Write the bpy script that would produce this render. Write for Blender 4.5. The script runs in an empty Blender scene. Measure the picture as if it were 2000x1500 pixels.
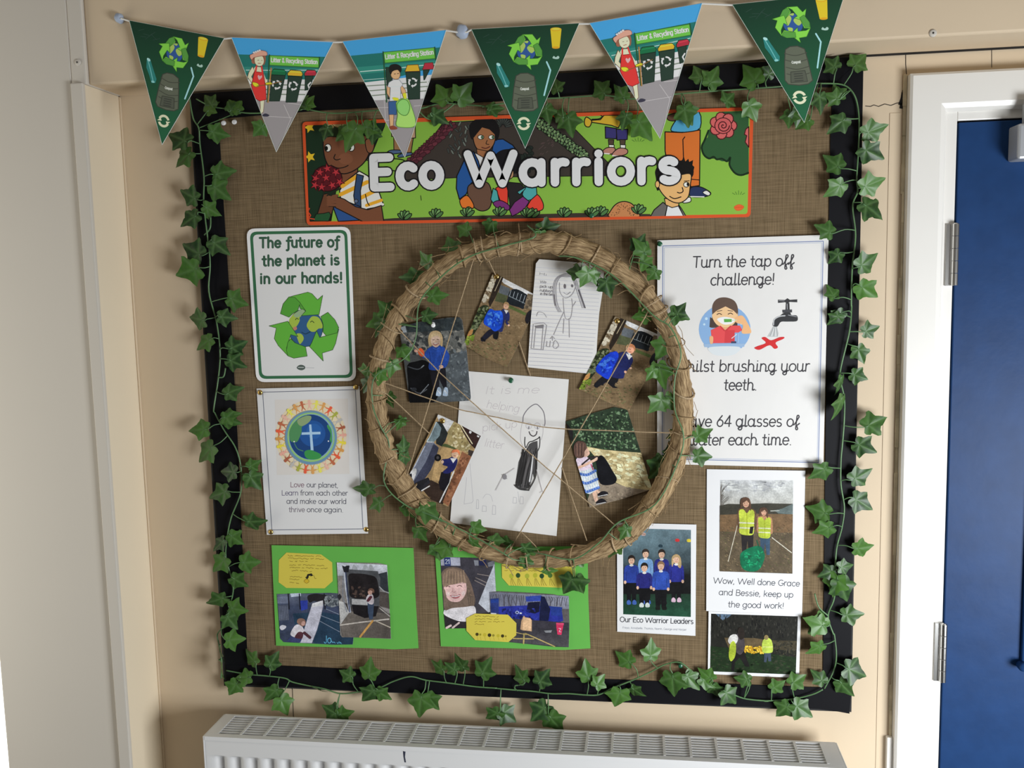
import bpy, bmesh, math, random
from mathutils import Vector, Matrix, Euler
from mathutils.geometry import tessellate_polygon
from mathutils import noise as mnoise
random.seed(7)
S = bpy.context.scene
COL = S.collection
PI = math.pi

# ------------------------------------------------------------------ camera
F_PX = 1779.66
CAM = Vector((0.24496, -1.70512, 1.80681))
EUL = Euler((1.46290728, 0.02230370, 0.13965429), 'XYZ')
cd = bpy.data.cameras.new('camera')
cam = bpy.data.objects.new('camera', cd)
COL.objects.link(cam)
cam.location = CAM
cam.rotation_euler = EUL
cd.sensor_width = 36.0
cd.lens = F_PX / 2000 * 36
cd.clip_start = 0.02
S.camera = cam
# ------------------------------------------------------------------ colour management, world, daylight
S.view_settings.view_transform = 'Standard'
S.view_settings.look = 'None'
S.view_settings.gamma = 1
S.view_settings.use_curve_mapping = False
S.view_settings.exposure = 0.0
W = bpy.data.worlds.new('world')
S.world = W
W.use_nodes = True
W.node_tree.nodes['Background'].inputs['Color'].default_value = (1.0, 0.93, 0.84, 1)
W.node_tree.nodes['Background'].inputs['Strength'].default_value = 0.142


def area_light(name, loc, target, sx, sy, power, color):
    ld = bpy.data.lights.new(name, 'AREA')
    ld.shape = 'RECTANGLE'
    ld.size, ld.size_y, ld.energy, ld.color = sx, sy, power, color
    lo = bpy.data.objects.new(name, ld)
    COL.objects.link(lo)
    lo.location = loc
    lo.rotation_euler = (Vector(target) - Vector(loc)).to_track_quat('-Z', 'Y').to_euler()
    return lo


area_light('daylight_from_glazed_entrance', (1.55, -1.35, 1.1), (0.0, 0.0, 0.9), 0.8, 0.7, 47, (0.93, 0.97, 1.0))
area_light('overhead_fill', (0.1, -1.3, 3.4), (0, 0, 1.0), 2.4, 1.0, 5, (1.0, 0.94, 0.86))  # added fill lamp high in front of the wall, no actual window there
area_light('daylight_from_side_window', (-1.75, -0.5, 1.5), (-0.95, -0.1, 1.6), 0.5, 1.5, 10, (1.0, 0.97, 0.86))

ROT = EUL.to_matrix()


def at(px, py, y0=0.0, a=0.0, b=0.0, xc=0.0, zc=1.5):
    """photograph measurement -> point on the plane y = y0 + a(x-xc) + b(z-zc)"""
    d = ROT @ Vector(((px - 1000) / F_PX, -(py - 750) / F_PX, -1.0))
    t = (y0 + a * (CAM.x - xc) + b * (CAM.z - zc) - CAM.y) / (d.y - a * d.x - b * d.z)
    return CAM + d * t


# ------------------------------------------------------------------ materials
def lin(v):
    v = v / 255.0
    return v / 12.92 if v <= 0.04045 else ((v + 0.055) / 1.055) ** 2.4


def mat(name, color, rough=0.6, noise=0.0, nscale=30.0, bump=0.0, bscale=60.0, metal=0.0, coat=0.0, spec=0.5):
    m = bpy.data.materials.new(name)
    m.use_nodes = True
    nt = m.node_tree
    p = nt.nodes['Principled BSDF']
    p.inputs['Base Color'].default_value = (*color, 1)
    p.inputs['Roughness'].default_value = rough
    p.inputs['Metallic'].default_value = metal
    p.inputs['Coat Weight'].default_value = coat
    p.inputs['Specular IOR Level'].default_value = spec
    tc = nt.nodes.new('ShaderNodeTexCoord')
    if noise > 0:
        n = nt.nodes.new('ShaderNodeTexNoise')
        n.inputs['Scale'].default_value = nscale
        n.inputs['Detail'].default_value = 5
        r = nt.nodes.new('ShaderNodeValToRGB')
        r.color_ramp.elements[0].color = (*[c * (1 - noise) for c in color], 1)
        r.color_ramp.elements[1].color = (*[min(1, c * (1 + noise)) for c in color], 1)
        r.color_ramp.elements[0].position = 0.3
        r.color_ramp.elements[1].position = 0.7
        nt.links.new(tc.outputs['Object'], n.inputs['Vector'])
        nt.links.new(n.outputs['Fac'], r.inputs['Fac'])
        nt.links.new(r.outputs['Color'], p.inputs['Base Color'])
    if bump > 0:
        n2 = nt.nodes.new('ShaderNodeTexNoise')
        n2.inputs['Scale'].default_value = bscale
        n2.inputs['Detail'].default_value = 4
        bm = nt.nodes.new('ShaderNodeBump')
        bm.inputs['Strength'].default_value = bump
        bm.inputs['Distance'].default_value = 0.002
        nt.links.new(tc.outputs['Object'], n2.inputs['Vector'])
        nt.links.new(n2.outputs['Fac'], bm.inputs['Height'])
        nt.links.new(bm.outputs['Normal'], p.inputs['Normal'])
    return m


def ink_mat(name, rough, bump, bscale=9.0):
    m = mat(name, (1, 1, 1), rough, bump=bump, bscale=bscale, spec=0.25)
    nt = m.node_tree
    at_ = nt.nodes.new('ShaderNodeAttribute')
    at_.attribute_name = 'ink'
    nt.links.new(at_.outputs['Color'], nt.nodes['Principled BSDF'].inputs['Base Color'])
    return m


def photo_mat(name, rough):
    m = ink_mat(name, rough, 0.10, 8)
    nt = m.node_tree
    p = nt.nodes['Principled BSDF']
    src = p.inputs['Base Color'].links[0].from_socket
    tc = nt.nodes.new('ShaderNodeTexCoord')
    last = src
    for sc, lo, hi in ((55, .68, 1.18), (340, .80, 1.14)):
        n = nt.nodes.new('ShaderNodeTexNoise')
        n.inputs['Scale'].default_value = sc
        n.inputs['Detail'].default_value = 4
        nt.links.new(tc.outputs['Object'], n.inputs['Vector'])
        r = nt.nodes.new('ShaderNodeMapRange')
        r.inputs['From Min'].default_value = 0.3
        r.inputs['From Max'].default_value = 0.7
        r.inputs['To Min'].default_value = lo
        r.inputs['To Max'].default_value = hi
        nt.links.new(n.outputs['Fac'], r.inputs['Value'])
        v = nt.nodes.new('ShaderNodeVectorMath')
        v.operation = 'SCALE'
        nt.links.new(last, v.inputs[0])
        nt.links.new(r.outputs['Result'], v.inputs['Scale'])
        last = v.outputs['Vector']
    nt.links.new(last, p.inputs['Base Color'])
    return m


def hessian_mat():
    m = mat('hessian_cloth', (0.30, 0.2, 0.11), 0.95, spec=0.1)
    nt = m.node_tree
    p = nt.nodes['Principled BSDF']
    tc = nt.nodes.new('ShaderNodeTexCoord')
    nz = nt.nodes.new('ShaderNodeTexNoise')
    nz.inputs['Scale'].default_value = 14
    nz.inputs['Detail'].default_value = 3
    mixv = nt.nodes.new('ShaderNodeMix')
    mixv.data_type = 'VECTOR'
    mixv.inputs['Factor'].default_value = 0.006
    nt.links.new(tc.outputs['Object'], nz.inputs['Vector'])
    nt.links.new(tc.outputs['Object'], mixv.inputs['A'])
    nt.links.new(nz.outputs['Color'], mixv.inputs['B'])
    fac = []
    for ax, sc in (('X', 150.0), ('Z', 138.0)):
        w = nt.nodes.new('ShaderNodeTexWave')
        w.bands_direction = ax
        w.inputs['Scale'].default_value = sc
        w.inputs['Distortion'].default_value = 0.6
        w.inputs['Detail'].default_value = 1
        w.inputs['Detail Scale'].default_value = 0.4
        nt.links.new(mixv.outputs['Result'], w.inputs['Vector'])
        fac.append(w.outputs['Fac'])
    # uneven thread thickness: stretched noise along each thread direction
    streak = []
    for sc in ((420, 1, 14), (16, 1, 400)):
        mp = nt.nodes.new('ShaderNodeMapping')
        mp.inputs['Scale'].default_value = sc
        n = nt.nodes.new('ShaderNodeTexNoise')
        n.inputs['Scale'].default_value = 1.0
        n.inputs['Detail'].default_value = 1.5
        nt.links.new(tc.outputs['Object'], mp.inputs['Vector'])
        nt.links.new(mp.outputs['Vector'], n.inputs['Vector'])
        streak.append(n.outputs['Fac'])

    def mth(op, a, b):
        n = nt.nodes.new('ShaderNodeMath')
        n.operation = op
        for i, v in enumerate((a, b)):
            if isinstance(v, float):
                n.inputs[i].default_value = v
            else:
                nt.links.new(v, n.inputs[i])
        return n.outputs[0]
    weave = mth('MULTIPLY', mth('ADD', fac[0], fac[1]), 0.24)
    tot = mth('ADD', weave, mth('MULTIPLY', mth('ADD', streak[0], streak[1]), 0.44))
    r = nt.nodes.new('ShaderNodeValToRGB')
    r.color_ramp.elements[0].position = 0.35
    r.color_ramp.elements[0].color = (0.062, 0.041, 0.020, 1)
    r.color_ramp.elements[1].position = 1.0
    r.color_ramp.elements[1].color = (0.31, 0.222, 0.128, 1)
    nt.links.new(tot, r.inputs['Fac'])
    nt.links.new(r.outputs['Color'], p.inputs['Base Color'])
    bp = nt.nodes.new('ShaderNodeBump')
    bp.inputs['Strength'].default_value = 0.142
    bp.inputs['Distance'].default_value = 0.0012
    nt.links.new(tot, bp.inputs['Height'])
    nt.links.new(bp.outputs['Normal'], p.inputs['Normal'])
    return m


def ivy_mat():
    m = mat('ivy_leaf_fabric', (0.03, 0.1, 0.02), 0.42)
    nt = m.node_tree
    p = nt.nodes['Principled BSDF']
    p.inputs['Specular IOR Level'].default_value = 0.40
    at_ = nt.nodes.new('ShaderNodeAttribute')
    at_.attribute_name = 'vein'
    oi = nt.nodes.new('ShaderNodeObjectInfo')
    tc = nt.nodes.new('ShaderNodeTexCoord')
    n = nt.nodes.new('ShaderNodeTexNoise')
    n.inputs['Scale'].default_value = 4.0
    nt.links.new(tc.outputs['Object'], n.inputs['Vector'])
    r = nt.nodes.new('ShaderNodeValToRGB')
    e = r.color_ramp.elements
    e[0].position, e[0].color = 0.30, (0.012, 0.038, 0.011, 1)
    e[1].position, e[1].color = 1.0, (0.072, 0.185, 0.028, 1)
    ad = nt.nodes.new('ShaderNodeMath')
    ad.operation = 'MULTIPLY_ADD'
    ad.inputs[1].default_value = 0.6
    nt.links.new(oi.outputs['Random'], ad.inputs[0])
    mu = nt.nodes.new('ShaderNodeMath')
    mu.operation = 'MULTIPLY'
    mu.inputs[1].default_value = 0.75
    nt.links.new(n.outputs['Fac'], mu.inputs[0])
    nt.links.new(mu.outputs[0], ad.inputs[2])
    nt.links.new(ad.outputs[0], r.inputs['Fac'])
    mx = nt.nodes.new('ShaderNodeMix')
    mx.data_type = 'RGBA'
    vs = nt.nodes.new('ShaderNodeMath')
    vs.operation = 'MULTIPLY'
    vs.inputs[1].default_value = 0.55
    nt.links.new(at_.outputs['Fac'], vs.inputs[0])
    nt.links.new(vs.outputs[0], mx.inputs['Factor'])
    nt.links.new(r.outputs['Color'], mx.inputs['A'])
    mx.inputs['B'].default_value = (0.115, 0.22, 0.075, 1)
    nt.links.new(mx.outputs['Result'], p.inputs['Base Color'])
    return m


def fibre_mat():
    m = mat('raffia_straw', (0.46, 0.31, 0.15), 0.8, spec=0.25)
    nt = m.node_tree
    p = nt.nodes['Principled BSDF']
    tc = nt.nodes.new('ShaderNodeTexCoord')
    mp = nt.nodes.new('ShaderNodeMapping')
    mp.inputs['Scale'].default_value = (1, 1, 1)
    n = nt.nodes.new('ShaderNodeTexNoise')
    n.inputs['Scale'].default_value = 130
    n.inputs['Detail'].default_value = 6
    n.inputs['Roughness'].default_value = 0.7
    sa = nt.nodes.new('ShaderNodeAttribute')
    sa.attribute_name = 'strand'
    n.inputs['Scale'].default_value = 1.0
    nt.links.new(sa.outputs['Vector'], n.inputs['Vector'])
    r = nt.nodes.new('ShaderNodeValToRGB')
    e = r.color_ramp.elements
    e[0].position, e[0].color = 0.34, (0.105, 0.056, 0.022, 1)
    e[1].position, e[1].color = 0.66, (0.52, 0.37, 0.20, 1)
    nt.links.new(n.outputs['Fac'], r.inputs['Fac'])
    nt.links.new(r.outputs['Color'], p.inputs['Base Color'])
    b = nt.nodes.new('ShaderNodeBump')
    b.inputs['Strength'].default_value = 0.142
    b.inputs['Distance'].default_value = 0.003
    nt.links.new(n.outputs['Fac'], b.inputs['Height'])
    nt.links.new(b.outputs['Normal'], p.inputs['Normal'])
    return m


M = {
    'cream': mat('cream_wall_paint', (0.64, 0.513, 0.360), 0.7, 0.03, 3, 0.08, 90),
    'cream_lit': mat('lit_cream_paint', (0.79, 0.68, 0.51), 0.6, 0.02, 3, 0.06, 90),  # wall cream lightened so the left return looks brightly lit
    'pier': mat('off_white_wall_paint', (0.60, 0.558, 0.495), 0.65, 0.02, 2, 0.06, 80),
    'floor': mat('floor_vinyl', (0.11, 0.10, 0.095), 0.5, 0.1, 5),
    'white_gloss': mat('white_gloss_paint', (0.78, 0.757, 0.715), 0.3, 0.015, 4, 0.03, 40),
    'radiator': mat('white_radiator_enamel', (0.74, 0.74, 0.74), 0.3),
    'dark_gap': mat('dark_gap', (0.012, 0.010, 0.009), 0.9),
    'blue': mat('blue_door_paint', (0.010, 0.040, 0.128), 0.42, 0.10, 25, 0.10, 70, spec=0.14),
    'chrome': mat('polished_chrome', (0.68, 0.67, 0.65), 0.22, metal=1.0),
    'grey_metal': mat('grey_metal', (0.42, 0.43, 0.45), 0.4, metal=0.4),
    'sealant': mat('yellowed_sealant', (0.66, 0.57, 0.40), 0.6, 0.25, 25, 0.4, 60),
    'black_paper': mat('black_border_paper', (0.006, 0.006, 0.008), 0.5, 0.1, 6, 0.12, 8, spec=0.14),
    'board': mat('soft_board', (0.03, 0.03, 0.03), 0.9),
    'hessian': hessian_mat(),
    'paper': mat('white_paper', (0.80, 0.80, 0.81), 0.55, 0.012, 7, 0.45, 9),
    'crumpled': mat('creased_drawing_paper', (0.80, 0.785, 0.765), 0.7, 0.015, 7, 1.0, 11),
    'green_card': mat('bright_green_card', (0.125, 0.455, 0.070), 0.75, 0.03, 20, 0.25, 9),
    'yellow_paper': mat('yellow_paper', (0.70, 0.585, 0.075), 0.7, 0.02, 20, 0.25, 12),
    'ink': ink_mat('printed_ink', 0.55, 0.30),
    'gloss_ink': ink_mat('laminated_ink', 0.36, 0.14, 6),
    'photo_ink': photo_mat('photo_print', 0.38),
    'pencil': ink_mat('pencil_marks', 0.7, 0.3),
    'ivy': ivy_mat(),
    'stem': mat('plastic_ivy_stem', (0.10, 0.21, 0.085), 0.4, 0.2, 40),
    'raffia': fibre_mat(),
    'twine': mat('jute_twine', (0.40, 0.29, 0.17), 0.85, 0.3, 300),
    'string': mat('white_ribbon', (0.75, 0.74, 0.70), 0.6),
    'putty': mat('pale_blue_putty', (0.40, 0.47, 0.60), 0.55, 0.05, 60, 0.3, 80),
    'brass': mat('brass_pin', (0.62, 0.42, 0.13), 0.25, metal=1.0),
    'pin_white': mat('white_plastic', (0.82, 0.82, 0.82), 0.3),
    'pin_green': mat('green_plastic', (0.012, 0.10, 0.045), 0.3),
    'marker': mat('dark_marker_ink', (0.03, 0.035, 0.06), 0.6),
}


# ------------------------------------------------------------------ object helpers
def link(name, me, m=None, parent=None):
    o = bpy.data.objects.new(name, me)
    COL.objects.link(o)
    if m is not None:
        me.materials.append(m)
    if parent is not None:
        o.parent = parent
        o.matrix_parent_inverse = parent.matrix_basis.inverted()
    return o


def tag(o, label, cat, group=None):
    o['label'] = label
    o['category'] = cat
    if group:
        o['group'] = group
    return o


def thing(name, loc, label, cat, group=None):
    o = bpy.data.objects.new(name, None)
    COL.objects.link(o)
    o.location = loc
    o.empty_display_size = 0.02
    return tag(o, label, cat, group)


def structure(o):
    o['kind'] = 'structure'
    return o


def mesh_from(verts, faces, name='mesh', smooth=False):
    me = bpy.data.meshes.new(name)
    me.from_pydata([tuple(v) for v in verts], [], faces)
    me.update()
    if smooth:
        for p in me.polygons:
            p.use_smooth = True
    return me


class MB:
    def __init__(s):
        s.v, s.f = [], []

    def box(s, x0, x1, y0, y1, z0, z1):
        b = len(s.v)
        s.v += [(x0, y0, z0), (x1, y0, z0), (x1, y1, z0), (x0, y1, z0), (x0, y0, z1), (x1, y0, z1), (x1, y1, z1), (x0, y1, z1)]
        s.f += [tuple(b + i for i in q) for q in ((0, 3, 2, 1), (4, 5, 6, 7), (0, 1, 5, 4), (1, 2, 6, 5), (2, 3, 7, 6), (3, 0, 4, 7))]
        return s

    def tube(s, pts, r, n=6, close=False, cap=True):
        pts = [Vector(p) for p in pts]
        L = len(pts)
        rr = r if isinstance(r, (list, tuple)) else [r] * L
        b = len(s.v)
        prev = None
        for i, p in enumerate(pts):
            if close:
                t = (pts[(i + 1) % L] - pts[i - 1])
            else:
                t = pts[min(i + 1, L - 1)] - pts[max(i - 1, 0)]
            if t.length < 1e-9:
                t = Vector((0, 0, 1))
            t.normalize()
            u = prev if prev is not None else (Vector((0, -1, 0)) if abs(t.y) < 0.9 else Vector((1, 0, 0)))
            u = u - t * u.dot(t)
            if u.length < 1e-6:
                u = Vector((1, 0, 0)) - t * t.x
            u.normalize()
            prev = u
            w = t.cross(u)
            for k in range(n):
                a = 2 * PI * k / n
                s.v.append(p + (u * math.cos(a) + w * math.sin(a)) * rr[i])
        for i in range(L if close else L - 1):
            j = (i + 1) % L
            for k in range(n):
                k2 = (k + 1) % n
                s.f.append((b + i * n + k, b + i * n + k2, b + j * n + k2, b + j * n + k))
        if cap and not close:
            s.f.append(tuple(b + k for k in reversed(range(n))))
            s.f.append(tuple(b + (L - 1) * n + k for k in range(n)))
        return s

    def lathe(s, prof, origin, axis, n=16):
        axis = Vector(axis).normalized()
        u = axis.orthogonal().normalized()
        w = axis.cross(u)
        o = Vector(origin)
        b = len(s.v)
        for (r, h) in prof:
            for k in range(n):
                a = 2 * PI * k / n
                s.v.append(o + axis * h + (u * math.cos(a) + w * math.sin(a)) * r)
        for i in range(len(prof) - 1):
            for k in range(n):
                k2 = (k + 1) % n
                s.f.append((b + i * n + k, b + i * n + k2, b + (i + 1) * n + k2, b + (i + 1) * n + k))
        s.f.append(tuple(b + k for k in reversed(range(n))))
        s.f.append(tuple(b + (len(prof) - 1) * n + k for k in range(n)))
        return s

    def build(s, name, m, parent=None, smooth=False, bevel=0.0):
        me = mesh_from(s.v, s.f, name, smooth)
        o = link(name, me, m, parent)
        if bevel > 0:
            bm = bmesh.new()
            bm.from_mesh(me)
            bmesh.ops.bevel(bm, geom=bm.edges[:], offset=bevel, segments=2, profile=0.5, affect='EDGES')
            bm.to_mesh(me)
            bm.free()
        return o


def catmull(pts, n=8, close=False):
    pts = [Vector(p) for p in pts]
    L = len(pts)
    out = []
    rng = range(L) if close else range(L - 1)
    for i in rng:
        if close:
            a, b, c, d = pts[i - 1], pts[i], pts[(i + 1) % L], pts[(i + 2) % L]
        else:
            a, b, c, d = pts[max(i - 1, 0)], pts[i], pts[i + 1], pts[min(i + 2, L - 1)]
        for k in range(n):
            t = k / n
            out.append(0.5 * ((2 * b) + (c - a) * t + (2 * a - 5 * b + 4 * c - d) * t * t + (3 * b - a - 3 * c + d) * t ** 3))
    if not close:
        out.append(pts[-1])
    return out


# ------------------------------------------------------------------ hand-drawn stroke lettering
def arc(cx, cy, rx, ry, d0, d1, n=None):
    n = n or max(4, int(abs(d1 - d0) / 18))
    return [(cx + rx * math.cos(math.radians(d0 + (d1 - d0) * i / n)), cy + ry * math.sin(math.radians(d0 + (d1 - d0) * i / n))) for i in range(n + 1)]


def font():
    g = {}
    o = lambda cx, rx=.2: arc(cx, .25, rx, .25, 0, 360)
    g['a'] = (.53, [o(.23), [(.43, .5), (.43, 0)]])
    g['b'] = (.52, [[(.07, .76), (.07, 0)], o(.27)])
    g['c'] = (.44, [arc(.25, .25, .2, .25, 48, 312)])
    g['d'] = (.53, [o(.23), [(.43, .76), (.43, 0)]])
    g['e'] = (.49, [[(.05, .26), (.44, .26)] + arc(.245, .25, .2, .25, 4, 318)])
    g['f'] = (.32, [arc(.27, .62, .12, .14, 60, 180) + [(.15, 0)], [(.03, .48), (.28, .48)]])
    g['g'] = (.53, [o(.23), [(.43, .5), (.43, -.06)] + arc(.24, -.06, .19, .17, 0, -150)])
    arch = lambda x0, w: [(x0, .3)] + arc(x0 + w / 2, .3, w / 2, .2, 180, 0) + [(x0 + w, 0)]
    g['h'] = (.50, [[(.07, .76), (.07, 0)], arch(.07, .34)])
    g['i'] = (.20, [[(.09, .5), (.09, 0)], [(.09, .69), (.09, .70)]])
    g['k'] = (.46, [[(.07, .76), (.07, 0)], [(.38, .5), (.08, .22)], [(.18, .31), (.4, 0)]])
    g['l'] = (.20, [[(.09, .76), (.09, 0)]])
    g['m'] = (.74, [[(.07, .5), (.07, 0)], arch(.07, .28), arch(.35, .28)])
    g['n'] = (.50, [[(.07, .5), (.07, 0)], arch(.07, .34)])
    g['o'] = (.50, [o(.25, .21)])
    g['p'] = (.52, [[(.07, .5), (.07, -.24)], o(.27)])
    g['r'] = (.34, [[(.07, .5), (.07, 0)], arc(.24, .3, .17, .2, 180, 70)])
    g['s'] = (.42, [arc(.205, .375, .14, .125, 40, 250) + arc(.205, .125, .155, .125, 80, -140)])
    g['t'] = (.33, [[(.14, .68), (.14, .1)] + arc(.24, .1, .1, .1, 180, 290), [(.02, .48), (.27, .48)]])
    g['u'] = (.50, [[(.07, .5), (.07, .2)] + arc(.24, .2, .17, .2, 180, 360), [(.41, .5), (.41, 0)]])
    g['v'] = (.45, [[(.04, .5), (.22, 0), (.40, .5)]])
    g['w'] = (.68, [[(.04, .5), (.19, 0), (.33, .45), (.47, 0), (.62, .5)]])
    g['x'] = (.44, [[(.05, .5), (.39, 0)], [(.39, .5), (.05, 0)]])
    g['y'] = (.48, [[(.05, .5), (.24, .02)], [(.42, .5), (.2, -.1), (.08, -.22)]])
    g['z'] = (.44, [[(.05, .5), (.38, .5), (.05, 0), (.39, 0)]])
    g['A'] = (.62, [[(.03, 0), (.3, .72), (.57, 0)], [(.12, .24), (.48, .24)]])
    g['B'] = (.54, [[(.07, 0), (.07, .72), (.26, .72)] + arc(.28, .55, .16, .17, 90, -90) + [(.07, .38)], [(.28, .38)] + arc(.29, .19, .19, .19, 90, -90) + [(.07, 0)]])
    g['C'] = (.62, [arc(.34, .36, .29, .36, 48, 312)])
    g['E'] = (.52, [[(.45, .72), (.07, .72), (.07, 0), (.46, 0)], [(.07, .37), (.4, .37)]])
    g['F'] = (.50, [[(.45, .72), (.07, .72), (.07, 0)], [(.07, .37), (.38, .37)]])
    g['G'] = (.66, [arc(.34, .36, .29, .36, 50, 350) + [(.4, .31)]])
    g['H'] = (.62, [[(.07, 0), (.07, .72)], [(.53, 0), (.53, .72)], [(.07, .37), (.53, .37)]])
    g['I'] = (.2, [[(.09, 0), (.09, .72)]])
    g['J'] = (.4, [[(.3, .72), (.3, .15)] + arc(.17, .15, .13, .15, 0, -170)])
    g['L'] = (.48, [[(.07, .72), (.07, 0), (.43, 0)]])
    g['N'] = (.62, [[(.07, 0), (.07, .72), (.53, 0), (.53, .72)]])
    g['O'] = (.74, [arc(.36, .36, .31, .36, 0, 360)])
    g['R'] = (.56, [[(.07, 0), (.07, .72), (.28, .72)] + arc(.28, .54, .18, .18, 90, -90) + [(.07, .36)], [(.25, .36), (.48, 0)]])
    g['S'] = (.5, [arc(.26, .54, .18, .18, 40, 250) + arc(.24, .18, .2, .18, 80, -145)])
    g['T'] = (.54, [[(.02, .72), (.5, .72)], [(.26, .72), (.26, 0)]])
    g['W'] = (1.06, [[(.03, .72), (.27, 0), (.52, .68), (.77, 0), (1.01, .72)]])
    g['1'] = (.36, [[(.08, .58), (.24, .72), (.24, 0)]])
    g['2'] = (.5, [arc(.25, .54, .18, .18, 160, -30) + [(.06, 0), (.45, 0)]])
    g['4'] = (.52, [[(.36, 0), (.36, .72), (.04, .2), (.48, .2)]])
    g['6'] = (.52, [[(.36, .72), (.12, .38)], arc(.26, .22, .19, .22, 0, 360)])
    g['.'] = (.2, [[(.09, 0), (.09, .01)]])
    g[','] = (.2, [[(.1, .02), (.05, -.1)]])
    g['!'] = (.22, [[(.1, .72), (.1, .22)], [(.1, 0), (.1, .01)]])
    g['&'] = (.6, [[(.52, 0), (.14, .5)] + arc(.25, .6, .11, .12, 200, -10) + [(.1, .24)] + arc(.24, .16, .17, .16, 150, 380)])
    g[' '] = (.28, [])
    return g


FONT = font()
FONT_LONG = dict(FONT)      # school style: f with a tail, single storey letters
FONT_LONG['f'] = (.34, [arc(.30, .62, .12, .14, 50, 180) + [(.18, -.1)] + arc(.08, -.1, .1, .13, 0, -110), [(.05, .48), (.33, .48)]])
FONT_LOOP = dict(FONT)      # joined looped style
tailed = {'a': .43, 'd': .43, 'h': .41, 'i': .09, 'k': .4, 'l': .09, 'm': .63, 'n': .41, 'u': .41}
for ch, x in tailed.items():
    adv, st = FONT[ch]
    FONT_LOOP[ch] = (adv + .05, st + [[(x, .1), (x + .02, .03), (x + .07, 0), (x + .14, .05)]])
FONT_LOOP['f'] = (.38, [[(.0, .1), (.1, .22), (.27, .55)] + arc(.24, .64, .07, .1, -20, 180) + [(.15, -.08)] + arc(.22, -.12, .07, .1, 180, 340) + [(.2, .06), (.38, .2)]])
FONT_LOOP['g'] = (.55, [arc(.23, .25, .2, .25, 0, 360), [(.43, .5), (.43, -.1)] + arc(.31, -.1, .12, .13, 0, -180) + [(.36, -.02), (.56, .06)]])
FONT_LOOP['y'] = (.53, [[(.07, .5), (.07, .2)] + arc(.24, .2, .17, .2, 180, 360), [(.41, .5), (.41, -.1)] + arc(.29, -.1, .12, .13, 0, -180) + [(.36, -.02), (.54, .06)]])
FONT_LOOP['w'] = (.62, [[(.04, .5), (.07, .15)] + arc(.18, .14, .11, .14, 180, 360) + [(.3, .45), (.3, .15)] + arc(.42, .14, .11, .14, 180, 360) + [(.55, .5)]])
FONT_LOOP['b'] = (.54, FONT['b'][1])


# ------------------------------------------------------------------ printed artwork: flat inks lying on their sheet
def clip_poly(q, C):
    area = sum(C[i][0] * C[(i + 1) % len(C)][1] - C[(i + 1) % len(C)][0] * C[i][1] for i in range(len(C)))
    sg = 1 if area > 0 else -1
    out = list(q)
    for i in range(len(C)):
        (ax, ay), (bx, by) = C[i], C[(i + 1) % len(C)]
        side = lambda p: sg * ((bx - ax) * (p[1] - ay) - (by - ay) * (p[0] - ax))
        new = []
        for k in range(len(out)):
            p, n = out[k], out[(k + 1) % len(out)]
            sp_, sn = side(p), side(n)
            if sp_ >= 0:
                new.append(p)
            if sp_ * sn < 0:
                t = sp_ / (sp_ - sn)
                new.append((p[0] + (n[0] - p[0]) * t, p[1] + (n[1] - p[1]) * t))
        out = new
        if len(out) < 3:
            return []
    return out


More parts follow.
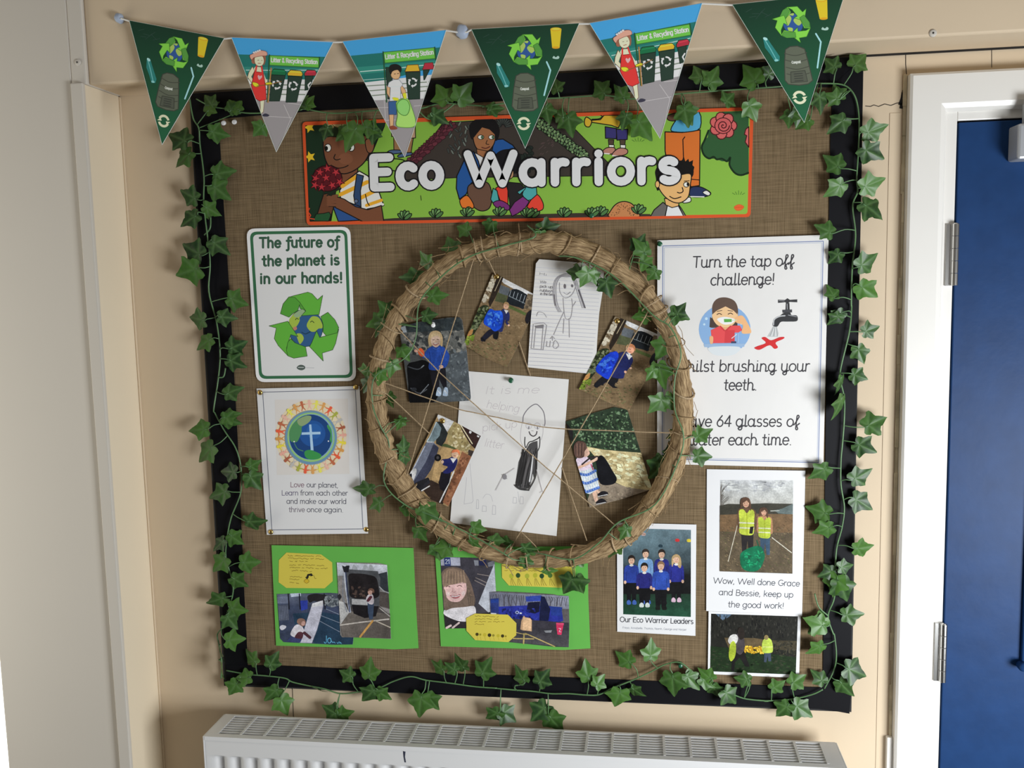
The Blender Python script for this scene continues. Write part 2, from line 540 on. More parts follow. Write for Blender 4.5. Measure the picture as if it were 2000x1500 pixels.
class Print:
    def __init__(s, plane, white, step=4.0e-5):
        s.clip = None
        s.plane = plane          # function (px, py, lift) -> point
        s.white = [lin(c) for c in white]
        s.items = []
        s.part = 'illustration'
        s.z = (0, 0, 1)
        s.aff = None
        s.step = step
        s.base = 1

    def v(s, *z):
        s.z = z
        return s

    def tr(s, p):
        x, y = s.z[0] + p[0] * s.z[2], s.z[1] + p[1] * s.z[2]
        if s.aff:
            a = s.aff
            x, y = a[0] * x + a[1] * y + a[2], a[3] * x + a[4] * y + a[5]
        return (x, y)

    def alb(s, c):
        return tuple(min(0.9, max(0.006, 0.80 * lin(k) / w)) for k, w in zip(c, s.white))

    def _add(s, col, polys):
        cols = None
        if isinstance(col, list):
            cols = [s.alb(c) for c in col]
        polys = [q if isinstance(q, tuple) else (i % 4, q) for i, q in enumerate(polys)]
        if s.clip and cols is None:
            polys = [(l, c) for l, c in ((l, clip_poly(q, s.clip)) for l, q in polys) if len(c) > 2]
            if not polys:
                return
        xs = [p[0] for _, q in polys for p in q]
        ys = [p[1] for _, q in polys for p in q]
        bb = (min(xs), min(ys), max(xs), max(ys))
        L = s.base
        for it in s.items:
            b = it[3]
            if b[0] < bb[2] and bb[0] < b[2] and b[1] < bb[3] and bb[1] < b[3]:
                L = max(L, it[2] + 1)
        s.items.append((cols or s.alb(col), polys, L, bb, s.part))

    def poly(s, col, pts, ol=None, w=0):
        q = [s.tr(p) for p in pts]
        s._add(col, [q])
        if ol is not None:
            s.line(ol, w, list(pts) + [pts[0]])
        return s

    def ell(s, col, cx, cy, rx, ry=None, rot=0, n=18, ol=None, w=0):
        ry = ry or rx
        c, d = math.cos(math.radians(rot)), math.sin(math.radians(rot))
        pts = []
        for i in range(n):
            a = 2 * PI * i / n
            x, y = rx * math.cos(a), ry * math.sin(a)
            pts.append((cx + x * c - y * d, cy + x * d + y * c))
        return s.poly(col, pts, ol, w)

    def blob(s, col, pts, ol=None, w=0, n=5):
        q = catmull([(x, y, 0) for x, y in pts], n, True)
        return s.poly(col, [(p.x, p.y) for p in q], ol, w)

    def ribbons(s, lines, w):
        """strokes of even width: smooth runs become one strip, ends and sharp corners get a round cap"""
        out = []
        h = w / 2
        k = 7 if w < 4 else 12
        for ln, pts in enumerate(lines):
            q = [pts[0]]
            for p in pts[1:]:
                if math.hypot(p[0] - q[-1][0], p[1] - q[-1][1]) > 1e-3:
                    q.append(p)
            lv = (ln % 3) * 2
            if len(q) < 2:
                continue
            closed = len(q) > 3 and math.hypot(q[0][0] - q[-1][0], q[0][1] - q[-1][1]) < 1e-2
            d = []
            for (x0, y0), (x1, y1) in zip(q, q[1:]):
                l = math.hypot(x1 - x0, y1 - y0)
                d.append(((x1 - x0) / l, (y1 - y0) / l))
            smooth = lambda a, b: a[0] * b[0] + a[1] * b[1] > 0.6
            caps = []

            def off(p, a, b):
                if a is None or b is None or not smooth(a, b):
                    t = b or a
                    return None
                mx, my = a[0] + b[0], a[1] + b[1]
                m = math.hypot(mx, my)
                mx, my = mx / m, my / m
                s_ = h / max(0.5, mx * a[0] + my * a[1])
                return (-my * s_, mx * s_)
            n = len(d)
            for i in range(n):
                pa = d[i - 1] if (i > 0 or closed) else None
                pb = d[i + 1] if i < n - 1 else (d[0] if closed else None)
                A, B = q[i], q[i + 1]
                oa = off(A, pa, d[i])
                ob = off(B, d[i], pb)
                if oa is None:
                    oa = (-d[i][1] * h, d[i][0] * h)
                    caps.append(A)
                if ob is None:
                    ob = (-d[i][1] * h, d[i][0] * h)
                    caps.append(B)
                out.append(((lv), [(A[0] + oa[0], A[1] + oa[1]), (B[0] + ob[0], B[1] + ob[1]), (B[0] - ob[0], B[1] - ob[1]), (A[0] - oa[0], A[1] - oa[1])]))
            if w > 0.9:
                seen = set()
                for (x, y) in caps:
                    if any(math.hypot(x - a, y - b) < h * .35 for a, b in seen):
                        continue
                    seen.add((x, y))
                    out.append((lv + 1, [(x + h * math.cos(2 * PI * i / k), y + h * math.sin(2 * PI * i / k)) for i in range(k)]))
        return out

    def line(s, col, w, pts, curve=False):
        if curve:
            pts = [(p.x, p.y) for p in catmull([(x, y, 0) for x, y in pts], 5)]
        k = s.z[2]
        s._add(col, s.ribbons([[s.tr(p) for p in pts]], w * k))
        return s

    def strokes(s, col, w, lines, flat=False):
        r = s.ribbons([[s.tr(p) for p in l] for l in lines], w * s.z[2])
        s._add(col, [(0, q) for _, q in r] if flat else r)
        return s

    def bits(s, cols, quad, n, r0, r1, seed=1, asp=1.0, rot=None):
        """scattered flecks (leaves, gravel, stones) filling a quad"""
        rnd = random.Random(seed)
        per = {}
        for i in range(n):
            u, t = rnd.random(), rnd.random()
            A, B, C_, D = quad
            x = (A[0] * (1 - u) + B[0] * u) * (1 - t) + (D[0] * (1 - u) + C_[0] * u) * t
            y = (A[1] * (1 - u) + B[1] * u) * (1 - t) + (D[1] * (1 - u) + C_[1] * u) * t
            r = rnd.uniform(r0, r1)
            a0 = rnd.uniform(0, 2 * PI) if rot is None else rot
            m = 5
            pl = []
            for k in range(m):
                a = 2 * PI * k / m
                q = rnd.uniform(.7, 1.2)
                ex, ey = r * q * math.cos(a), r * q * asp * math.sin(a)
                pl.append(s.tr((x + ex * math.cos(a0) - ey * math.sin(a0), y + ex * math.sin(a0) + ey * math.cos(a0))))
            per.setdefault(rnd.randrange(len(cols)), []).append(pl)
        for k in sorted(per):
            s._add(cols[k], per[k])
        return s

    def text(s, txt, col, w, p0, p1, em, fnt=None, up=None, slant=0.0, outline=None, track=0.0):
        fnt = fnt or FONT
        x, strokes = 0.0, []
        for ch in txt:
            adv, st = fnt[ch]
            for l in st:
                strokes.append([(x + px, py) for px, py in l])
            x += adv + track
        xs = [p[0] for l in strokes for p in l]
        x0, x1 = min(xs), max(xs)
        dx, dy = p1[0] - p0[0], p1[1] - p0[1]
        L = math.hypot(dx, dy)
        if up is None:
            up = (dy / L, -dx / L)
        out = []
        for l in strokes:
            out.append([(p0[0] + dx * (px + slant * py - x0) / (x1 - x0) + up[0] * em * py, p0[1] + dy * (px - x0) / (x1 - x0) + up[1] * em * py) for px, py in l])
        if outline:
            s.strokes(outline[0], w + 2 * outline[1], out, True)
        s.strokes(col, w, out)
        return s

    def build(s, parents, material, extra={}):
        """parents: {part name: (object name, parent object)}"""
        step = min(s.step, 1.5e-3 / max([1] + [it[2] for it in s.items]))
        groups = {}
        for it in s.items:
            groups.setdefault(it[4], []).append(it)
        made = {}
        for part, items in groups.items():
            nm, par = parents[part]
            verts, faces, cols = [], [], []
            for col, polys, L, bb, _ in items:
                for lv, q in polys:
                    b = len(verts)
                    P = [s.plane(x, y, L * step + lv * step / 7) for x, y in q]
                    verts += P
                    if isinstance(col, list):
                        cols += col
                    else:
                        cols += [col] * len(q)
                    if len(q) == 4 and not isinstance(col, list):
                        tris = [(0, 1, 2), (0, 2, 3)]
                    elif len(q) == 4:
                        tris = [(0, 1, 2), (0, 2, 3)]
                    else:
                        tris = tessellate_polygon([[Vector((x, y, 0)) for x, y in q]])
                    for t in tris:
                        a, c, d = (P[i] for i in t)
                        n = (c - a).cross(d - a)
                        faces.append(tuple(b + i for i in (t if n.y < 0 else t[::-1])))
            me = mesh_from(verts, faces, nm)
            ca = me.color_attributes.new('ink', 'FLOAT_COLOR', 'POINT')
            for i, c in enumerate(cols):
                ca.data[i].color = (*c, 1)
            made[part] = link(nm, me, extra.get(part, material), par)
        return made


def plane(y0, a=0.0, b=0.0, px=None):
    c = at(px[0], px[1], y0) if px else Vector((0, 0, 1.5))
    return lambda x, y, lift=0.0: at(x, y, y0 - lift, a, b, c.x, c.z)


def sheet(name, pl, outline, m, parent, thick=0.0005):
    """a sheet of paper or card with its own thickness, front face on the plane"""
    P = [pl(x, y, 0) for x, y in outline]
    tris = tessellate_polygon([[Vector((x, y, 0)) for x, y in outline]])
    n = len(P)
    faces = []
    for t in tris:
        a, c, d = (P[i] for i in t)
        f = t if (c - a).cross(d - a).y < 0 else t[::-1]
        faces.append(tuple(f))
        faces.append(tuple(i + n for i in reversed(f)))
    area = sum(outline[i][0] * outline[(i + 1) % n][1] - outline[(i + 1) % n][0] * outline[i][1] for i in range(n))
    for i in range(n):
        j = (i + 1) % n
        faces.append((i, j, j + n, i + n) if area < 0 else (j, i, i + n, j + n))
    V = P + [p + Vector((0, thick, 0)) for p in P]
    return link(name, mesh_from(V, faces, name), m, parent)


def rounded(quad, r, n=5):
    out = []
    for i in range(4):
        p, q, o = Vector(quad[i]), Vector(quad[(i + 1) % 4]), Vector(quad[i - 1])
        a = p + (o - p).normalized() * r
        c = p + (q - p).normalized() * r
        for k in range(n + 1):
            t = k / n
            out.append(tuple(a * (1 - t) ** 2 + p * 2 * t * (1 - t) + c * t * t))
    return out


def zq(z, pts):
    return [(z[0] + x * z[2], z[1] + y * z[2]) for x, y in pts]


def inset(quad, d):
    out = []
    for i in range(4):
        p, q, o = Vector(quad[i]), Vector(quad[(i + 1) % 4]), Vector(quad[i - 1])
        out.append(tuple(p + ((q - p).normalized() + (o - p).normalized()) * d))
    return out


# ================================================================== the setting
BEAM = -0.105
PIER = -0.112


def sbox(name, m, *b, bevel=0.0):
    return structure(MB().box(*b).build(name, M[m], None, bevel=bevel))


sbox('floor', 'floor', -6, 6, -9, 0.1, -0.05, 0.0)
wall = structure(MB().box(-0.76, 0.776, 0.0, 0.12, 0.0, 2.6).box(0.776, 1.72, 0.0, 0.12, 2.09, 2.6).box(1.72, 2.3, 0.0, 0.12, 0, 2.6).build('wall_back', M['cream']))
sbox('wall_top', 'cream', -0.757, 2.3, BEAM, -0.0005, 2.19, 2.62, bevel=0.004)
sbox('wall_left', 'pier', -1.033, -0.7865, PIER, 0.12, 0.0, 2.62, bevel=0.003)
structure(MB().box(-0.7865, -0.757, PIER, -0.0005, 2.19, 2.62).build('wall_left_upper', M['pier'], None, bevel=0.003))
sbox('wall_left_return', 'cream_lit', -0.7865, -0.7605, PIER, 0.0, 0.0, 2.1895)
sbox('trim_1', 'pier', -0.784, -0.7597, -0.1215, PIER + 0.0005, 0.0, 2.1915, bevel=0.0022)
bead = structure(MB().tube([(-0.7585, -0.0015, 0.0), (-0.7588, -0.0015, 0.8), (-0.758, -0.0015, 1.5), (-0.7585, -0.0015, 2.188)], 0.0022, 6).build('trim_2', M['cream']))

# cracks and panel joints in the wall above the door
cr = MB()


def wall_crack(pts, w, y=-0.0004):
    q = [at(x, yy, y) for x, yy in pts]
    for a, b in zip(q, q[1:]):
        t = (b - a).normalized()
        n = Vector((-t.z, 0, t.x)) * w / 2
        i = len(cr.v)
        cr.v += [a + n, b + n, b - n, a - n]
        cr.f += [(i, i + 1, i + 2, i + 3)]


wall_crack([(1690, 207), (1700, 208), (1707, 205), (1716, 208), (1728, 203), (1740, 206), (1750, 202), (1762, 199)], 0.0012)
wall_crack([(1757, 205), (1762, 192), (1764, 180), (1768, 172), (1770, 160)], 0.005)
wall_crack([(1760, 212), (1763, 196)], 0.006)
wall_crack([(1769, 106), (1769, 126), (1771, 150)], 0.0012)
wall_crack([(1937, 97), (1937, 132)], 0.0010)
wall_crack([(571, 1344), (573, 1400)], 0.0012)
cr.build('crack', M['dark_gap'], wall)
gap = MB().box(0.62, 2.3, -0.004, -0.0003, 2.187, 2.1897).build('joint_gap', M['dark_gap'], wall)

# door frame: architrave (jamb and head), lining, door leaf
AX0, AX1, LX1 = 0.7035, 0.766, 0.7855
AZ0, AZ1, LZ1 = 2.151, 2.0855, 2.071


def architrave():
    prof = [(0.0, 0.0), (0.0, -0.020), (0.004, -0.0235), (0.050, -0.0245), (0.0575, -0.021), (0.0625, -0.013), (0.0625, 0.0)]
    v, f = [], []
    path = [(AX0, 0.0, 1, 0), (AX0, AZ0, 1, -1), (1.80, AZ0, 0, -1)]
    for (x, z, dx, dz) in path:
        for u, y in prof:
            v.append((x + u * dx, y, z + u * dz * (AZ0 - AZ1) / 0.0625))
    n = len(prof)
    for i in range(2):
        for k in range(n - 1):
            f.append((i * n + k, i * n + k + 1, (i + 1) * n + k + 1, (i + 1) * n + k))
    return structure(link('door_frame_trim', mesh_from(v, f), M['white_gloss']))


arch = architrave()
arch.name = 'trim_3'
ln = structure(MB().box(AX1 - 0.001, LX1, -0.008, 0.06, 0.0, LZ1 + 0.019).box(LX1, 1.75, -0.008, 0.06, LZ1, LZ1 + 0.019).build('trim_4', M['white_gloss'], None, bevel=0.0015))
dr = structure(MB().box(LX1 + 0.0028, 1.60, -0.0075, 0.036, 0.006, LZ1 - 0.003).build('door_1', M['blue'], None, bevel=0.0015))
dg = MB().box(LX1 - 0.0005, LX1 + 0.004, 0.002, 0.05, 0.0, LZ1).box(LX1, 1.6, 0.002, 0.05, LZ1 - 0.0035, LZ1 + 0.0005).build('shadow_gap', M['dark_gap'], dr)
# raised glazing bead and pull bolt low on the door, closer arm at the top
pb = at(1992, 1290, -0.0075)
MB().box(pb.x, pb.x + 0.012, -0.0165, -0.007, pb.z, 1.72).box(pb.x, 1.5, -0.0165, -0.007, pb.z - 0.012, pb.z).build('glazing_bead', M['blue'], dr, bevel=0.003)
kb = MB().lathe([(0.0, 0.0), (0.008, 0.0), (0.008, 0.012), (0.0055, 0.016), (0.0, 0.017)], (pb.x - 0.002, -0.0166, pb.z - 0.004), (0, -1, 0)).build('bead_stop', M['blue'], dr, smooth=True)
c0, c1 = at(1982, 245, -0.03), at(1982, 314, -0.03)
dc = thing('door_closer', (c0.x + .04, -0.0075, c1.z), 'grey metal closer box at the top of the blue door', 'door closer')
MB().box(c0.x - 0.002, c0.x + 0.2, -0.052, -0.0077, c1.z, c0.z).build('closer_body', M['grey_metal'], dc, bevel=0.004)
MB().box(c0.x + 0.01, c0.x + 0.05, -0.047, -0.03, c0.z, c0.z + 0.035).box(c0.x + 0.01, c0.x + 0.2, -0.045, -0.034, c0.z + 0.03, c0.z + 0.042).build('closer_arm', M['grey_metal'], dc, bevel=0.003)


def hinge(z0, z1, label):
    h = thing('butt_hinge', (LX1, -0.008, z0), label, 'hinge', 'door hinges')
    MB().box(LX1 - 0.014, LX1 - 0.0005, -0.0112, -0.0082, z0, z1).build('hinge_leaf', M['chrome'], h, bevel=0.0006)
    n = 5
    H = (z1 - z0) / n
    for k in range(n):
        a = z0 + k * H
        MB().lathe([(0.0, 0.0003), (0.0058, 0.0003), (0.0062, 0.0007), (0.0062, H - 0.0007), (0.0058, H - 0.0003), (0.0, H - 0.0003)], (LX1 + 0.0005, -0.0146, a), (0, 0, 1), 28).build('knuckle', M['chrome'], h)
    MB().lathe([(0, -.003), (0.0042, -0.002), (0.0042, 0.001), (0, .0015)], (LX1 + 0.0005, -0.0146, z1), (0, 0, 1), 14).build('pin_cap', M['chrome'], h, smooth=True)
    return h


hinge(1.789, 1.896, 'chrome door hinge on the white frame, the upper one, level with the printed tap')
hinge(1.068, 1.178, 'chrome door hinge on the white frame, the lower one, near the radiator end')

# ragged sealant bead along the left of the frame and a short block low down
sb = MB()
rnd = random.Random(3)
zs = [0.1 + i * 0.05 for i in range(42)]
for z0, z1 in zip(zs, zs[1:]):
    w = rnd.uniform(0.003, 0.007)
    sb.box(0.7032 - w, 0.7035, -rnd.uniform(0.0012, 0.004), 0.0, z0, z1 + .004)
structure(sb.build('trim_5', M['sealant'], None, bevel=0.0015))
sbox('trim_6', 'cream', 0.676, 0.6945, -0.0010, 0.0, 0.2, 2.09, bevel=0.0004)
b0 = at(1737, 1441, -0.012)
sbox('trim_7', 'white_gloss', b0.x - 0.004, 0.7034, -0.012, 0.0, 0.0, b0.z, bevel=0.002)

# daylit window beyond the left pier
wf = structure(MB().box(-1.85, -1.036, 0.02, 0.06, 0.25, 0.30).box(-1.85, -1.036, 0.02, 0.06, 1.95, 2.0).box(-1.066, -1.036, 0.02, 0.06, 0.25, 2.0).box(-1.85, -1.82, 0.02, 0.06, 0.25, 2.0).build('window_1', M['white_gloss']))
sky = bpy.data.materials.new('daylit_pane')
sky.use_nodes = True
sp = sky.node_tree.nodes['Principled BSDF']
sp.inputs['Base Color'].default_value = (0.9, 0.95, 1, 1)
sp.inputs['Emission Color'].default_value = (0.95, 1.0, 0.97, 1)
sp.inputs['Emission Strength'].default_value = 1.6
MB().box(-1.82, -1.066, 0.036, 0.042, 0.30, 1.95).build('pane', sky, wf)

# screws in the paintwork
for (px, py, yy, lb) in ((152, 122, PIER, 'painted-over screw in the pale wall at the far left'), (1822, 65, BEAM, 'painted-over screw in the beam above the door frame')):
    p = at(px, py, yy)
    t = thing('wall_screw', p, lb, 'screw', 'painted-over wall screws')
    MB().lathe([(0, -0.0005), (0.0062, -0.0005), (0.0058, 0.0015), (0.0035, 0.0022), (0, 0.0022)], p, (0, -1, 0), 16).build('screw_head', M['pier'], t, smooth=True)
    MB().lathe([(0, 0.0), (0.0016, 0.0), (0.0014, 0.0028), (0, 0.0028)], p, (0, -1, 0), 8).build('screw_slot', M['dark_gap'], t)

# ------------------------------------------------------------------ radiator
RX0, RX1, RY0, RY1, RZ = -0.596, 0.596, -0.136, -0.045, 0.958
rad = thing('radiator', (0, -0.09, 0.37), 'white panel radiator with a slatted top grille under the display board', 'radiator')


def radiator_panel():
    pitch, n = 0.0335, 35
    xs = []
    x = RX0 + 0.012
    prof = [(0.0, 0), (0.004, .55), (0.0075, .95), (0.012, 1), (0.017, .95), (0.0205, .5), (0.0245, 0), (0.0290, 0)]
    cols = [(RX0 + 0.0035, 0.0)]
    x0 = RX0 + 0.020
    for k in range(n - 1):
        for u, d in prof:
            cols.append((x0 + k * pitch + u, d))
    cols.append((RX1 - 0.0035, 0.0))
    cols = [c for c in cols if c[0] < RX1 - 0.003]
    rows = [(RZ - 0.0075, 0), (RZ - 0.011, 0), (RZ - 0.0375, 0), (RZ - 0.0385, 0), (RZ - 0.0405, .45), (RZ - 0.0440, .8), (RZ - 0.0500, 1), (RZ - 0.55, 1), (RZ - 0.556, 0), (RZ - 0.59, 0)]
    v, f = [], []
    for z, k in rows:
        for xx, d in cols:
            v.append((xx, RY0 + 0.0085 * d * k, z))
    c = len(cols)
    for i in range(len(rows) - 1):
        for j in range(c - 1):
            f.append((i * c + j, (i + 1) * c + j, (i + 1) * c + j + 1, i * c + j + 1))
    me = mesh_from(v, f, 'front_panel', True)
    return link('front_panel', me, M['radiator'], rad)


radiator_panel()
MB().box(RX0 + 0.004, RX1 - 0.004, RY1 - 0.012, RY1, RZ - 0.59, RZ - 0.02).build('back_panel', M['radiator'], rad, bevel=0.002)
for x0, x1 in ((RX0, RX0 + 0.003), (RX1 - 0.003, RX1)):
    MB().box(x0, x1, RY0 - 0.001, RY1, RZ - 0.585, RZ - 0.0003).build('side_panel', M['radiator'], rad, bevel=0.001)
g = MB()
GX0, GX1 = RX0 + 0.024, RX1 - 0.030
g.box(RX0 + 0.0032, GX0, RY0 + 0.0122, RY1 - 0.0062, RZ - 0.006, RZ)
g.box(GX1, RX1 - 0.0032, RY0 + 0.0122, RY1 - 0.0062, RZ - 0.006, RZ)
g.box(RX0 + 0.0032, RX1 - 0.0032, RY0 - 0.0015, RY0 + 0.012, RZ - 0.008, RZ)
g.box(RX0 + 0.0032, RX1 - 0.0032, RY1 - 0.006, RY1, RZ - 0.010, RZ)
yb, ya = RY1 - 0.006, RY0 + 0.012
ns = 8
for k in range(1, ns):
    y = ya + (yb - ya) * k / ns
    g.box(GX0, GX1, y - 0.0014, y + 0.0014, RZ - 0.0036, RZ - 0.0006)
nb = 24
for k in range(nb + 1):
    x = GX0 + (GX1 - GX0) * k / nb
    g.box(x - 0.0023, x + 0.0023, ya + .0002, yb - .0002, RZ - 0.0042, RZ + 0.0004)
g.build('top_grille', M['radiator'], rad)
MB().box(RX0 + 0.02, RX1 - 0.02, RY0 + 0.02, RY1 - 0.02, RZ - 0.55, RZ - 0.075).build('convector_fins', mat('convector_metal', (0.20, 0.17, 0.14), 0.6), rad)
pm = Print(plane(RY0 - 0.0002), (200, 200, 200))
pm.poly((38, 42, 60), [(787, 1467), (792, 1468), (791, 1478), (793, 1489), (790, 1489), (788, 1478)])
pm.build({'illustration': ('pen_mark', rad)}, M['marker'])
MB().box(-0.45, -0.40, -0.045, -0.0006, 0.5, 0.8).build('bracket', M['radiator'], rad)
MB().box(0.40, 0.45, -0.045, -0.0006, 0.5, 0.8).build('bracket', M['radiator'], rad)

# ------------------------------------------------------------------ display board
BY = -0.014           # face of the hessian
bd = thing('display_board', (0, 0, 1.0), 'square display board covered in brown hessian with a black paper border', 'notice board')
MB().box(-0.609, 0.628, -0.0125, -0.0004, 1.002, 2.186).build('backing_board', M['board'], bd)
MB().box(-0.595, 0.612, BY, -0.0126, 1.014, 2.172).build('hessian_cover', M['hessian'], bd)


def border(name, quad, y=-0.0155):
    pl = plane(y)
    return sheet(name, pl, quad, M['black_paper'], bd, 0.0012)


border('border_strip', [(374, 184), (1686, 110), (1688, 136), (1622, 170), (1235, 179), (955, 199), (638, 215), (425, 232), (376, 234)], -0.0156)
border('border_strip', [(374, 190), (426, 228), (436, 392), (452, 640), (466, 900), (474, 1100), (484, 1304), (443, 1339), (428, 1080), (408, 760), (391, 470)], -0.0160)
border('border_strip', [(442, 1299), (541, 1300), (859, 1315), (960, 1318), (1295, 1331), (1607, 1343), (1663, 1345), (1659, 1394), (1638, 1390), (1600, 1385), (1495, 1381), (1187, 1370), (960, 1361), (766, 1352), (442, 1336)], -0.0165)
border('border_strip', [(1627, 166), (1686, 112), (1683, 330), (1677, 640), (1670, 900), (1664, 1180), (1660, 1348), (1607, 1350), (1609, 1180), (1612, 900), (1615, 640), (1622, 266)], -0.0161)
# ================================================================== the long "Eco Warriors" banner
K0 = (22, 20, 20)
Z5, Z6 = (560, 190, .24), (1000, 190, .25)
Z1, Z2, Z3, Z4 = (0, 0, .28), (400, 0, .28), (860, 0, .28), (1300, 0, .35)
BN_Y = -0.0172
pl = plane(BN_Y)
bn = thing('banner', pl(1030, 430), 'long banner lettered Eco Warriors with cartoon children gardening, orange rim', 'banner')
bq = [(590, 238), (800, 235), (999, 229), (1250, 218), (1472, 209), (1470, 330), (1466, 424), (1240, 427), (1000, 432), (800, 436), (599, 440)]
bo = rounded([(590, 238), (1472, 209), (1466, 424), (599, 440)], 9)
sheet('laminated_sheet', pl, bo, mat('laminated_card', (0.80, 0.80, 0.81), 0.3), bn, 0.0009)
p = Print(pl, (203, 202, 206))
p.part = 'rim'
p.v(0, 0, 1).poly((196, 78, 42), bo)
p.clip = [(596, 245), (1466, 215), (1461, 419), (604, 434)]
p.part = 'illustration'
GR = (124, 166, 66)
p.poly(GR, rounded([(597, 246), (1465, 216), (1460, 418), (605, 433)], 6))
# soil bed
p.poly((58, 51, 48), [(865, 240), (845, 268), (800, 312), (788, 352), (893, 347), (1190, 343), (1188, 318), (1160, 290), (1125, 254), (1080, 229), (960, 234)], K0, 1.5)
p.v(0, 0, 1).poly((57, 50, 44), [(700, 432), (770, 426), (980, 420), (1130, 416), (1270, 418), (1272, 424), (1000, 429), (704, 433)])
# purple leaved plants and dark sprigs
rnd = random.Random(5)
p.v(*Z5)
for i in range(11):
    t = i / 10
    cx, cy = 1330 - 310 * t, 250 + 290 * t
    for k in range(5):
        a = -90 + (k - 2) * 34 + rnd.uniform(-8, 8)
        rx = cx + 26 * math.cos(math.radians(a))
        ry = cy + 26 * math.sin(math.radians(a))
        p.ell((98, 47, 58) if (i + k) % 2 else (78, 38, 48), rx, ry, 34, 17, a, 10, (38, 16, 22), 4)
for i in range(26):
    x, y = 1330 + rnd.uniform(0, 160) - i * 1.5, 215 + i * 11
    a = rnd.choice((60, 120, 75, 105, 40))
    p.ell((62, 66, 64) if i % 3 else (104, 110, 104), x, y, 24, 8, a, 8, (24, 24, 26), 3)
for i in range(10):
    a = 200 + i * 16
    p.ell((60, 64, 62), 1760 + 50 * math.cos(math.radians(a)), 250 + 60 * math.sin(math.radians(a)), 34, 9, a, 8, (20, 20, 22), 4)
p.v(*Z6)
for i in range(15):
    t = i / 14
    cx, cy = 215 + 350 * t + rnd.uniform(-8, 8), 205 + 250 * t
    p.ell((26, 28, 24), cx, cy, 46, 40, 0, 12)
    for k in range(7):
        a = k * 51 + i * 20
        p.ell((118, 142, 100) if k % 2 else (92, 118, 82), cx + 24 * math.cos(math.radians(a)), cy + 22 * math.sin(math.radians(a)), 19, 14, a, 8, (24, 30, 22), 4)
    p.ell((134, 156, 112), cx, cy, 12, 10, 0, 8, (24, 30, 22), 3)
for i in range(16):
    x, y = 40 + rnd.uniform(0, 120), 330 + rnd.uniform(0, 250)
    p.ell((34, 42, 38), x, y, 26, 18, rnd.uniform(0, 180), 8, (18, 20, 20), 4)
for i in range(18):
    x, y = 200 + rnd.uniform(0, 120), 320 + rnd.uniform(0, 130)
    p.line((92, 72, 74), 3, [(x, y), (x + 14, y - 12)])
# left bush with yellow flowers
p.v(*Z5)
p.poly((26, 46, 32), [(155, 215), (800, 200), (795, 235), (770, 290), (745, 330), (700, 440), (640, 520), (560, 580), (400, 760), (360, 1005), (190, 1008), (165, 700), (152, 400)], K0, 8)
for cx, cy in ((185, 245), (190, 485)):
    p.blob((214, 178, 44), [(cx + (48 if k % 2 else 22) * math.cos(k * PI / 5), cy + (48 if k % 2 else 22) * math.sin(k * PI / 5)) for k in range(10)], None, 0, 2)
# legs in blue shoes behind the boy's flag
p.poly((142, 104, 72), [(870, 300), (940, 300), (930, 430), (872, 432)], K0, 7).poly((142, 104, 72), [(990, 330), (1032, 320), (1012, 450), (960, 450)], K0, 7)
p.blob((72, 92, 128), [(815, 450), (850, 430), (930, 432), (925, 455), (830, 462)], K0, 7).blob((72, 92, 128), [(905, 475), (950, 455), (1015, 450), (1010, 470), (920, 490)], K0, 7)
p.poly((176, 142, 118), [(850, 230), (1045, 230), (1048, 330), (1000, 335), (995, 300), (855, 320)], K0, 7)
# wheelbarrow lines
p.line(K0, 9, [(640, 512), (760, 510), (860, 500), (940, 508), (975, 530)], True).line(K0, 9, [(800, 590), (900, 600), (960, 598)], True).line(K0, 6, [(1090, 800), (1095, 838)])
# boy with straw hat, bouquet, striped shirt and dungarees
SK = (112, 70, 50)
p.poly(SK, [(430, 600), (580, 560), (575, 640), (470, 720), (420, 680)], K0, 8)
p.blob(SK, [(300, 330), (340, 270), (480, 250), (620, 260), (670, 350), (680, 420), (650, 500), (600, 560), (520, 610), (440, 620), (350, 570), (305, 470)], K0, 9)
p.blob((128, 82, 58), [(640, 350), (700, 340), (712, 400), (690, 450), (655, 440)], K0, 7)
p.ell((122, 77, 56), 480, 500, 60, 46, 0, 14)
p.blob((40, 52, 34), [(290, 330), (320, 270), (420, 235), (560, 230), (660, 260), (690, 320), (600, 310), (480, 330), (360, 320)], K0, 5)
for k in range(5):
    p.ell((170, 152, 108), 340 + k * 75, 232 - (k % 2) * 8, 46, 22, 12, 12, (88, 72, 42), 6)
for ex, ey in ((335, 412), (525, 408)):
    p.ell((212, 210, 206), ex, ey, 27, 32, 0, 14, K0, 6).ell((20, 18, 16), ex - 14, ey + 4, 15, 20, 0, 12)
p.line(K0, 8, [(395, 465), (384, 495), (405, 510), (435, 502)], True).line(K0, 8, [(360, 552), (410, 575), (460, 572), (500, 555)], True)
p.line(K0, 6, [(480, 390), (510, 372), (545, 372)], True)
ST = [(430, 760), (475, 690), (590, 600), (660, 640), (740, 740), (790, 880), (660, 910), (640, 920), (440, 830)]
p.poly((208, 206, 204), ST, K0, 9)
for a, b in (((452, 725), (575, 640)), ((440, 790), (655, 690)), ((560, 840), (720, 760))):
    p.line((216, 156, 44), 32, [a, b])
p.line((216, 156, 44), 26, [(650, 880), (770, 838)]).line((212, 208, 204), 20, [(662, 905), (782, 872)]).line(K0, 7, [(655, 908), (785, 884)])
p.line(K0, 8, [(640, 790), (655, 850), (672, 880)], True)
p.poly((44, 66, 102), [(570, 625), (625, 640), (600, 760), (605, 900), (560, 890), (545, 800)], K0, 8)
p.ell((88, 100, 128), 565, 845, 16, 16, 0, 10, K0, 5)
p.poly((44, 76, 132), [(380, 900), (440, 830), (600, 890), (600, 1000), (420, 1010)], K0, 8)
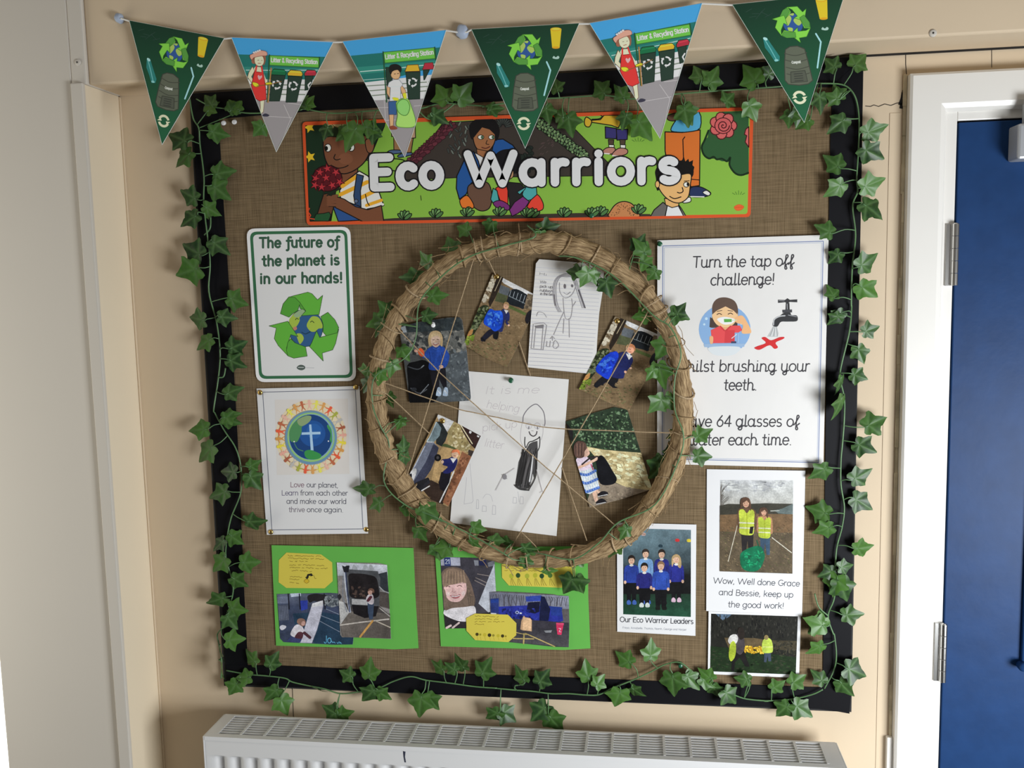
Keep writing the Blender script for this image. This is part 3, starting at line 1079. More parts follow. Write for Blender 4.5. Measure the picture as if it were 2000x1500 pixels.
p.poly(SK, [(330, 830), (380, 800), (470, 830), (560, 890), (660, 915), (770, 880), (790, 1010), (620, 1012), (500, 950), (400, 900)], K0, 8)
p.poly((98, 60, 42), [(250, 950), (300, 790), (340, 780), (380, 900), (350, 1000)], K0, 7)
for k in range(4):
    p.line((112, 70, 50), 22, [(335, 815 + k * 20), (410, 800 + k * 26)]).line(K0, 4, [(340, 828 + k * 20), (400, 818 + k * 24)])
for (x0, y0, x1, y1) in ((330, 800, 390, 720), (360, 800, 420, 740), (300, 790, 310, 720), (400, 760, 440, 740)):
    p.line((34, 36, 28), 12, [(x0, y0), (x1, y1)])
p.ell((84, 24, 32), 330, 660, 120, 105, 0, 20, (34, 12, 16), 8)
for (cx, cy) in ((330, 580), (270, 610), (400, 610), (235, 660), (320, 655), (430, 690), (285, 730), (370, 715), (230, 715)):
    st = []
    for k in range(10):
        r = 44 if k % 2 == 0 else 15
        a = k * PI / 5 + cx
        st.append((cx + r * math.cos(a), cy + r * math.sin(a)))
    p.poly((172, 50, 58), st, (74, 16, 24), 5)
p.poly((36, 78, 48), [(215, 1005), (240, 950), (300, 945), (345, 935), (360, 960), (340, 1008)], K0, 6)
p.line((196, 70, 44), 8, [(170, 900), (185, 905), (172, 930), (195, 960), (180, 985), (225, 992)])
# woman in a blue jacket and orange gloves
p.v(*Z5)
p.poly((36, 78, 140), [(1690, 345), (1760, 340), (1840, 390), (1890, 460), (1885, 560), (1700, 560), (1660, 480)], K0, 9)
p.blob((22, 20, 22), [(1500, 330), (1490, 230), (1560, 175), (1680, 180), (1730, 260), (1710, 350), (1660, 330), (1540, 340)], K0, 5)
WS = (146, 96, 64)
p.blob(WS, [(1520, 290), (1570, 235), (1640, 240), (1695, 300), (1690, 370), (1650, 430), (1600, 450), (1545, 415), (1520, 350)], K0, 8)
p.poly((22, 20, 22), [(1510, 290), (1560, 215), (1640, 200), (1700, 260), (1700, 310), (1650, 262), (1590, 245), (1545, 300), (1522, 330)])
for ex in (1580, 1668):
    p.ell((214, 212, 208), ex, 325, 25, 18, 0, 12, K0, 5).ell((70, 96, 72), ex + 10, 325, 11, 14, 0, 10)
p.line(K0, 6, [(1632, 350), (1622, 378), (1645, 384)], True).line((84, 40, 34), 9, [(1588, 408), (1620, 416), (1652, 402)], True)
p.poly(WS, [(1545, 420), (1640, 440), (1600, 500), (1550, 470)], K0, 6)
p.poly((204, 202, 206), [(1530, 450), (1600, 490), (1590, 600), (1560, 560)], K0, 6)
p.poly((36, 78, 140), [(1520, 440), (1560, 520), (1590, 640), (1500, 700), (1460, 790), (1405, 830), (1380, 740), (1385, 640), (1440, 520)], K0, 9)
p.blob((96, 70, 58), [(1480, 720), (1560, 690), (1640, 700), (1670, 800), (1650, 900), (1580, 925), (1510, 880), (1475, 800)], K0, 8)
p.blob((205, 108, 44), [(1415, 830), (1470, 800), (1520, 870), (1515, 905), (1480, 890), (1460, 905), (1430, 900), (1410, 860)], K0, 7)
# child in teal sleeves and purple gloves
p.blob((24, 22, 26), [(1680, 540), (1700, 470), (1760, 430), (1850, 430), (1900, 480), (1900, 600), (1800, 620), (1700, 600)], K0, 6)
p.blob((186, 142, 104), [(1770, 590), (1830, 560), (1845, 640), (1800, 670), (1772, 650)], K0, 6).ell((214, 212, 208), 1806, 610, 12, 17, 0, 10, K0, 4)
p.poly((206, 62, 48), [(1700, 740), (1780, 690), (1800, 760), (1800, 880), (1740, 850)], K0, 7)
p.poly((70, 150, 152), [(1680, 740), (1712, 760), (1730, 850), (1690, 880), (1660, 830)], K0, 7)
p.poly((38, 34, 36), [(1790, 690), (1900, 700), (1960, 760), (1900, 860), (1820, 900)], K0, 7)
p.v(*Z6)
p.blob((208, 64, 50), [(120, 850), (190, 760), (240, 820), (235, 880), (140, 890)], K0, 7)
p.poly((72, 152, 156), [(100, 690), (190, 700), (195, 760), (150, 800), (110, 810), (80, 760)], K0, 7)
p.poly((72, 152, 156), [(40, 740), (110, 700), (100, 720), (60, 760)], K0, 6)
p.poly((114, 48, 112), [(85, 775), (135, 815), (100, 870), (50, 905), (0, 930), (-20, 880), (20, 820)], K0, 7)
p.v(*Z5).blob((108, 44, 106), [(1680, 860), (1740, 840), (1810, 880), (1800, 920), (1720, 905)], K0, 7)
# watering can, short trousers and trainers
p.v(*Z6)
p.poly((196, 158, 50), [(720, 140), (850, 140), (845, 210), (830, 240), (780, 220), (620, 195), (615, 180), (690, 175)], K0, 8)
p.blob((196, 158, 50), [(565, 190), (580, 155), (615, 175), (622, 195), (605, 230), (575, 225)], K0, 8)
p.line(K0, 8, [(625, 172), (680, 168), (705, 150), (690, 140)], True)
p.poly((54, 50, 104), [(728, 230), (820, 245), (815, 325), (730, 320)], K0, 8).poly((54, 50, 104), [(815, 250), (905, 250), (900, 330), (820, 335)], K0, 8)
for x in (776, 866):
    p.poly((74, 60, 50), [(x - 24, 330), (x + 20, 332), (x + 16, 375), (x - 20, 375)], K0, 6).poly((206, 204, 202), [(x - 20, 370), (x + 22, 372), (x + 20, 398), (x - 18, 398)], K0, 6)
p.blob((170, 118, 104), [(705, 430), (740, 395), (800, 395), (802, 430), (760, 445)], K0, 7).blob((170, 118, 104), [(780, 450), (830, 400), (895, 405), (898, 440), (830, 462)], K0, 7)
p.line((210, 206, 204), 9, [(705, 438), (760, 442)]).line((210, 206, 204), 9, [(785, 456), (830, 460)])
for gx, gy in ((985, 345), (1770, 760)):
    for k in range(5):
        p.line((74, 112, 46), 5, [(gx + (k - 2) * 14, gy), (gx + (k - 2) * 24, gy - 30 + abs(k - 2) * 9)])
# person in orange trousers
p.poly((196, 104, 46), [(1195, 270), (1330, 275), (1470, 255), (1468, 420), (1465, 690), (1395, 700), (1390, 640), (1340, 470), (1320, 560), (1230, 600), (1196, 420)], K0, 9)
p.line(K0, 8, [(1350, 310), (1335, 330), (1340, 480)]).line(K0, 7, [(1396, 640), (1462, 646)])
p.blob((78, 152, 190), [(1240, 255), (1280, 180), (1330, 120), (1460, 112), (1470, 240), (1380, 270), (1290, 272)], K0, 8, 3)
p.blob((90, 62, 50), [(1210, 150), (1250, 130), (1290, 125), (1280, 180), (1225, 180)], K0, 7)
p.blob((38, 48, 84), [(1385, 760), (1400, 705), (1470, 700), (1540, 735), (1550, 760), (1500, 778), (1420, 780)], K0, 8)
p.blob((208, 206, 204), [(1490, 745), (1520, 728), (1550, 752), (1530, 768)], K0, 6).line((206, 204, 202), 8, [(1395, 776), (1500, 778)])
p.blob((206, 204, 202), [(1340, 800), (1390, 780), (1395, 815), (1340, 826)], K0, 7)
# rose bush
p.poly((46, 82, 50), [(1640, 112), (1848, 108), (1850, 600), (1800, 612), (1740, 590), (1705, 540), (1690, 500), (1640, 500), (1590, 480), (1540, 480), (1490, 450), (1480, 380), (1500, 340), (1530, 310), (1535, 260), (1600, 180)])
p.line((24, 42, 26), 15, [(1535, 260), (1505, 335), (1482, 390), (1500, 450), (1540, 478), (1575, 465), (1600, 485), (1640, 480), (1680, 500), (1705, 470), (1700, 530), (1740, 590), (1790, 608), (1846, 590)], True)


def rose(cx, cy, r):
    for k in range(7):
        a = k * 51
        p.ell((192, 92, 92), cx + r * .62 * math.cos(math.radians(a)), cy + r * .62 * math.sin(math.radians(a)), r * .46, r * .42, a, 12, (66, 24, 28), 8)
    p.ell((190, 88, 90), cx, cy, r * .66, r * .62, 0, 16, (66, 24, 28), 7)
    p.line((66, 24, 28), 8, [(cx + (r * .5 - i * r * .022) * math.cos(i * .55), cy + (r * .5 - i * r * .022) * math.sin(i * .55)) for i in range(22)])


rose(1650, 222, 100)
p.poly((192, 92, 92), [(1850, 230), (1826, 250), (1816, 290), (1834, 300), (1822, 350), (1850, 390)], (66, 24, 28), 8)
# boy with spiky hair
p.v(*Z6)
p.poly((96, 92, 90), [(1080, 935), (1110, 880), (1180, 820), (1215, 850), (1200, 935)], K0, 8)
p.poly((206, 206, 210), [(1196, 935), (1215, 840), (1290, 830), (1345, 935)], K0, 8).poly((96, 92, 90), [(1300, 835), (1325, 870), (1362, 932), (1340, 932)], K0, 6)
p.poly((206, 160, 104), [(1190, 790), (1310, 800), (1300, 850), (1250, 862), (1200, 840)], K0, 7)
p.blob((22, 20, 20), [(1125, 640), (1120, 570), (1180, 500), (1280, 490), (1400, 520), (1410, 620), (1300, 640), (1160, 720), (1130, 720)])
p.poly((22, 20, 20), [(1300, 520), (1335, 482), (1350, 505), (1378, 480), (1385, 505), (1415, 490), (1410, 530), (1425, 545), (1412, 600), (1330, 600)])
p.blob((210, 164, 108), [(1145, 690), (1200, 640), (1300, 610), (1395, 600), (1392, 690), (1375, 780), (1310, 825), (1240, 810), (1180, 760)], K0, 8)
p.ell((210, 164, 108), 1136, 680, 17, 28, 0, 12, K0, 6)
p.ell((214, 212, 208), 1362, 682, 22, 20, 0, 12, K0, 6).ell((22, 20, 20), 1374, 680, 10, 14, 0, 10)
p.line(K0, 8, [(1330, 705), (1336, 735), (1312, 748), (1292, 742)], True).line(K0, 8, [(1232, 774), (1270, 792), (1320, 778)], True)
p.line(K0, 6, [(1345, 655), (1385, 652)])
# shaved head at the lower edge
p.blob((180, 120, 78), [(765, 938), (775, 880), (820, 830), (880, 814), (940, 835), (980, 890), (984, 938)], K0, 8, 4)
for i in range(60):
    a, r = rnd.uniform(PI, 2 * PI), rnd.uniform(45, 100)
    p.ell((60, 40, 28), 875 + r * math.cos(a), 925 + r * .95 * math.sin(a), 3.4, 3.4, 0, 5)
# sprouts along the lower edge
for cx, cy, zz in ((960, 985, Z5), (1215, 970, Z5), (1470, 960, Z5), (1735, 955, Z5), (160, 930, Z6), (410, 925, Z6), (695, 915, Z6), (990, 900, Z6), (1960, 965, Z5), (625, 925, Z6)):
    p.v(*zz)
    for k in range(5):
        a = -90 + (k - 2) * 26
        p.ell((110, 150, 92) if k % 2 else (74, 112, 66), cx + 34 * math.cos(math.radians(a)), cy + 42 * math.sin(math.radians(a)) + 12, 38, 16, a, 10, (22, 28, 20), 7)
p.v(*Z6).blob((206, 92, 48), [(1735, 858), (1770, 838), (1800, 845), (1812, 858), (1790, 880), (1755, 884)], (186, 70, 36), 3).line((186, 70, 36), 4, [(1745, 860), (1800, 858)]).line((150, 150, 80), 3, [(1735, 895), (1812, 893)])
p.clip = None
p.v(0, 0, 1)
# lettering
p.part = 'lettering'
p.text('Eco', (203, 202, 207), 16.5, (731, 366), (860, 362), 80, FONT_LONG, (-.03, -1), outline=((24, 22, 26), 2.6), track=.12)
p.text('Warriors', (203, 202, 207), 16.5, (914, 359), (1321, 353), 80, FONT_LONG, (-.03, -1), .02, outline=((24, 22, 26), 2.6), track=.12)
p.build({'rim': ('orange_rim', bn), 'illustration': ('illustration', bn), 'lettering': ('lettering', bn)}, M['gloss_ink'])

# ================================================================== bunting
BTY = -0.119
bt = thing('bunting', at(930, 60, BTY), 'string of six triangular recycling flags hanging across the beam above the board', 'bunting')


def aff(src, dst):
    (x0, y0), (x1, y1), (x2, y2) = src
    d = (x1 - x0) * (y2 - y0) - (x2 - x0) * (y1 - y0)
    out = []
    for k in (0, 1):
        u, v, w = dst[0][k], dst[1][k], dst[2][k]
        a = ((v - u) * (y2 - y0) - (w - u) * (y1 - y0)) / d
        b = ((w - u) * (x1 - x0) - (v - u) * (x2 - x0)) / d
        out += [a, b, u - a * x0 - b * y0]
    return out


def recycle(p, cx, cy, r, cg=(98, 158, 72), dk=(44, 84, 40), rot=0, land=(150, 172, 84)):
    """globe wrapped by three folded chasing arrows"""
    p.ell((46, 76, 130), cx, cy, r * .52, r * .56, 0, 24, (36, 56, 80), r * .02)
    for pts in (((-.45, -.2), (-.2, -.48), (-.05, -.3), (-.15, -.05), (-.3, .1)), ((.05, -.2), (.3, -.35), (.48, -.1), (.3, .12), (.12, 0)), ((-.3, .2), (-.05, .25), (-.1, .45), (-.25, .4)), ((-.15, -.5), (.1, -.55), (.05, -.42))):
        p.blob(land, [(cx + r * x, cy + r * y) for x, y in pts])
    for k in range(3):
        a = math.radians(rot + 120 * k)
        c, s = math.cos(a), math.sin(a)
        T = lambda l: [(cx + r * (x * c - y * s), cy + r * (x * s + y * c)) for x, y in l]
        p.poly(cg, T([(-.72, -.22), (-.52, -.68), (-.30, -.86), (.20, -.94), (.48, -.66), (.66, -.86), (.58, -.20), (.05, -.30), (.22, -.42), (-.06, -.74), (-.28, -.84), (-.12, -.60), (-.46, -.12)]), dk, r * .025)
        p.poly((78, 134, 58), T([(-.72, -.22), (-.54, -.66), (-.32, -.82), (-.18, -.62), (-.46, -.12)]), dk, r * .02)


def green_dot(p, cx, cy, r, c=(206, 216, 160)):
    for k in (0, 180):
        pts = arc(cx, cy, r, r, -160 + k, -20 + k, 10) + arc(cx, cy, r * .62, r * .62, -20 + k, -160 + k, 10)
        p.poly(c, pts)
        a = math.radians(-5 + k)
        p.poly(c, [(cx + r * .35 * math.cos(a), cy + r * .35 * math.sin(a)), (cx + r * 1.12 * math.cos(a), cy + r * 1.12 * math.sin(a)), (cx + r * .75 * math.cos(a + .75), cy + r * .75 * math.sin(a + .75))])


def flag_green(p):
    D = (28, 62, 42)
    p.poly(D, [(215, 205), (970, 163), (592, 1037)])
    p.poly([(22, 46, 34), (26, 54, 38), (34, 84, 56)], [(225, 208), (960, 168), (592, 1025)])
    for i in range(7):
        p.line((40, 62, 52), 4, [(300 + i * 20, 260 + (i * 37) % 60), (340 + i * 22, 240 + (i * 53) % 70)])
    recycle(p, 600, 355, 128, (116, 182, 66), (58, 112, 42), 8)
    p.poly((222, 168, 40), [(768, 205), (845, 205), (832, 332), (780, 332)]).ell((206, 150, 36), 806, 204, 39, 13).ell((196, 140, 32), 806, 332, 26, 8).ell((226, 180, 60), 806, 202, 30, 8)
    p.blob((150, 176, 164), [(783, 405), (792, 390), (805, 400), (820, 390), (830, 398), (824, 410), (805, 412)])
    p.line((142, 186, 204), 11, [(742, 432), (768, 490), (724, 665)])
    p.poly((42, 110, 104), [(390, 450), (415, 440), (440, 490), (485, 575), (480, 605), (450, 612), (425, 560), (395, 510)])
    p.line((96, 160, 156), 6, [(400, 455), (430, 520), (462, 600)]).ell((150, 190, 186), 405, 450, 16, 10, 30, 10).ell((120, 172, 168), 460, 600, 14, 8, 0, 10)
    G = (84, 88, 74)
    p.poly(G, [(528, 530), (560, 512), (610, 510), (655, 532), (668, 620), (682, 750), (650, 772), (590, 778), (520, 768), (500, 740), (512, 620)], (58, 60, 52), 6)
    for y in (560, 605, 655, 700):
        p.line((62, 64, 55), 5, [(518, y - 4), (590, y + 14), (668, y - 2)], True)
    p.poly((74, 77, 66), [(545, 685), (640, 680), (648, 755), (538, 758)], (58, 60, 52), 5)
    for k in range(4):
        p.line((54, 56, 50), 6, [(565, 700 + k * 16), (620, 698 + k * 16)])
    p.text('Compost', (176, 178, 168), 4.5, (560, 628), (618, 626), 22)
    green_dot(p, 582, 862, 46)


def station(p, boy):
    T = [(1040, 163), (1828, 22), (1533, 968)]
    p.poly((62, 140, 200), T)
    if not boy:
        p.poly((34, 100, 92), [(1108, 282), (1790, 150), (1725, 360), (1200, 462)])
        p.poly((46, 116, 104), [(1150, 370), (1760, 252), (1745, 300), (1175, 412)])
        p.line((170, 190, 180), 5, [(1195, 388), (1365, 352), (1640, 290), (1745, 265)])
        p.poly((214, 210, 192), [(1200, 460), (1728, 345), (1668, 545), (1265, 615)])
        for k in range(3):
            p.line((110, 120, 104), 8, [(1212, 500 + k * 38), (1716 - k * 20, 392 + k * 42)])
        p.poly((134, 128, 128), [(1270, 608), (1672, 532), (1533, 968)])
        for a, b in (((1530, 590), (1600, 690)), ((1430, 705), (1610, 675)), ((1560, 570), (1660, 560)), ((1600, 690), (1560, 880))):
            p.line((168, 162, 160), 4, [a, b])
    p.poly((96, 166, 64), [(1358, 235), (1740, 168), (1748, 245), (1368, 310)], (50, 98, 44), 5)
    p.line((36, 74, 46), 9, [(1354, 232), (1398, 595)]).line((36, 74, 46), 9, [(1740, 165), (1752, 240)])
    p.text('Litter & Recycling Station', (212, 228, 190), 6, (1378, 282), (1732, 220), 44)
    for i, (x, y, c) in enumerate(((1392, 330, (28, 96, 60)), (1520, 310, (196, 152, 44)), (1650, 282, (156, 44, 56)))):
        w = 110 if i < 2 else 85
        q = [(x, y + 50), (x + w, y + 32), (x + w + 6, y + 10), (x + w * .85, y - 10), (x + w * .15, y), (x - 4, y + 30)]
        p.poly(c, q, (24, 60, 40), 5)
        p.line(tuple(min(255, int(k * 1.3)) for k in c), 6, [(x + 12, y + 16), (x + w - 8, y)])
        h = (205, 205, 110)[i]
        bw = (104, 108, 62)[i]
        p.poly((38, 54, 44), [(x + 6, y + 52), (x + 6 + bw, y + 34), (x + bw - 4, y + 34 + h), (x + 22, y + 52 + h)], (24, 38, 30), 4)
        for k in range(3):
            a = math.radians(120 * k - 60)
            if i == 2:
                continue
            cx, cy = x + 56, y + 118
            p.line((206, 210, 206), 11, [(cx + 30 * math.cos(a + d), cy + 30 * math.sin(a + d)) for d in (-.55, -.2, .15, .5)])
            p.poly((206, 210, 206), [(cx + 18 * math.cos(a + .5), cy + 18 * math.sin(a + .5)), (cx + 44 * math.cos(a + .5), cy + 44 * math.sin(a + .5)), (cx + 30 * math.cos(a + 1.0), cy + 30 * math.sin(a + 1.0))])
        if i == 2:
            p.line((206, 210, 206), 10, [(x + 55, y + 92), (x + 40, y + 115), (x + 52, y + 138)])


def woman(p):
    S1 = (224, 196, 160)
    p.line((150, 108, 60), 9, [(1385, 330), (1405, 598)])
    p.poly(S1, [(1262, 345), (1310, 340), (1345, 400), (1370, 440), (1390, 455), (1370, 470), (1330, 430), (1240, 390)])
    p.poly(S1, [(1240, 350), (1220, 400), (1215, 440), (1260, 480), (1290, 480), (1245, 430), (1262, 380)], (120, 84, 60), 3)
    p.poly(S1, [(1340, 590), (1375, 588), (1382, 680), (1360, 705), (1352, 640)], (120, 84, 60), 3)
    p.poly((200, 52, 48), [(1262, 385), (1330, 378), (1345, 420), (1370, 500), (1388, 580), (1340, 602), (1300, 590), (1256, 500)], (120, 26, 28), 4)
    p.line((200, 52, 48), 11, [(1270, 385), (1270, 340)]).line((200, 52, 48), 11, [(1325, 380), (1308, 330)])
    p.blob((232, 150, 150), [(1308, 440), (1292, 415), (1300, 404), (1309, 412), (1320, 402), (1326, 416)])
    p.blob((138, 88, 68), [(1225, 310), (1235, 240), (1290, 215), (1330, 260), (1325, 320), (1290, 280), (1250, 325)])
    p.blob(S1, [(1248, 270), (1300, 252), (1322, 290), (1312, 325), (1280, 336), (1252, 315)], (120, 84, 60), 3)
    p.blob((206, 142, 122), [(1205, 270), (1235, 245), (1275, 215), (1325, 212), (1335, 240), (1290, 255), (1240, 278), (1225, 300)], (120, 70, 56), 3)
    for k in range(4):
        p.ell((226, 226, 226), 1232 + k * 14, 240 - k * 9, 9, 7, 0, 8)
    p.line((90, 60, 50), 3, [(1270, 292), (1282, 290)]).line((90, 60, 50), 3, [(1298, 288), (1308, 286)]).line((150, 70, 60), 4, [(1278, 316), (1298, 312)])
    p.blob((222, 190, 44), [(1262, 470), (1300, 470), (1315, 490), (1290, 500), (1268, 490)], (120, 90, 30), 3).blob((222, 190, 44), [(1362, 455), (1400, 440), (1412, 455), (1375, 468)], (120, 90, 30), 3)
    p.line((120, 84, 48), 5, [(1300, 492), (1410, 452), (1480, 415)])
    p.blob((52, 50, 62), [(1378, 708), (1400, 688), (1432, 695), (1420, 708), (1390, 714)])


def boy_flag(p):
    """drawn in the coordinates of the third flag's own enlargement"""
    p.v(*Z2)
    p.poly((62, 140, 200), [(960, 290), (1685, 210), (1395, 1100)])
    p.poly((34, 100, 92), [(1008, 390), (1645, 330), (1600, 470), (1115, 600)])
    p.poly((46, 120, 106), [(1050, 470), (1615, 420), (1600, 465), (1070, 520)])
    p.line((170, 190, 180), 6, [(1085, 500), (1250, 486), (1620, 445)]).line((140, 170, 160), 5, [(1110, 558), (1270, 545)])
    p.poly((214, 210, 192), [(1115, 575), (1590, 520), (1530, 690), (1170, 700)])
    for k in range(3):
        p.line((110, 120, 104), 7, [(1125 + k * 16, 600 + k * 34), (1560, 572 + k * 30)])
    p.poly((134, 128, 128), [(1172, 700), (1527, 688), (1395, 1100)])
    for a, b in (((1250, 690), (1262, 840)), ((1190, 752), (1290, 748)), ((1460, 740), (1510, 735)), ((1262, 840), (1330, 836))):
        p.line((168, 162, 160), 4, [a, b])
    p.poly((96, 166, 64), [(1245, 365), (1600, 332), (1608, 408), (1256, 440)], (50, 98, 44), 5)
    p.line((36, 74, 46), 9, [(1244, 362), (1268, 712)]).line((36, 74, 46), 9, [(1604, 330), (1612, 415)])
    p.text('Litter & Recycling Station', (212, 228, 190), 6, (1262, 412), (1594, 378), 42)
    p.poly((38, 54, 44), [(1262, 470), (1300, 470), (1320, 690), (1276, 692)], (24, 38, 30), 4)
    for x, y, c, bw in ((1400, 450, (196, 152, 44), 108), (1522, 436, (156, 44, 56), 52)):
        w = 100 if bw > 60 else 80
        p.poly(c, [(x - 4, y + 50), (x + w, y + 46), (x + w - 12, y), (x + 12, y + 4)], (80, 50, 30), 4)
        p.poly((38, 54, 44), [(x + 2, y + 54), (x + bw - 6, y + 50), (x + bw - (8 if bw > 60 else 40), y + (240 if bw > 60 else 120)), (x + (20 if bw > 60 else 6), y + (244 if bw > 60 else 122))], (24, 38, 30), 4)
    for k in range(3):
        a = math.radians(120 * k - 60)
        p.line((206, 210, 206), 11, [(1450 + 26 * math.cos(a + d), 574 + 26 * math.sin(a + d)) for d in (-.55, -.2, .15, .5)])
        p.poly((206, 210, 206), [(1450 + 15 * math.cos(a + .5), 574 + 15 * math.sin(a + .5)), (1450 + 40 * math.cos(a + .5), 574 + 40 * math.sin(a + .5)), (1450 + 27 * math.cos(a + 1), 574 + 27 * math.sin(a + 1))])
    p.line((206, 210, 206), 9, [(1560, 540), (1550, 562), (1558, 584)])
    S1 = (198, 152, 110)
    p.poly(S1, [(1270, 600), (1292, 600), (1290, 660), (1330, 690), (1300, 700), (1270, 650)], (110, 72, 50), 3).poly(S1, [(1370, 590), (1400, 630), (1405, 680), (1385, 680), (1365, 620)], (110, 72, 50), 3)
    p.poly((212, 214, 220), [(1285, 575), (1320, 555), (1355, 555), (1382, 590), (1365, 610), (1366, 700), (1290, 705), (1295, 610), (1275, 605)], (120, 122, 130), 3)
    for y in (605, 635, 665):
        p.line((184, 190, 204), 4, [(1298, y), (1364, y - 3)])
    p.poly((52, 82, 124), [(1282, 710), (1340, 705), (1336, 800), (1284, 800)], (30, 50, 80), 3)
    p.poly(S1, [(1286, 800), (1318, 800), (1314, 880), (1292, 882)], (110, 72, 50), 3).blob((122, 62, 44), [(1286, 888), (1310, 876), (1342, 890), (1335, 902), (1295, 904)])
    p.blob(S1, [(1300, 500), (1340, 485), (1362, 510), (1355, 545), (1325, 552), (1302, 535)], (110, 72, 50), 3)
    p.blob((30, 28, 26), [(1285, 490), (1295, 455), (1340, 448), (1372, 470), (1366, 505), (1345, 488), (1310, 498), (1298, 520)])
    p.line((60, 40, 34), 4, [(1322, 516), (1330, 515)]).line((60, 40, 34), 4, [(1344, 514), (1352, 513)])
    p.blob((150, 196, 96), [(1335, 720), (1370, 690), (1415, 690), (1440, 740), (1470, 840), (1455, 885), (1370, 888), (1335, 870), (1345, 800)], (84, 124, 52), 4)
    p.blob((128, 182, 98), [(1340, 730), (1370, 696), (1410, 700), (1430, 745), (1415, 795), (1385, 805), (1350, 780)], (74, 120, 54), 5)
    p.blob((222, 190, 44), [(1312, 680), (1350, 685), (1345, 702), (1318, 698)], None).blob((222, 190, 44), [(1382, 655), (1402, 650), (1406, 682), (1390, 686)], None)


GA, GB = [(215, 205), (970, 163), (592, 1037)], [(1040, 163), (1828, 22), (1533, 968)]
ga = zq(Z3, GA)
gb = zq(Z3, GB)
flags = [('g', zq(Z1, [(900, 143), (1565, 268), (1130, 1012)])), ('w', zq(Z2, [(185, 262), (898, 292), (498, 1062)])), ('b', zq(Z2, [(960, 290), (1685, 210), (1395, 1100)])),
         ('g', ga), ('w', gb), ('g', [(1430, 9), (1651, -14), (1571, 240)])]
FLB = ['dark green flag at the far left of the string', 'recycling station flag with a woman in a red apron, second from left', 'recycling station flag with a boy holding a green sack',
       'dark green flag in the middle of the string', 'recycling station flag with a woman in a red apron, second from right', 'dark green flag at the right end of the string']
tops = []
for (kind, tri), lb in zip(flags, FLB):
    b_ = {'g': 0.012, 'w': -0.01, 'b': 0.0}[kind]
    c = at(tri[0][0], tri[0][1], BTY)
    fpl = (lambda b_, cz: (lambda x, y, lift=0.0: at(x, y, BTY - lift, 0, b_, 0, cz)))(b_, c.z)
    fl = sheet('flag', fpl, tri, M['paper'], bt, 0.0006)
    fl['label'] = lb
    p = Print(fpl, (182, 180, 178))
    p.clip = tri
    if kind == 'b':
        boy_flag(p)
    else:
        p.v(*Z3)
        p.aff = aff(ga if kind == 'g' else gb, tri)
        if kind == 'g':
            flag_green(p)
        else:
            station(p, False)
            woman(p)
        p.v(0, 0, 1)
        p.aff = None
    p.v(0, 0, 1)
    p.line((176, 184, 176), 1.3, [tri[1], tri[2], tri[0]])
    p.build({'illustration': ('flag_print', fl)}, M['gloss_ink'])
    tops += [tri[0], tri[1]]
st = MB()
line = [(236, 36)] + tops[:6] + [(893, 62), (912, 62)] + tops[6:] + [(1700, -18)]
st.tube([at(x, y + (1 if i else 0), BTY + 0.0016) for i, (x, y) in enumerate(line)], 0.0016, 6)
st.build('ribbon', M['string'], bt)


def putty(px, py, r, lb):
    c = at(px, py, BEAM - 0.006)
    t = bpy.data.meshes.new('adhesive_putty')
    bm = bmesh.new()
    bmesh.ops.create_icosphere(bm, subdivisions=3, radius=1)
    for v in bm.verts:
        n = 1 + 0.18 * mnoise.noise(v.co * 1.7 + Vector((px, py, 0)))
        v.co = Vector((v.co.x * r * n, v.co.y * 0.009 * n, v.co.z * r * n * 1.05)) + c
    for f in bm.faces:
        f.smooth = True
    bm.to_mesh(t)
    bm.free()
    return tag(link('adhesive_putty', t, M['putty']), lb, 'adhesive putty', 'putty lumps holding the bunting')


putty(233, 36, 0.0085, 'lump of pale blue putty holding the left end of the bunting ribbon')
putty(903, 62, 0.0115, 'lump of pale blue putty holding the bunting ribbon left of the middle green flag')
# ================================================================== posters and sheets
Z7, Z8 = (300, 420, .23), (400, 740, .2133)
ZT, ZW = (1250, 440, .32), (1180, 900, .2933)
G1, G2 = (500, 1040, .18), (830, 1040, .18)
ZK, ZL, ZM, ZN = (700, 430, .2468), (1000, 430, .26), (700, 740, .2533), (1000, 740, .2533)

# --- "The future of the planet is in our hands!"
pl = plane(-0.0168, 0.004, -0.006, (590, 700))
q1 = [(481, 446.5), (684, 442.5), (695.8, 744), (500.5, 746.5)]
po = thing('poster', pl(590, 745), 'rounded laminated poster, green recycling arrows round a smiling globe', 'poster')
sheet('laminated_sheet', pl, rounded(q1, 17), M['paper'], po, 0.0008)
p = Print(pl, (188, 187, 193))
p.part = 'rim'
p.v(0, 0, 1).poly((206, 214, 208), rounded(q1, 17))
p.poly((48, 92, 66), rounded(inset(q1, 6.2), 14)).poly((188, 187, 193), rounded(inset(q1, 12), 10))
p.part = 'illustration'
p.v(*Z7)
p.ell((44, 78, 120), 1290, 957, 147, 160, 0, 32, (40, 70, 60), 5)
for pts in (((1150, 900), (1180, 850), (1240, 810), (1280, 800), (1275, 840), (1240, 870), (1240, 900), (1210, 950), (1180, 960)), ((1320, 890), (1350, 860), (1400, 870), (1430, 920), (1432, 960), (1400, 965), (1370, 990), (1330, 985), (1300, 940)), ((1215, 1010), (1255, 1010), (1275, 1050), (1245, 1095), (1225, 1060))):
    p.blob((140, 160, 66), pts)
p.blob((128, 150, 120), [(1190, 850), (1240, 808), (1285, 805), (1270, 840), (1220, 870)])
p.blob((166, 110, 96), [(1180, 965), (1205, 945), (1218, 965), (1200, 980)])
AG, DK = (84, 150, 56), (44, 74, 36)
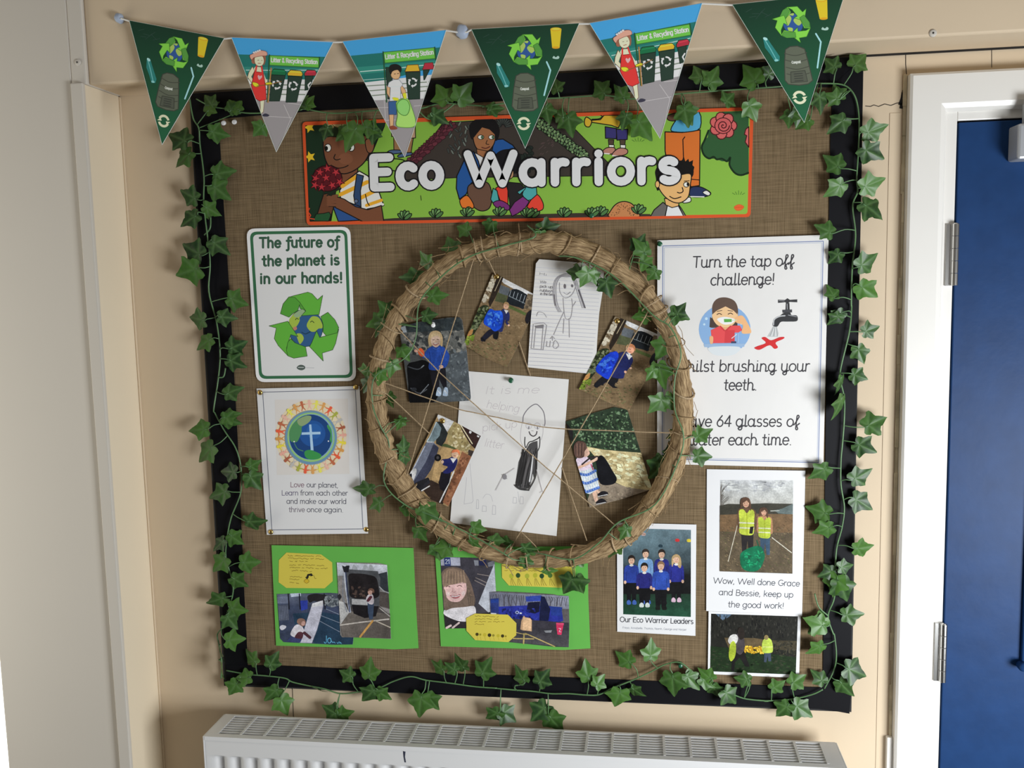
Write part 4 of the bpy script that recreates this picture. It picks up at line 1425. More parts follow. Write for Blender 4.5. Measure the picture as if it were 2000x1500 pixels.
p.poly(AG, [(1077, 838), (1100, 755), (1145, 700), (1180, 688), (1310, 655), (1345, 668), (1392, 720), (1436, 682), (1405, 845), (1255, 855), (1292, 815), (1230, 735), (1190, 705), (1170, 760), (1150, 868)], DK, 4)
p.poly((72, 134, 52), [(1077, 838), (1100, 755), (1150, 695), (1200, 700), (1240, 740), (1292, 815), (1270, 800), (1243, 795), (1240, 760), (1225, 810), (1180, 838), (1150, 868)], DK, 4)
p.poly(AG, [(980, 942), (1140, 902), (1225, 1032), (1165, 1015), (1128, 1130), (1140, 1195), (1060, 1110), (1025, 1050), (1042, 960)], DK, 4)
p.poly((78, 142, 54), [(1165, 1050), (1200, 1085), (1290, 1120), (1304, 1198), (1190, 1216), (1140, 1196), (1128, 1150), (1140, 1080)], DK, 4)
p.poly((76, 140, 54), [(1480, 826), (1540, 890), (1572, 955), (1560, 1000), (1470, 1030), (1440, 995), (1440, 930), (1420, 862)], DK, 4)
p.poly(AG, [(1384, 982), (1410, 1040), (1560, 1000), (1572, 970), (1545, 1090), (1520, 1145), (1432, 1172), (1440, 1240), (1325, 1118), (1345, 1080)], DK, 4)
p.line((30, 54, 70), 6, [(1258, 995), (1290, 1010), (1332, 990)], True).line((44, 60, 36), 6, [(1332, 910), (1345, 900), (1362, 914)], True).line((44, 60, 36), 6, [(1205, 890), (1215, 876), (1230, 886)], True)
p.blob((72, 82, 80), [(1215, 1295), (1235, 1275), (1260, 1272), (1285, 1285), (1285, 1305), (1260, 1318), (1230, 1312)]).line((176, 180, 184), 5, [(1228, 1294), (1274, 1294)]).line((140, 140, 150), 3, [(1292, 1296), (1364, 1298)])
p.part = 'lettering'
GT = (50, 78, 64)
p.text('The future of', GT, 19, (903, 276), (1580, 268), 113, FONT_LONG, track=.06)
p.text('the planet is', GT, 19, (926, 430), (1572, 420), 113, FONT_LONG, track=.06)
p.text('in our hands!', GT, 19, (914, 580), (1592, 572), 113, FONT_LONG, track=.06)
p.build({'rim': ('green_border', po), 'illustration': ('illustration', po), 'lettering': ('lettering', po)}, M['gloss_ink'])

# --- "Love our planet"
pl = plane(-0.0170, -0.004, 0.004, (610, 900))
q2 = [(501, 759), (702, 754), (719, 1042), (521, 1044.5)]
po = thing('poster', pl(615, 1043), 'white poster, ring of paper people round a blue globe with a cross', 'poster')
sheet('paper_sheet', pl, q2, M['paper'], po)
p = Print(pl, (192, 191, 198))
p.part = 'rim'
p.v(0, 0, 1)
r2 = [(513, 766), (694, 761), (709, 1033), (531, 1035)]
p.line((84, 88, 106), 1.3, r2 + [r2[0]])
p.part = 'illustration'
p.v(*Z8)
p.poly((190, 185, 188), [(640, 190), (1310, 180), (1325, 870), (660, 880)])
p.ell([(222, 206, 166)] * 0 or (198, 184, 162), 972, 530, 325, 340, 0, 40)
PC = [(166, 92, 66), (206, 160, 150), (220, 196, 92), (192, 140, 84), (208, 84, 60), (150, 152, 66), (166, 162, 164), (150, 82, 62), (214, 150, 140), (216, 186, 66), (186, 132, 72), (204, 82, 56)]
n = 28
for i in range(n):
    a = 2 * PI * i / n - PI / 2 - .28
    c, s_ = math.cos(a), math.sin(a)
    cc = PC[i % len(PC)]
    T = lambda l: [(972 + (r * c - t * s_) * .98, 532 + (r * s_ + t * c) * 1.02) for r, t in l]
    p.poly(cc, T([(240, -20), (252, -20), (278, -7), (278, 7), (252, 20), (240, 20), (268, 0)]))
    p.poly(cc, T([(275, -9), (298, -11), (290, -36), (297, -40), (308, -12), (308, 12), (297, 40), (290, 36), (298, 11), (275, 9)]))
    hx, hy = T([(320, 0)])[0]
    p.ell(cc, hx, hy, 14, 15, 0, 9)
p.ell((96, 128, 158), 972, 538, 238, 248, 0, 44).ell((130, 172, 104), 972, 534, 216, 226, -8, 40).ell((118, 148, 176), 974, 532, 205, 212, 0, 40)
p.ell((24, 58, 112), 970, 532, 196, 206, 0, 40)
p.ell((30, 74, 140), 985, 500, 120, 120, 0, 30).ell((36, 84, 152), 1000, 480, 70, 70, 0, 24)
p.blob((70, 122, 82), [(780, 560), (775, 480), (810, 410), (870, 360), (940, 335), (930, 400), (890, 440), (885, 490), (850, 570), (810, 580)])
p.blob((122, 142, 108), [(850, 375), (930, 338), (975, 345), (960, 390), (900, 430), (860, 420)])
p.blob((52, 128, 70), [(915, 665), (960, 650), (1010, 665), (1060, 690), (1065, 715), (1030, 735), (960, 738), (920, 712)])
p.blob((60, 130, 80), [(1130, 420), (1160, 470), (1165, 580), (1145, 560), (1150, 500), (1120, 440)])
p.line((74, 122, 90), 7, [(820, 590), (850, 640), (900, 660)], True)
p.poly((150, 178, 214), [(955, 418), (975, 417), (996, 655), (970, 652)]).poly((150, 178, 214), [(888, 490), (1058, 484), (1060, 507), (885, 512)])
for x, y in ((1132, 570), (818, 575)):
    p.ell((200, 210, 220), x, y, 7, 7, 0, 7)
p.part = 'lettering'
TX = (74, 74, 88)
p.text('Love', (112, 84, 100), 5.4, (788, 991), (908, 991), 62)
p.text('our planet,', TX, 5.4, (934, 991), (1216, 996), 62)
p.text('Learn', (92, 86, 112), 5.4, (708, 1066), (852, 1066), 62)
p.text('from each other', TX, 5.4, (874, 1066), (1308, 1068), 62)
p.text('and make our world', TX, 5.4, (750, 1142), (1292, 1144), 62)
p.text('thrive', (104, 96, 110), 5.4, (770, 1219), (914, 1219), 62)
p.text('once again.', TX, 5.4, (936, 1219), (1262, 1221), 62)
p.build({'rim': ('thin_border', po), 'illustration': ('illustration', po), 'lettering': ('lettering', po)}, M['ink'])

# --- "Turn the tap off challenge!"
pl = plane(-0.0200, 0.0, 0.002, (1450, 900))
q3 = [(1284, 469.5), (1618.5, 458.5), (1608, 914), (1283.5, 906)]
po = thing('poster', pl(1446, 910), 'large white tap poster, girl brushing teeth beside a running tap crossed out', 'poster')
sheet('paper_sheet', pl, q3, M['crumpled'], po)
p = Print(pl, (204, 204, 211))
p.part = 'rim'
p.v(0, 0, 1)
for d, w in ((10, 1.5),):
    r3 = [(1294.5, 480.5), (1608, 471), (1598.5, 903.5), (1293.5, 896)]
    p.line((112, 124, 164), 1.7, r3 + [r3[0]]).line((150, 160, 190), .9, [(1297.5, 483.5), (1605, 474), (1596, 900.5), (1296.5, 893), (1297.5, 483.5)])
p.part = 'illustration'
p.v(*ZT)
p.ell((124, 158, 204), 517, 635, 158, 150, 0, 36)
for x, y, r in ((405, 570, 9), (392, 605, 7), (618, 600, 7), (640, 640, 6)):
    p.ell((176, 200, 228), x, y, r, r, 0, 9)
HR = (88, 70, 62)
p.blob(HR, [(440, 560), (442, 490), (470, 450), (520, 440), (572, 458), (596, 500), (598, 570), (590, 612), (560, 625), (480, 625), (426, 620)])
p.poly((66, 56, 54), [(428, 560), (450, 575), (470, 620), (424, 622)]).poly((66, 56, 54), [(590, 560), (596, 615), (560, 622), (575, 590)])
SKN = (224, 178, 138)
p.poly((206, 156, 118), [(495, 610), (545, 610), (548, 645), (520, 655), (492, 645)])
p.blob(SKN, [(440, 545), (470, 515), (520, 492), (575, 515), (598, 545), (585, 585), (560, 612), (520, 622), (478, 612), (452, 585)])
p.poly(HR, [(440, 545), (455, 490), (520, 462), (585, 495), (596, 545), (570, 520), (522, 495), (470, 520)])
p.poly((206, 72, 78), [(432, 640), (492, 612), (520, 640), (552, 612), (610, 612), (625, 640), (600, 655), (578, 655), (578, 718), (440, 720)])
p.poly((190, 58, 66), [(520, 640), (578, 640), (578, 718), (515, 719)]).line((182, 56, 62), 7, [(490, 616), (520, 644), (552, 616)], True)
p.blob((218, 166, 122), [(575, 570), (620, 550), (650, 585), (680, 650), (650, 662), (620, 655), (628, 610), (590, 595)])
p.blob((210, 160, 120), [(425, 680), (446, 680), (444, 720), (428, 720)])
p.blob((228, 230, 226), [(470, 575), (500, 560), (540, 562), (580, 575), (560, 600), (510, 605)])
p.poly((84, 152, 72), [(512, 572), (560, 572), (560, 590), (514, 592)]).line((180, 200, 180), 5, [(560, 580), (590, 578)])
p.line((58, 44, 42), 5, [(470, 545), (484, 538), (498, 545)], True).line((58, 44, 42), 5, [(538, 543), (552, 536), (566, 543)], True)
p.line(HR, 4, [(470, 526), (500, 520)]).line(HR, 4, [(536, 520), (566, 524)])
p.poly((140, 166, 202), [(388, 725), (640, 722), (636, 742), (394, 744)])
p.blob((196, 202, 212), [(424, 744), (604, 742), (590, 780), (540, 796), (480, 796), (436, 780)])
p.line((150, 176, 210), 5, [(600, 660), (598, 718)]).poly((56, 62, 92), [(556, 708), (588, 708), (588, 720), (556, 720)]).line((206, 210, 220), 4, [(560, 690), (590, 665)])
TP = (46, 46, 50)
p.poly(TP, [(842, 454), (885, 456), (900, 445), (915, 455), (960, 452), (960, 470), (915, 468), (900, 478), (885, 470), (842, 474)]).poly(TP, [(890, 474), (912, 474), (914, 516), (888, 516)])
p.poly((60, 60, 66), [(868, 516), (928, 514), (928, 532), (870, 534)])
p.blob(TP, [(880, 534), (915, 532), (925, 548), (958, 552), (958, 584), (900, 588), (860, 590), (838, 618), (810, 612), (818, 580), (850, 556)])
p.line((170, 172, 180), 7, [(815, 608), (820, 575), (852, 556), (885, 552)], True).line((128, 130, 138), 5, [(905, 548), (955, 558)]).line((150, 152, 160), 4, [(898, 480), (899, 512)]).line((120, 120, 128), 4, [(848, 460), (880, 462)])
p.poly((176, 178, 184), [(812, 618), (836, 620), (846, 660), (840, 682), (778, 680), (796, 650)])
for k in range(5):
    p.line((206, 208, 214) if k % 2 else (140, 142, 148), 3.5, [(816 + k * 4, 622), (792 + k * 12, 676)])
p.blob((188, 40, 44), [(742, 690), (765, 682), (800, 702), (850, 684), (880, 682), (874, 694), (828, 716), (842, 744), (820, 754), (790, 732), (730, 760), (698, 750), (716, 738), (768, 718)], None, 0, 4)
p.part = 'lettering'
INK = (54, 52, 58)
for t, a, b in (('Turn the tap off', (322, 258), (940, 247)), ('challenge!', (432, 366), (812, 360)), ('whilst brushing your', (232, 893), (1032, 891)), ('teeth.', (512, 1006), (706, 1006)), ('Save 64 glasses of', (262, 1228), (972, 1228)), ('water each time.', (304, 1342), (918, 1340))):
    p.text(t, INK, 7.6, a, b, 92, FONT_LOOP, None, .09)
p.build({'rim': ('thin_border', po), 'illustration': ('illustration', po), 'lettering': ('lettering', po)}, M['ink'])

# --- "Our Eco Warrior Leaders"
pl = plane(-0.0168, 0.003, -0.005, (1280, 1100))
q4 = zq(ZW, [(85, 412), (614, 425), (608, 1166), (87, 1138)])
po = thing('printed_photo', pl(1282, 1240), 'white sheet captioned Our Eco Warrior Leaders, six pupils in blue jumpers', 'printed sheet')
sheet('paper_sheet', pl, q4, M['paper'], po)
p = Print(pl, (207, 209, 219))
p.v(*ZW)
ph = [(126, 448), (578, 460), (577, 1040), (127, 1022)]
p.clip = zq(ZW, ph)
p.poly((50, 56, 62), ph)
p._add([(112, 140, 158), (92, 112, 126), (24, 26, 30), (22, 24, 28)], [zq(ZW, [(126, 448), (578, 460), (577, 760), (127, 750)])])
p._add([(24, 26, 30), (22, 24, 28), (18, 18, 20), (20, 20, 22)], [zq(ZW, [(127, 750), (577, 760), (577, 890), (127, 890)])])
p._add([(30, 52, 42), (30, 52, 42), (34, 74, 58), (30, 66, 52)], [zq(ZW, [(127, 888), (577, 886), (577, 1040), (127, 1022)])])
for x, y, c in ((262, 490, (190, 160, 160)), (487, 530, (190, 50, 54)), (564, 532, (196, 180, 60)), (178, 538, (60, 92, 136)), (375, 568, (40, 60, 74))):
    p.blob(c, [(x - 14, y - 6), (x, y - 12), (x + 14, y - 6), (x + 12, y + 8), (x - 10, y + 8)])


def pupil(x, y, w, h, col, hair, legs, shoe, long=False, skin=(206, 170, 152)):
    """x centre of head, y centre of head, w shoulder width, h jumper length"""
    p.poly((20, 20, 24), [(x - w * .36, y + h), (x + w * .36, y + h), (x + w * .3, y + h + legs), (x + w * .04, y + h + legs), (x, y + h + legs * .4), (x - w * .06, y + h + legs), (x - w * .3, y + h + legs)])
    for sx in (-.18, .2):
        p.blob(shoe, [(x + w * (sx - .13), y + h + legs - 6), (x + w * sx, y + h + legs - 16), (x + w * (sx + .13), y + h + legs - 4), (x + w * (sx + .12), y + h + legs + 14), (x + w * (sx - .12), y + h + legs + 14)])
    p.blob(col, [(x - w * .2, y + 32), (x + w * .2, y + 32), (x + w * .46, y + 48), (x + w * .52, y + h * .7), (x + w * .5, y + h * .95), (x + w * .36, y + h * .95), (x + w * .36, y + h), (x - w * .36, y + h), (x - w * .36, y + h * .95), (x - w * .5, y + h * .95), (x - w * .52, y + h * .7), (x - w * .46, y + 48)], None, 0, 3)
    dk = tuple(int(k * .7) for k in col)
    p.line(dk, 3, [(x - w * .33, y + h * .5), (x - w * .36, y + h * .92)]).line(dk, 3, [(x + w * .33, y + h * .5), (x + w * .36, y + h * .92)])
    p.ell(skin, x - w * .43, y + h * .98, 9, 12, 0, 8).ell(skin, x + w * .43, y + h * .98, 9, 12, 0, 8)
    if long:
        p.blob(hair, [(x - 28, y + 50), (x - 30, y - 8), (x - 14, y - 30), (x + 14, y - 30), (x + 30, y - 6), (x + 34, y + 44), (x + 20, y + 58), (x - 10, y + 20)])
    p.ell((210, 210, 214), x, y + 34, 14, 8, 0, 8)
    p.ell(hair, x, y - 8, 25, 27, 0, 14).ell(skin, x, y + 3, 20, 25, 0, 14)
    p.poly(hair, [(x - 21, y - 4), (x - 18, y - 22), (x, y - 29), (x + 19, y - 22), (x + 21, y - 4), (x + 10, y - 14), (x - 8, y - 13)])
    for sx in (-8, 8):
        p.ell((60, 44, 40), x + sx, y - 1, 2.6, 2.2, 0, 6)
    p.line((170, 90, 84), 2.4, [(x - 7, y + 14), (x, y + 17), (x + 7, y + 14)], True).line((176, 138, 120), 2, [(x, y + 2), (x + 2, y + 8)])


BL, NV, LB = (42, 62, 150), (38, 42, 118), (112, 152, 206)
pupil(276, 620, 100, 170, LB, (54, 46, 44), 150, (60, 90, 170))
pupil(383, 622, 100, 170, NV, (44, 38, 36), 150, (24, 24, 26))
pupil(182, 662, 98, 150, BL, (44, 36, 34), 130, (64, 96, 176))
pupil(480, 656, 100, 150, (40, 46, 136), (170, 146, 112), 120, (196, 168, 196), True)
pupil(268, 712, 104, 136, (38, 40, 116), (34, 28, 26), 112, (190, 200, 206))
pupil(378, 702, 112, 156, (46, 74, 168), (132, 104, 82), 120, (22, 24, 24))
p.clip = None
p.part = 'lettering'
p.text('Our Eco Warrior Leaders', (48, 50, 60), 4.6, (106, 1072), (592, 1086), 45)
p.text('Freya, Annabelle, Thomas, Niamh, George and Harper', (132, 136, 152), 1.9, (124, 1117), (548, 1131), 18)
p.build({'illustration': ('photo_print', po), 'lettering': ('lettering', po)}, M['ink'], {'illustration': M['photo_ink']})

# --- "Wow, Well done" sheet
pl = plane(-0.0170, -0.004, 0.004, (1480, 1050))
q5 = zq(ZW, [(684, 56), (1340, 66), (1318, 1035), (680, 1000)])
po = thing('printed_photo', pl(1475, 1195), 'white sheet, two children in yellow vests above the words Well done', 'printed sheet')
sheet('paper_sheet', pl, q5, M['paper'], po)
p = Print(pl, (213, 213, 224))
p.v(*ZW)
ph = [(772, 128), (1258, 130), (1254, 752), (770, 736)]
p.clip = zq(ZW, ph)
p._add([(186, 188, 200), (200, 202, 212), (176, 176, 178), (170, 168, 168)], [zq(ZW, [(772, 128), (1258, 130), (1258, 300), (772, 300)])])
p.bits([(160, 162, 174), (206, 208, 216), (176, 178, 190)], zq((0, 0, 1), [(790, 135), (1200, 140), (1200, 200), (790, 200)]), 60, 10, 30, 4, .3, 0)
rnd = random.Random(8)
for i in range(26):
    x = 776 + rnd.uniform(0, 60)
    p.line((106, 100, 98), 1.8, [(774, 200 + i * 5), (x, 140 + i * 6 + rnd.uniform(-20, 20))])
p.poly((60, 58, 52), [(770, 300), (830, 288), (900, 290), (1080, 284), (1258, 288), (1258, 380), (770, 372)])
p.poly((96, 108, 112), [(1130, 330), (1180, 320), (1258, 286), (1258, 360), (1160, 350)]).line((180, 182, 182), 6, [(1110, 334), (1165, 332)])
p.poly((112, 88, 66), [(770, 360), (1000, 352), (1258, 356), (1254, 520), (770, 520)])
p.poly((92, 80, 66), [(770, 470), (1256, 480), (1254, 752), (770, 740)])
p.bits([(112, 96, 78), (76, 68, 56), (128, 112, 88), (88, 84, 60)], [(770, 440), (1255, 440), (1254, 750), (770, 735)], 420, 3, 11, 5, .4, .5)
p.bits([(124, 98, 72), (98, 78, 58)], [(770, 365), (1255, 365), (1255, 460), (770, 460)], 160, 3, 10, 6, .4, .2)
p.line((196, 190, 180), 5, [(888, 425), (826, 670)]).line((200, 196, 190), 5.5, [(1118, 512), (1248, 612)])
VY, VD = (182, 196, 72), (150, 160, 30)


def girl(x, y, s, coat, vest, legs):
    T = lambda l: [(x + a * s, y + b * s) for a, b in l]
    p.poly(legs, T([(-30, 190), (52, 190), (50, 340), (24, 340), (12, 240), (0, 340), (-22, 330)]))
    p.blob(coat, T([(-50, 40), (-20, 24), (30, 24), (68, 50), (74, 150), (56, 170), (-30, 170), (-56, 140)]))
    p.blob(vest, T([(-44, 44), (-14, 34), (8, 60), (30, 34), (58, 50), (56, 120), (52, 196), (10, 206), (-40, 190), (-40, 120)]), None, 0, 3)
    p.line((208, 210, 190), 9 * s, T([(-40, 122), (54, 126)])).line((208, 210, 190), 9 * s, T([(-38, 156), (52, 160)])).line(VD, 4 * s, T([(8, 60), (10, 204)]))
    p.blob((92, 66, 54), T([(-34, 30), (-32, -30), (-4, -46), (24, -38), (36, 0), (34, 44), (16, 20), (-20, 16)]))
    p.ell((204, 160, 140), x + 2 * s, y - 6 * s, 21 * s, 27 * s, 0, 14)
    p.poly((92, 66, 54), T([(-20, -8), (-16, -34), (4, -40), (24, -30), (24, -6), (8, -26)]))
    p.line((150, 70, 66), 2.5, T([(-8, 6), (2, 11), (12, 6)]), True)
    for sx in (-7, 10):
        p.ell((50, 36, 34), x + sx * s, y - 9 * s, 2.6, 2.4, 0, 6)


girl(942, 290, 1.0, (96, 72, 58), VY, (38, 34, 38))
girl(1062, 348, .82, (168, 124, 96), (172, 188, 66), (60, 82, 110))
p.poly((30, 28, 30), [(972, 440), (996, 436), (988, 486), (966, 484)])
p.blob((14, 106, 76), [(905, 650), (915, 610), (980, 575), (1040, 570), (1068, 620), (1065, 660), (1040, 715), (1000, 738), (940, 730), (912, 700)])
p.bits([(20, 132, 92), (8, 84, 62), (28, 148, 104)], [(925, 620), (1050, 600), (1040, 715), (935, 710)], 40, 5, 15, 3, .5)
p.line((10, 88, 66), 6, [(1016, 530), (1030, 575)])
p.clip = None
p.part = 'lettering'
HW = (84, 86, 98)
p.text('Wow, Well done Grace', HW, 5, (726, 815), (1300, 836), 52, None, None, .06)
p.text('and Bessie, keep up', HW, 5, (764, 893), (1256, 910), 52, None, None, .06)
p.text('the good work!', HW, 5, (824, 974), (1190, 984), 52, None, None, .06)
p.build({'illustration': ('photo_print', po), 'lettering': ('lettering', po)}, M['ink'], {'illustration': M['photo_ink']})

# --- print taped below it
pl = plane(-0.0182, 0.0, 0.0, (1480, 1300))
q6 = zq(ZW, [(692, 990), (1310, 1024), (1298, 1446), (690, 1420)])
q6[0] = (1384, 1194)
po = thing('printed_photo', pl(1472, 1322), 'small dark photo with white rim, daffodils and two litter pickers, taped lowest', 'photo')
sheet('paper_sheet', pl, q6, M['paper'], po)
p = Print(pl, (213, 213, 224))
p.v(*ZW)
ph = [(712, 1018), (1290, 1036), (1276, 1424), (706, 1402)]
p.clip = zq(ZW, ph)
p.poly((34, 34, 32), ph)
p.poly((84, 104, 132), [(740, 1018), (850, 1022), (830, 1040), (790, 1062)])
p.bits([(26, 26, 26), (44, 44, 42), (58, 56, 54), (20, 20, 22)], [(712, 1030), (1290, 1040), (1286, 1180), (708, 1170)], 260, 4, 16, 11, .35, 1.5)
p.poly((92, 78, 58), [(800, 1178), (1000, 1180), (1060, 1190), (1060, 1255), (830, 1250)]).poly((64, 58, 46), [(1110, 1195), (1288, 1200), (1286, 1262), (1110, 1258)])
p.bits([(50, 48, 42), (70, 66, 56), (38, 40, 34)], [(1120, 1200), (1288, 1205), (1282, 1330), (1120, 1300)], 90, 5, 16, 12, .5)
p.poly((30, 46, 28), [(708, 1235), (830, 1245), (1000, 1270), (1284, 1310), (1276, 1424), (706, 1402)])
p.bits([(38, 62, 34), (26, 40, 26), (52, 56, 44), (34, 52, 30)], [(708, 1245), (1280, 1300), (1276, 1420), (706, 1400)], 260, 4, 15, 13, .4, .1)
p.bits([(206, 164, 40), (226, 190, 70), (180, 136, 30)], [(940, 1235), (1060, 1238), (1060, 1285), (930, 1275)], 70, 5, 10, 14)
p.poly((26, 24, 26), [(850, 1320), (880, 1280), (930, 1260), (950, 1320), (970, 1372), (940, 1370), (905, 1310), (872, 1340), (865, 1402), (848, 1400)])
p.blob((70, 64, 72), [(860, 1190), (890, 1150), (930, 1180), (935, 1250), (910, 1290), (880, 1270)])
p.blob((196, 194, 200), [(825, 1200), (840, 1165), (875, 1155), (892, 1180), (880, 1215), (845, 1225)])
p.blob((168, 186, 62), [(830, 1290), (838, 1225), (860, 1200), (878, 1230), (872, 1300), (850, 1334), (836, 1325)])
p.blob((40, 34, 32), [(890, 1150), (895, 1115), (920, 1110), (935, 1140), (930, 1180), (905, 1190)])
p.poly((60, 70, 92), [(1066, 1270), (1110, 1270), (1112, 1335), (1094, 1335), (1088, 1300), (1080, 1342), (1064, 1340)])
p.blob((176, 196, 84), [(1056, 1200), (1075, 1180), (1100, 1182), (1118, 1205), (1124, 1260), (1112, 1278), (1060, 1278), (1050, 1240)])
p.ell((136, 120, 84), 1080, 1176, 15, 17, 0, 10).line((206, 214, 140), 5, [(1056, 1240), (1120, 1240)])
p.build({'illustration': ('photo_print', po)}, M['photo_ink'])

# ================================================================== the two green cards
CARD_W = (190, 190, 186)


def scribble(p, col, w, x0, y0, x1, y1, seed, amp=9):
    rnd = random.Random(seed)
    n = int((x1 - x0) / 9)
    run = []
    for i in range(n):
        t = i / max(1, n - 1)
        if rnd.random() < .17 and len(run) > 3:
            p.line(col, w, run)
            run = []
            continue
        run.append((x0 + (x1 - x0) * t + rnd.uniform(-3, 3), y0 + (y1 - y0) * t + rnd.uniform(-amp, amp * .5)))
    if len(run) > 2:
        p.line(col, w, run)


pl = plane(-0.0168, 0.004, -0.004, (670, 1180))
cl = thing('display_card', pl(680, 1268), 'bright green card at lower left, photos of an open van and a ramp', 'card', 'green display cards')
sheet('card_sheet', pl, zq(G1, [(168, 138), (900, 152), (1708, 168), (1730, 700), (1763, 1256), (1500, 1268), (1240, 1256), (218, 1228)]), M['green_card'], cl, 0.0007)
up = lambda k: (lambda x, y, lift=0.0: pl(x, y, lift + k))
# yellow note
nt = sheet('note', up(.0006), zq(G1, [(330, 218), (705, 238), (826, 326), (832, 528), (745, 606), (330, 602), (245, 540), (248, 300)]), M['yellow_paper'], cl, 0.0004)
p = Print(up(.0006), CARD_W)
p.v(*G1)
for i, (y, x0, x1) in enumerate(((262, 345, 705), (292, 350, 755), (322, 365, 590), (362, 360, 770), (392, 365, 775), (424, 385, 610), (488, 365, 500), (515, 365, 470), (552, 365, 465))):
    scribble(p, (112, 96, 34), 5, x0, y - 10, x1, y, 30 + i)
p.line((30, 28, 20), 22, [(555, 490), (565, 462), (600, 455)]).poly((30, 28, 20), [(532, 485), (575, 480), (556, 512)]).poly((30, 28, 20), [(595, 440), (622, 468), (590, 478)])
p.ell((176, 150, 40), 548, 528, 30, 24, 0, 14).line((112, 96, 34), 4, [(520, 528), (548, 505), (576, 528), (548, 552), (520, 528)], True).line((112, 96, 34), 5, [(625, 462), (640, 500), (655, 498)])
p.build({'illustration': ('handwriting', nt)}, M['pencil'])
# photo of the ramp
qa = [(226, 668), (800, 655), (1010, 668), (1058, 1140), (1050, 1215), (840, 1218), (300, 1190), (262, 1150), (250, 1000)]
f1 = sheet('photo', up(.0007), zq(G1, qa), M['paper'], cl, 0.0004)
p = Print(up(.0007), CARD_W)
p.v(*G1)
p.poly((56, 64, 84), qa)
p._add([(96, 104, 122), (70, 74, 84), (40, 44, 54), (62, 70, 92)], [zq(G1, [(228, 670), (900, 662), (890, 800), (240, 800)])])
p.poly((104, 112, 130), [(228, 700), (345, 690), (350, 770), (235, 770)]).poly((168, 178, 190), [(370, 662), (485, 658), (488, 690), (380, 700)])
for x in (350, 470, 740):
    p.line((30, 32, 42), 14, [(x, 668), (x + 10, 830)])
p.blob((34, 32, 34), [(560, 690), (640, 665), (740, 675), (805, 690), (805, 740), (760, 780), (640, 745), (580, 760)])
p.poly((44, 58, 140), [(480, 740), (560, 735), (560, 830), (490, 850)]).bits([(92, 98, 104), (120, 126, 128), (80, 86, 90)], [(760, 680), (900, 690), (910, 800), (750, 800)], 50, 8, 24, 4)
p.poly((72, 78, 92), [(240, 790), (350, 780), (360, 950), (250, 960)])
for k in range(6):
    p.line((110, 116, 130), 4, [(250 + k * 18, 800), (258 + k * 18, 950)])
p.poly((36, 56, 74), [(400, 880), (700, 860), (930, 900), (1058, 1140), (1050, 1213), (840, 1216), (640, 1204), (420, 1000)])
for a, b in (((700, 900), (920, 985)), ((690, 960), (930, 1090)), ((760, 830), (905, 890))):
    p.line((112, 122, 136), 7, [a, b])
p.poly((176, 176, 186), [(612, 770), (725, 738), (728, 800), (700, 920), (660, 1060), (605, 1200), (470, 1196), (520, 1060)], (140, 140, 150), 4)
p.poly((196, 196, 204), [(612, 770), (725, 738), (726, 790), (600, 815)])
p.blob((190, 190, 196), [(256, 1030), (280, 1005), (325, 1015), (320, 1040), (280, 1060)])
p.poly((56, 64, 100), [(380, 1120), (500, 1150), (480, 1195), (400, 1190), (330, 1180)])
p.blob((196, 192, 198), [(375, 1110), (400, 1040), (440, 1000), (490, 1010), (520, 1060), (500, 1110), (440, 1140)])
p.blob((76, 44, 52), [(420, 1135), (460, 1080), (510, 1090), (500, 1150), (450, 1150)]).line((76, 46, 54), 32, [(525, 1090), (585, 1140)])
p.blob((128, 98, 84), [(455, 940), (500, 932), (535, 955), (535, 1000), (505, 1020), (470, 1000), (445, 975)]).ell((176, 140, 128), 512, 985, 20, 26, 15, 12)
p.text('Jo', (90, 160, 190), 7, (740, 1200), (815, 1200), 110)
scribble(p, (90, 160, 190), 6, 820, 1195, 930, 1205, 9, 22)
p.build({'illustration': ('photo_print', f1)}, M['photo_ink'])
# photo of the van
qb = [(876, 325), (1330, 332), (1420, 352), (1445, 760), (1465, 1155), (1060, 1135), (935, 1138), (915, 1110), (898, 740)]
f2 = sheet('photo', up(.0016), zq(G1, qb), M['paper'], cl, 0.0004)
p = Print(up(.0016), CARD_W)
p.v(*G1)
p.poly((122, 118, 114), qb)
p._add([(178, 182, 188), (186, 190, 196), (150, 152, 156), (164, 168, 172)], [zq(G1, [(878, 327), (1422, 352), (1430, 470), (886, 470)])])
for cx in (1070, 1190, 1250):
    p.blob((148, 152, 154), [(cx - 40, 440), (cx - 20, 360), (cx, 350), (cx + 24, 380), (cx + 40, 440)])
p.poly((44, 48, 52), [(1310, 455), (1422, 425), (1440, 650), (1350, 610)]).poly((72, 66, 62), [(1330, 640), (1440, 655), (1450, 830), (1340, 800)])
p.poly((62, 58, 56), [(930, 760), (1040, 780), (1340, 800), (1455, 900), (1463, 1150), (1060, 1133), (930, 1120), (905, 900)])
p._add([(104, 98, 90), (84, 78, 72), (72, 66, 62), (96, 90, 84)], [zq(G1, [(905, 850), (1455, 880), (1463, 1150), (935, 1136)])])
p.poly((168, 168, 164), [(900, 740), (960, 760), (1010, 870), (915, 1000)])
p.poly((70, 72, 74), [(960, 420), (1010, 400), (1320, 420), (1350, 500), (1335, 800), (1020, 800), (985, 600)])
p.blob((30, 27, 28), [(1005, 460), (1080, 445), (1200, 455), (1300, 490), (1330, 600), (1325, 700), (1180, 720), (1030, 700), (1010, 580)])
p.bits([(58, 46, 42), (42, 36, 34), (74, 60, 54)], [(1040, 580), (1180, 580), (1190, 700), (1050, 700)], 26, 8, 26, 5, .6)
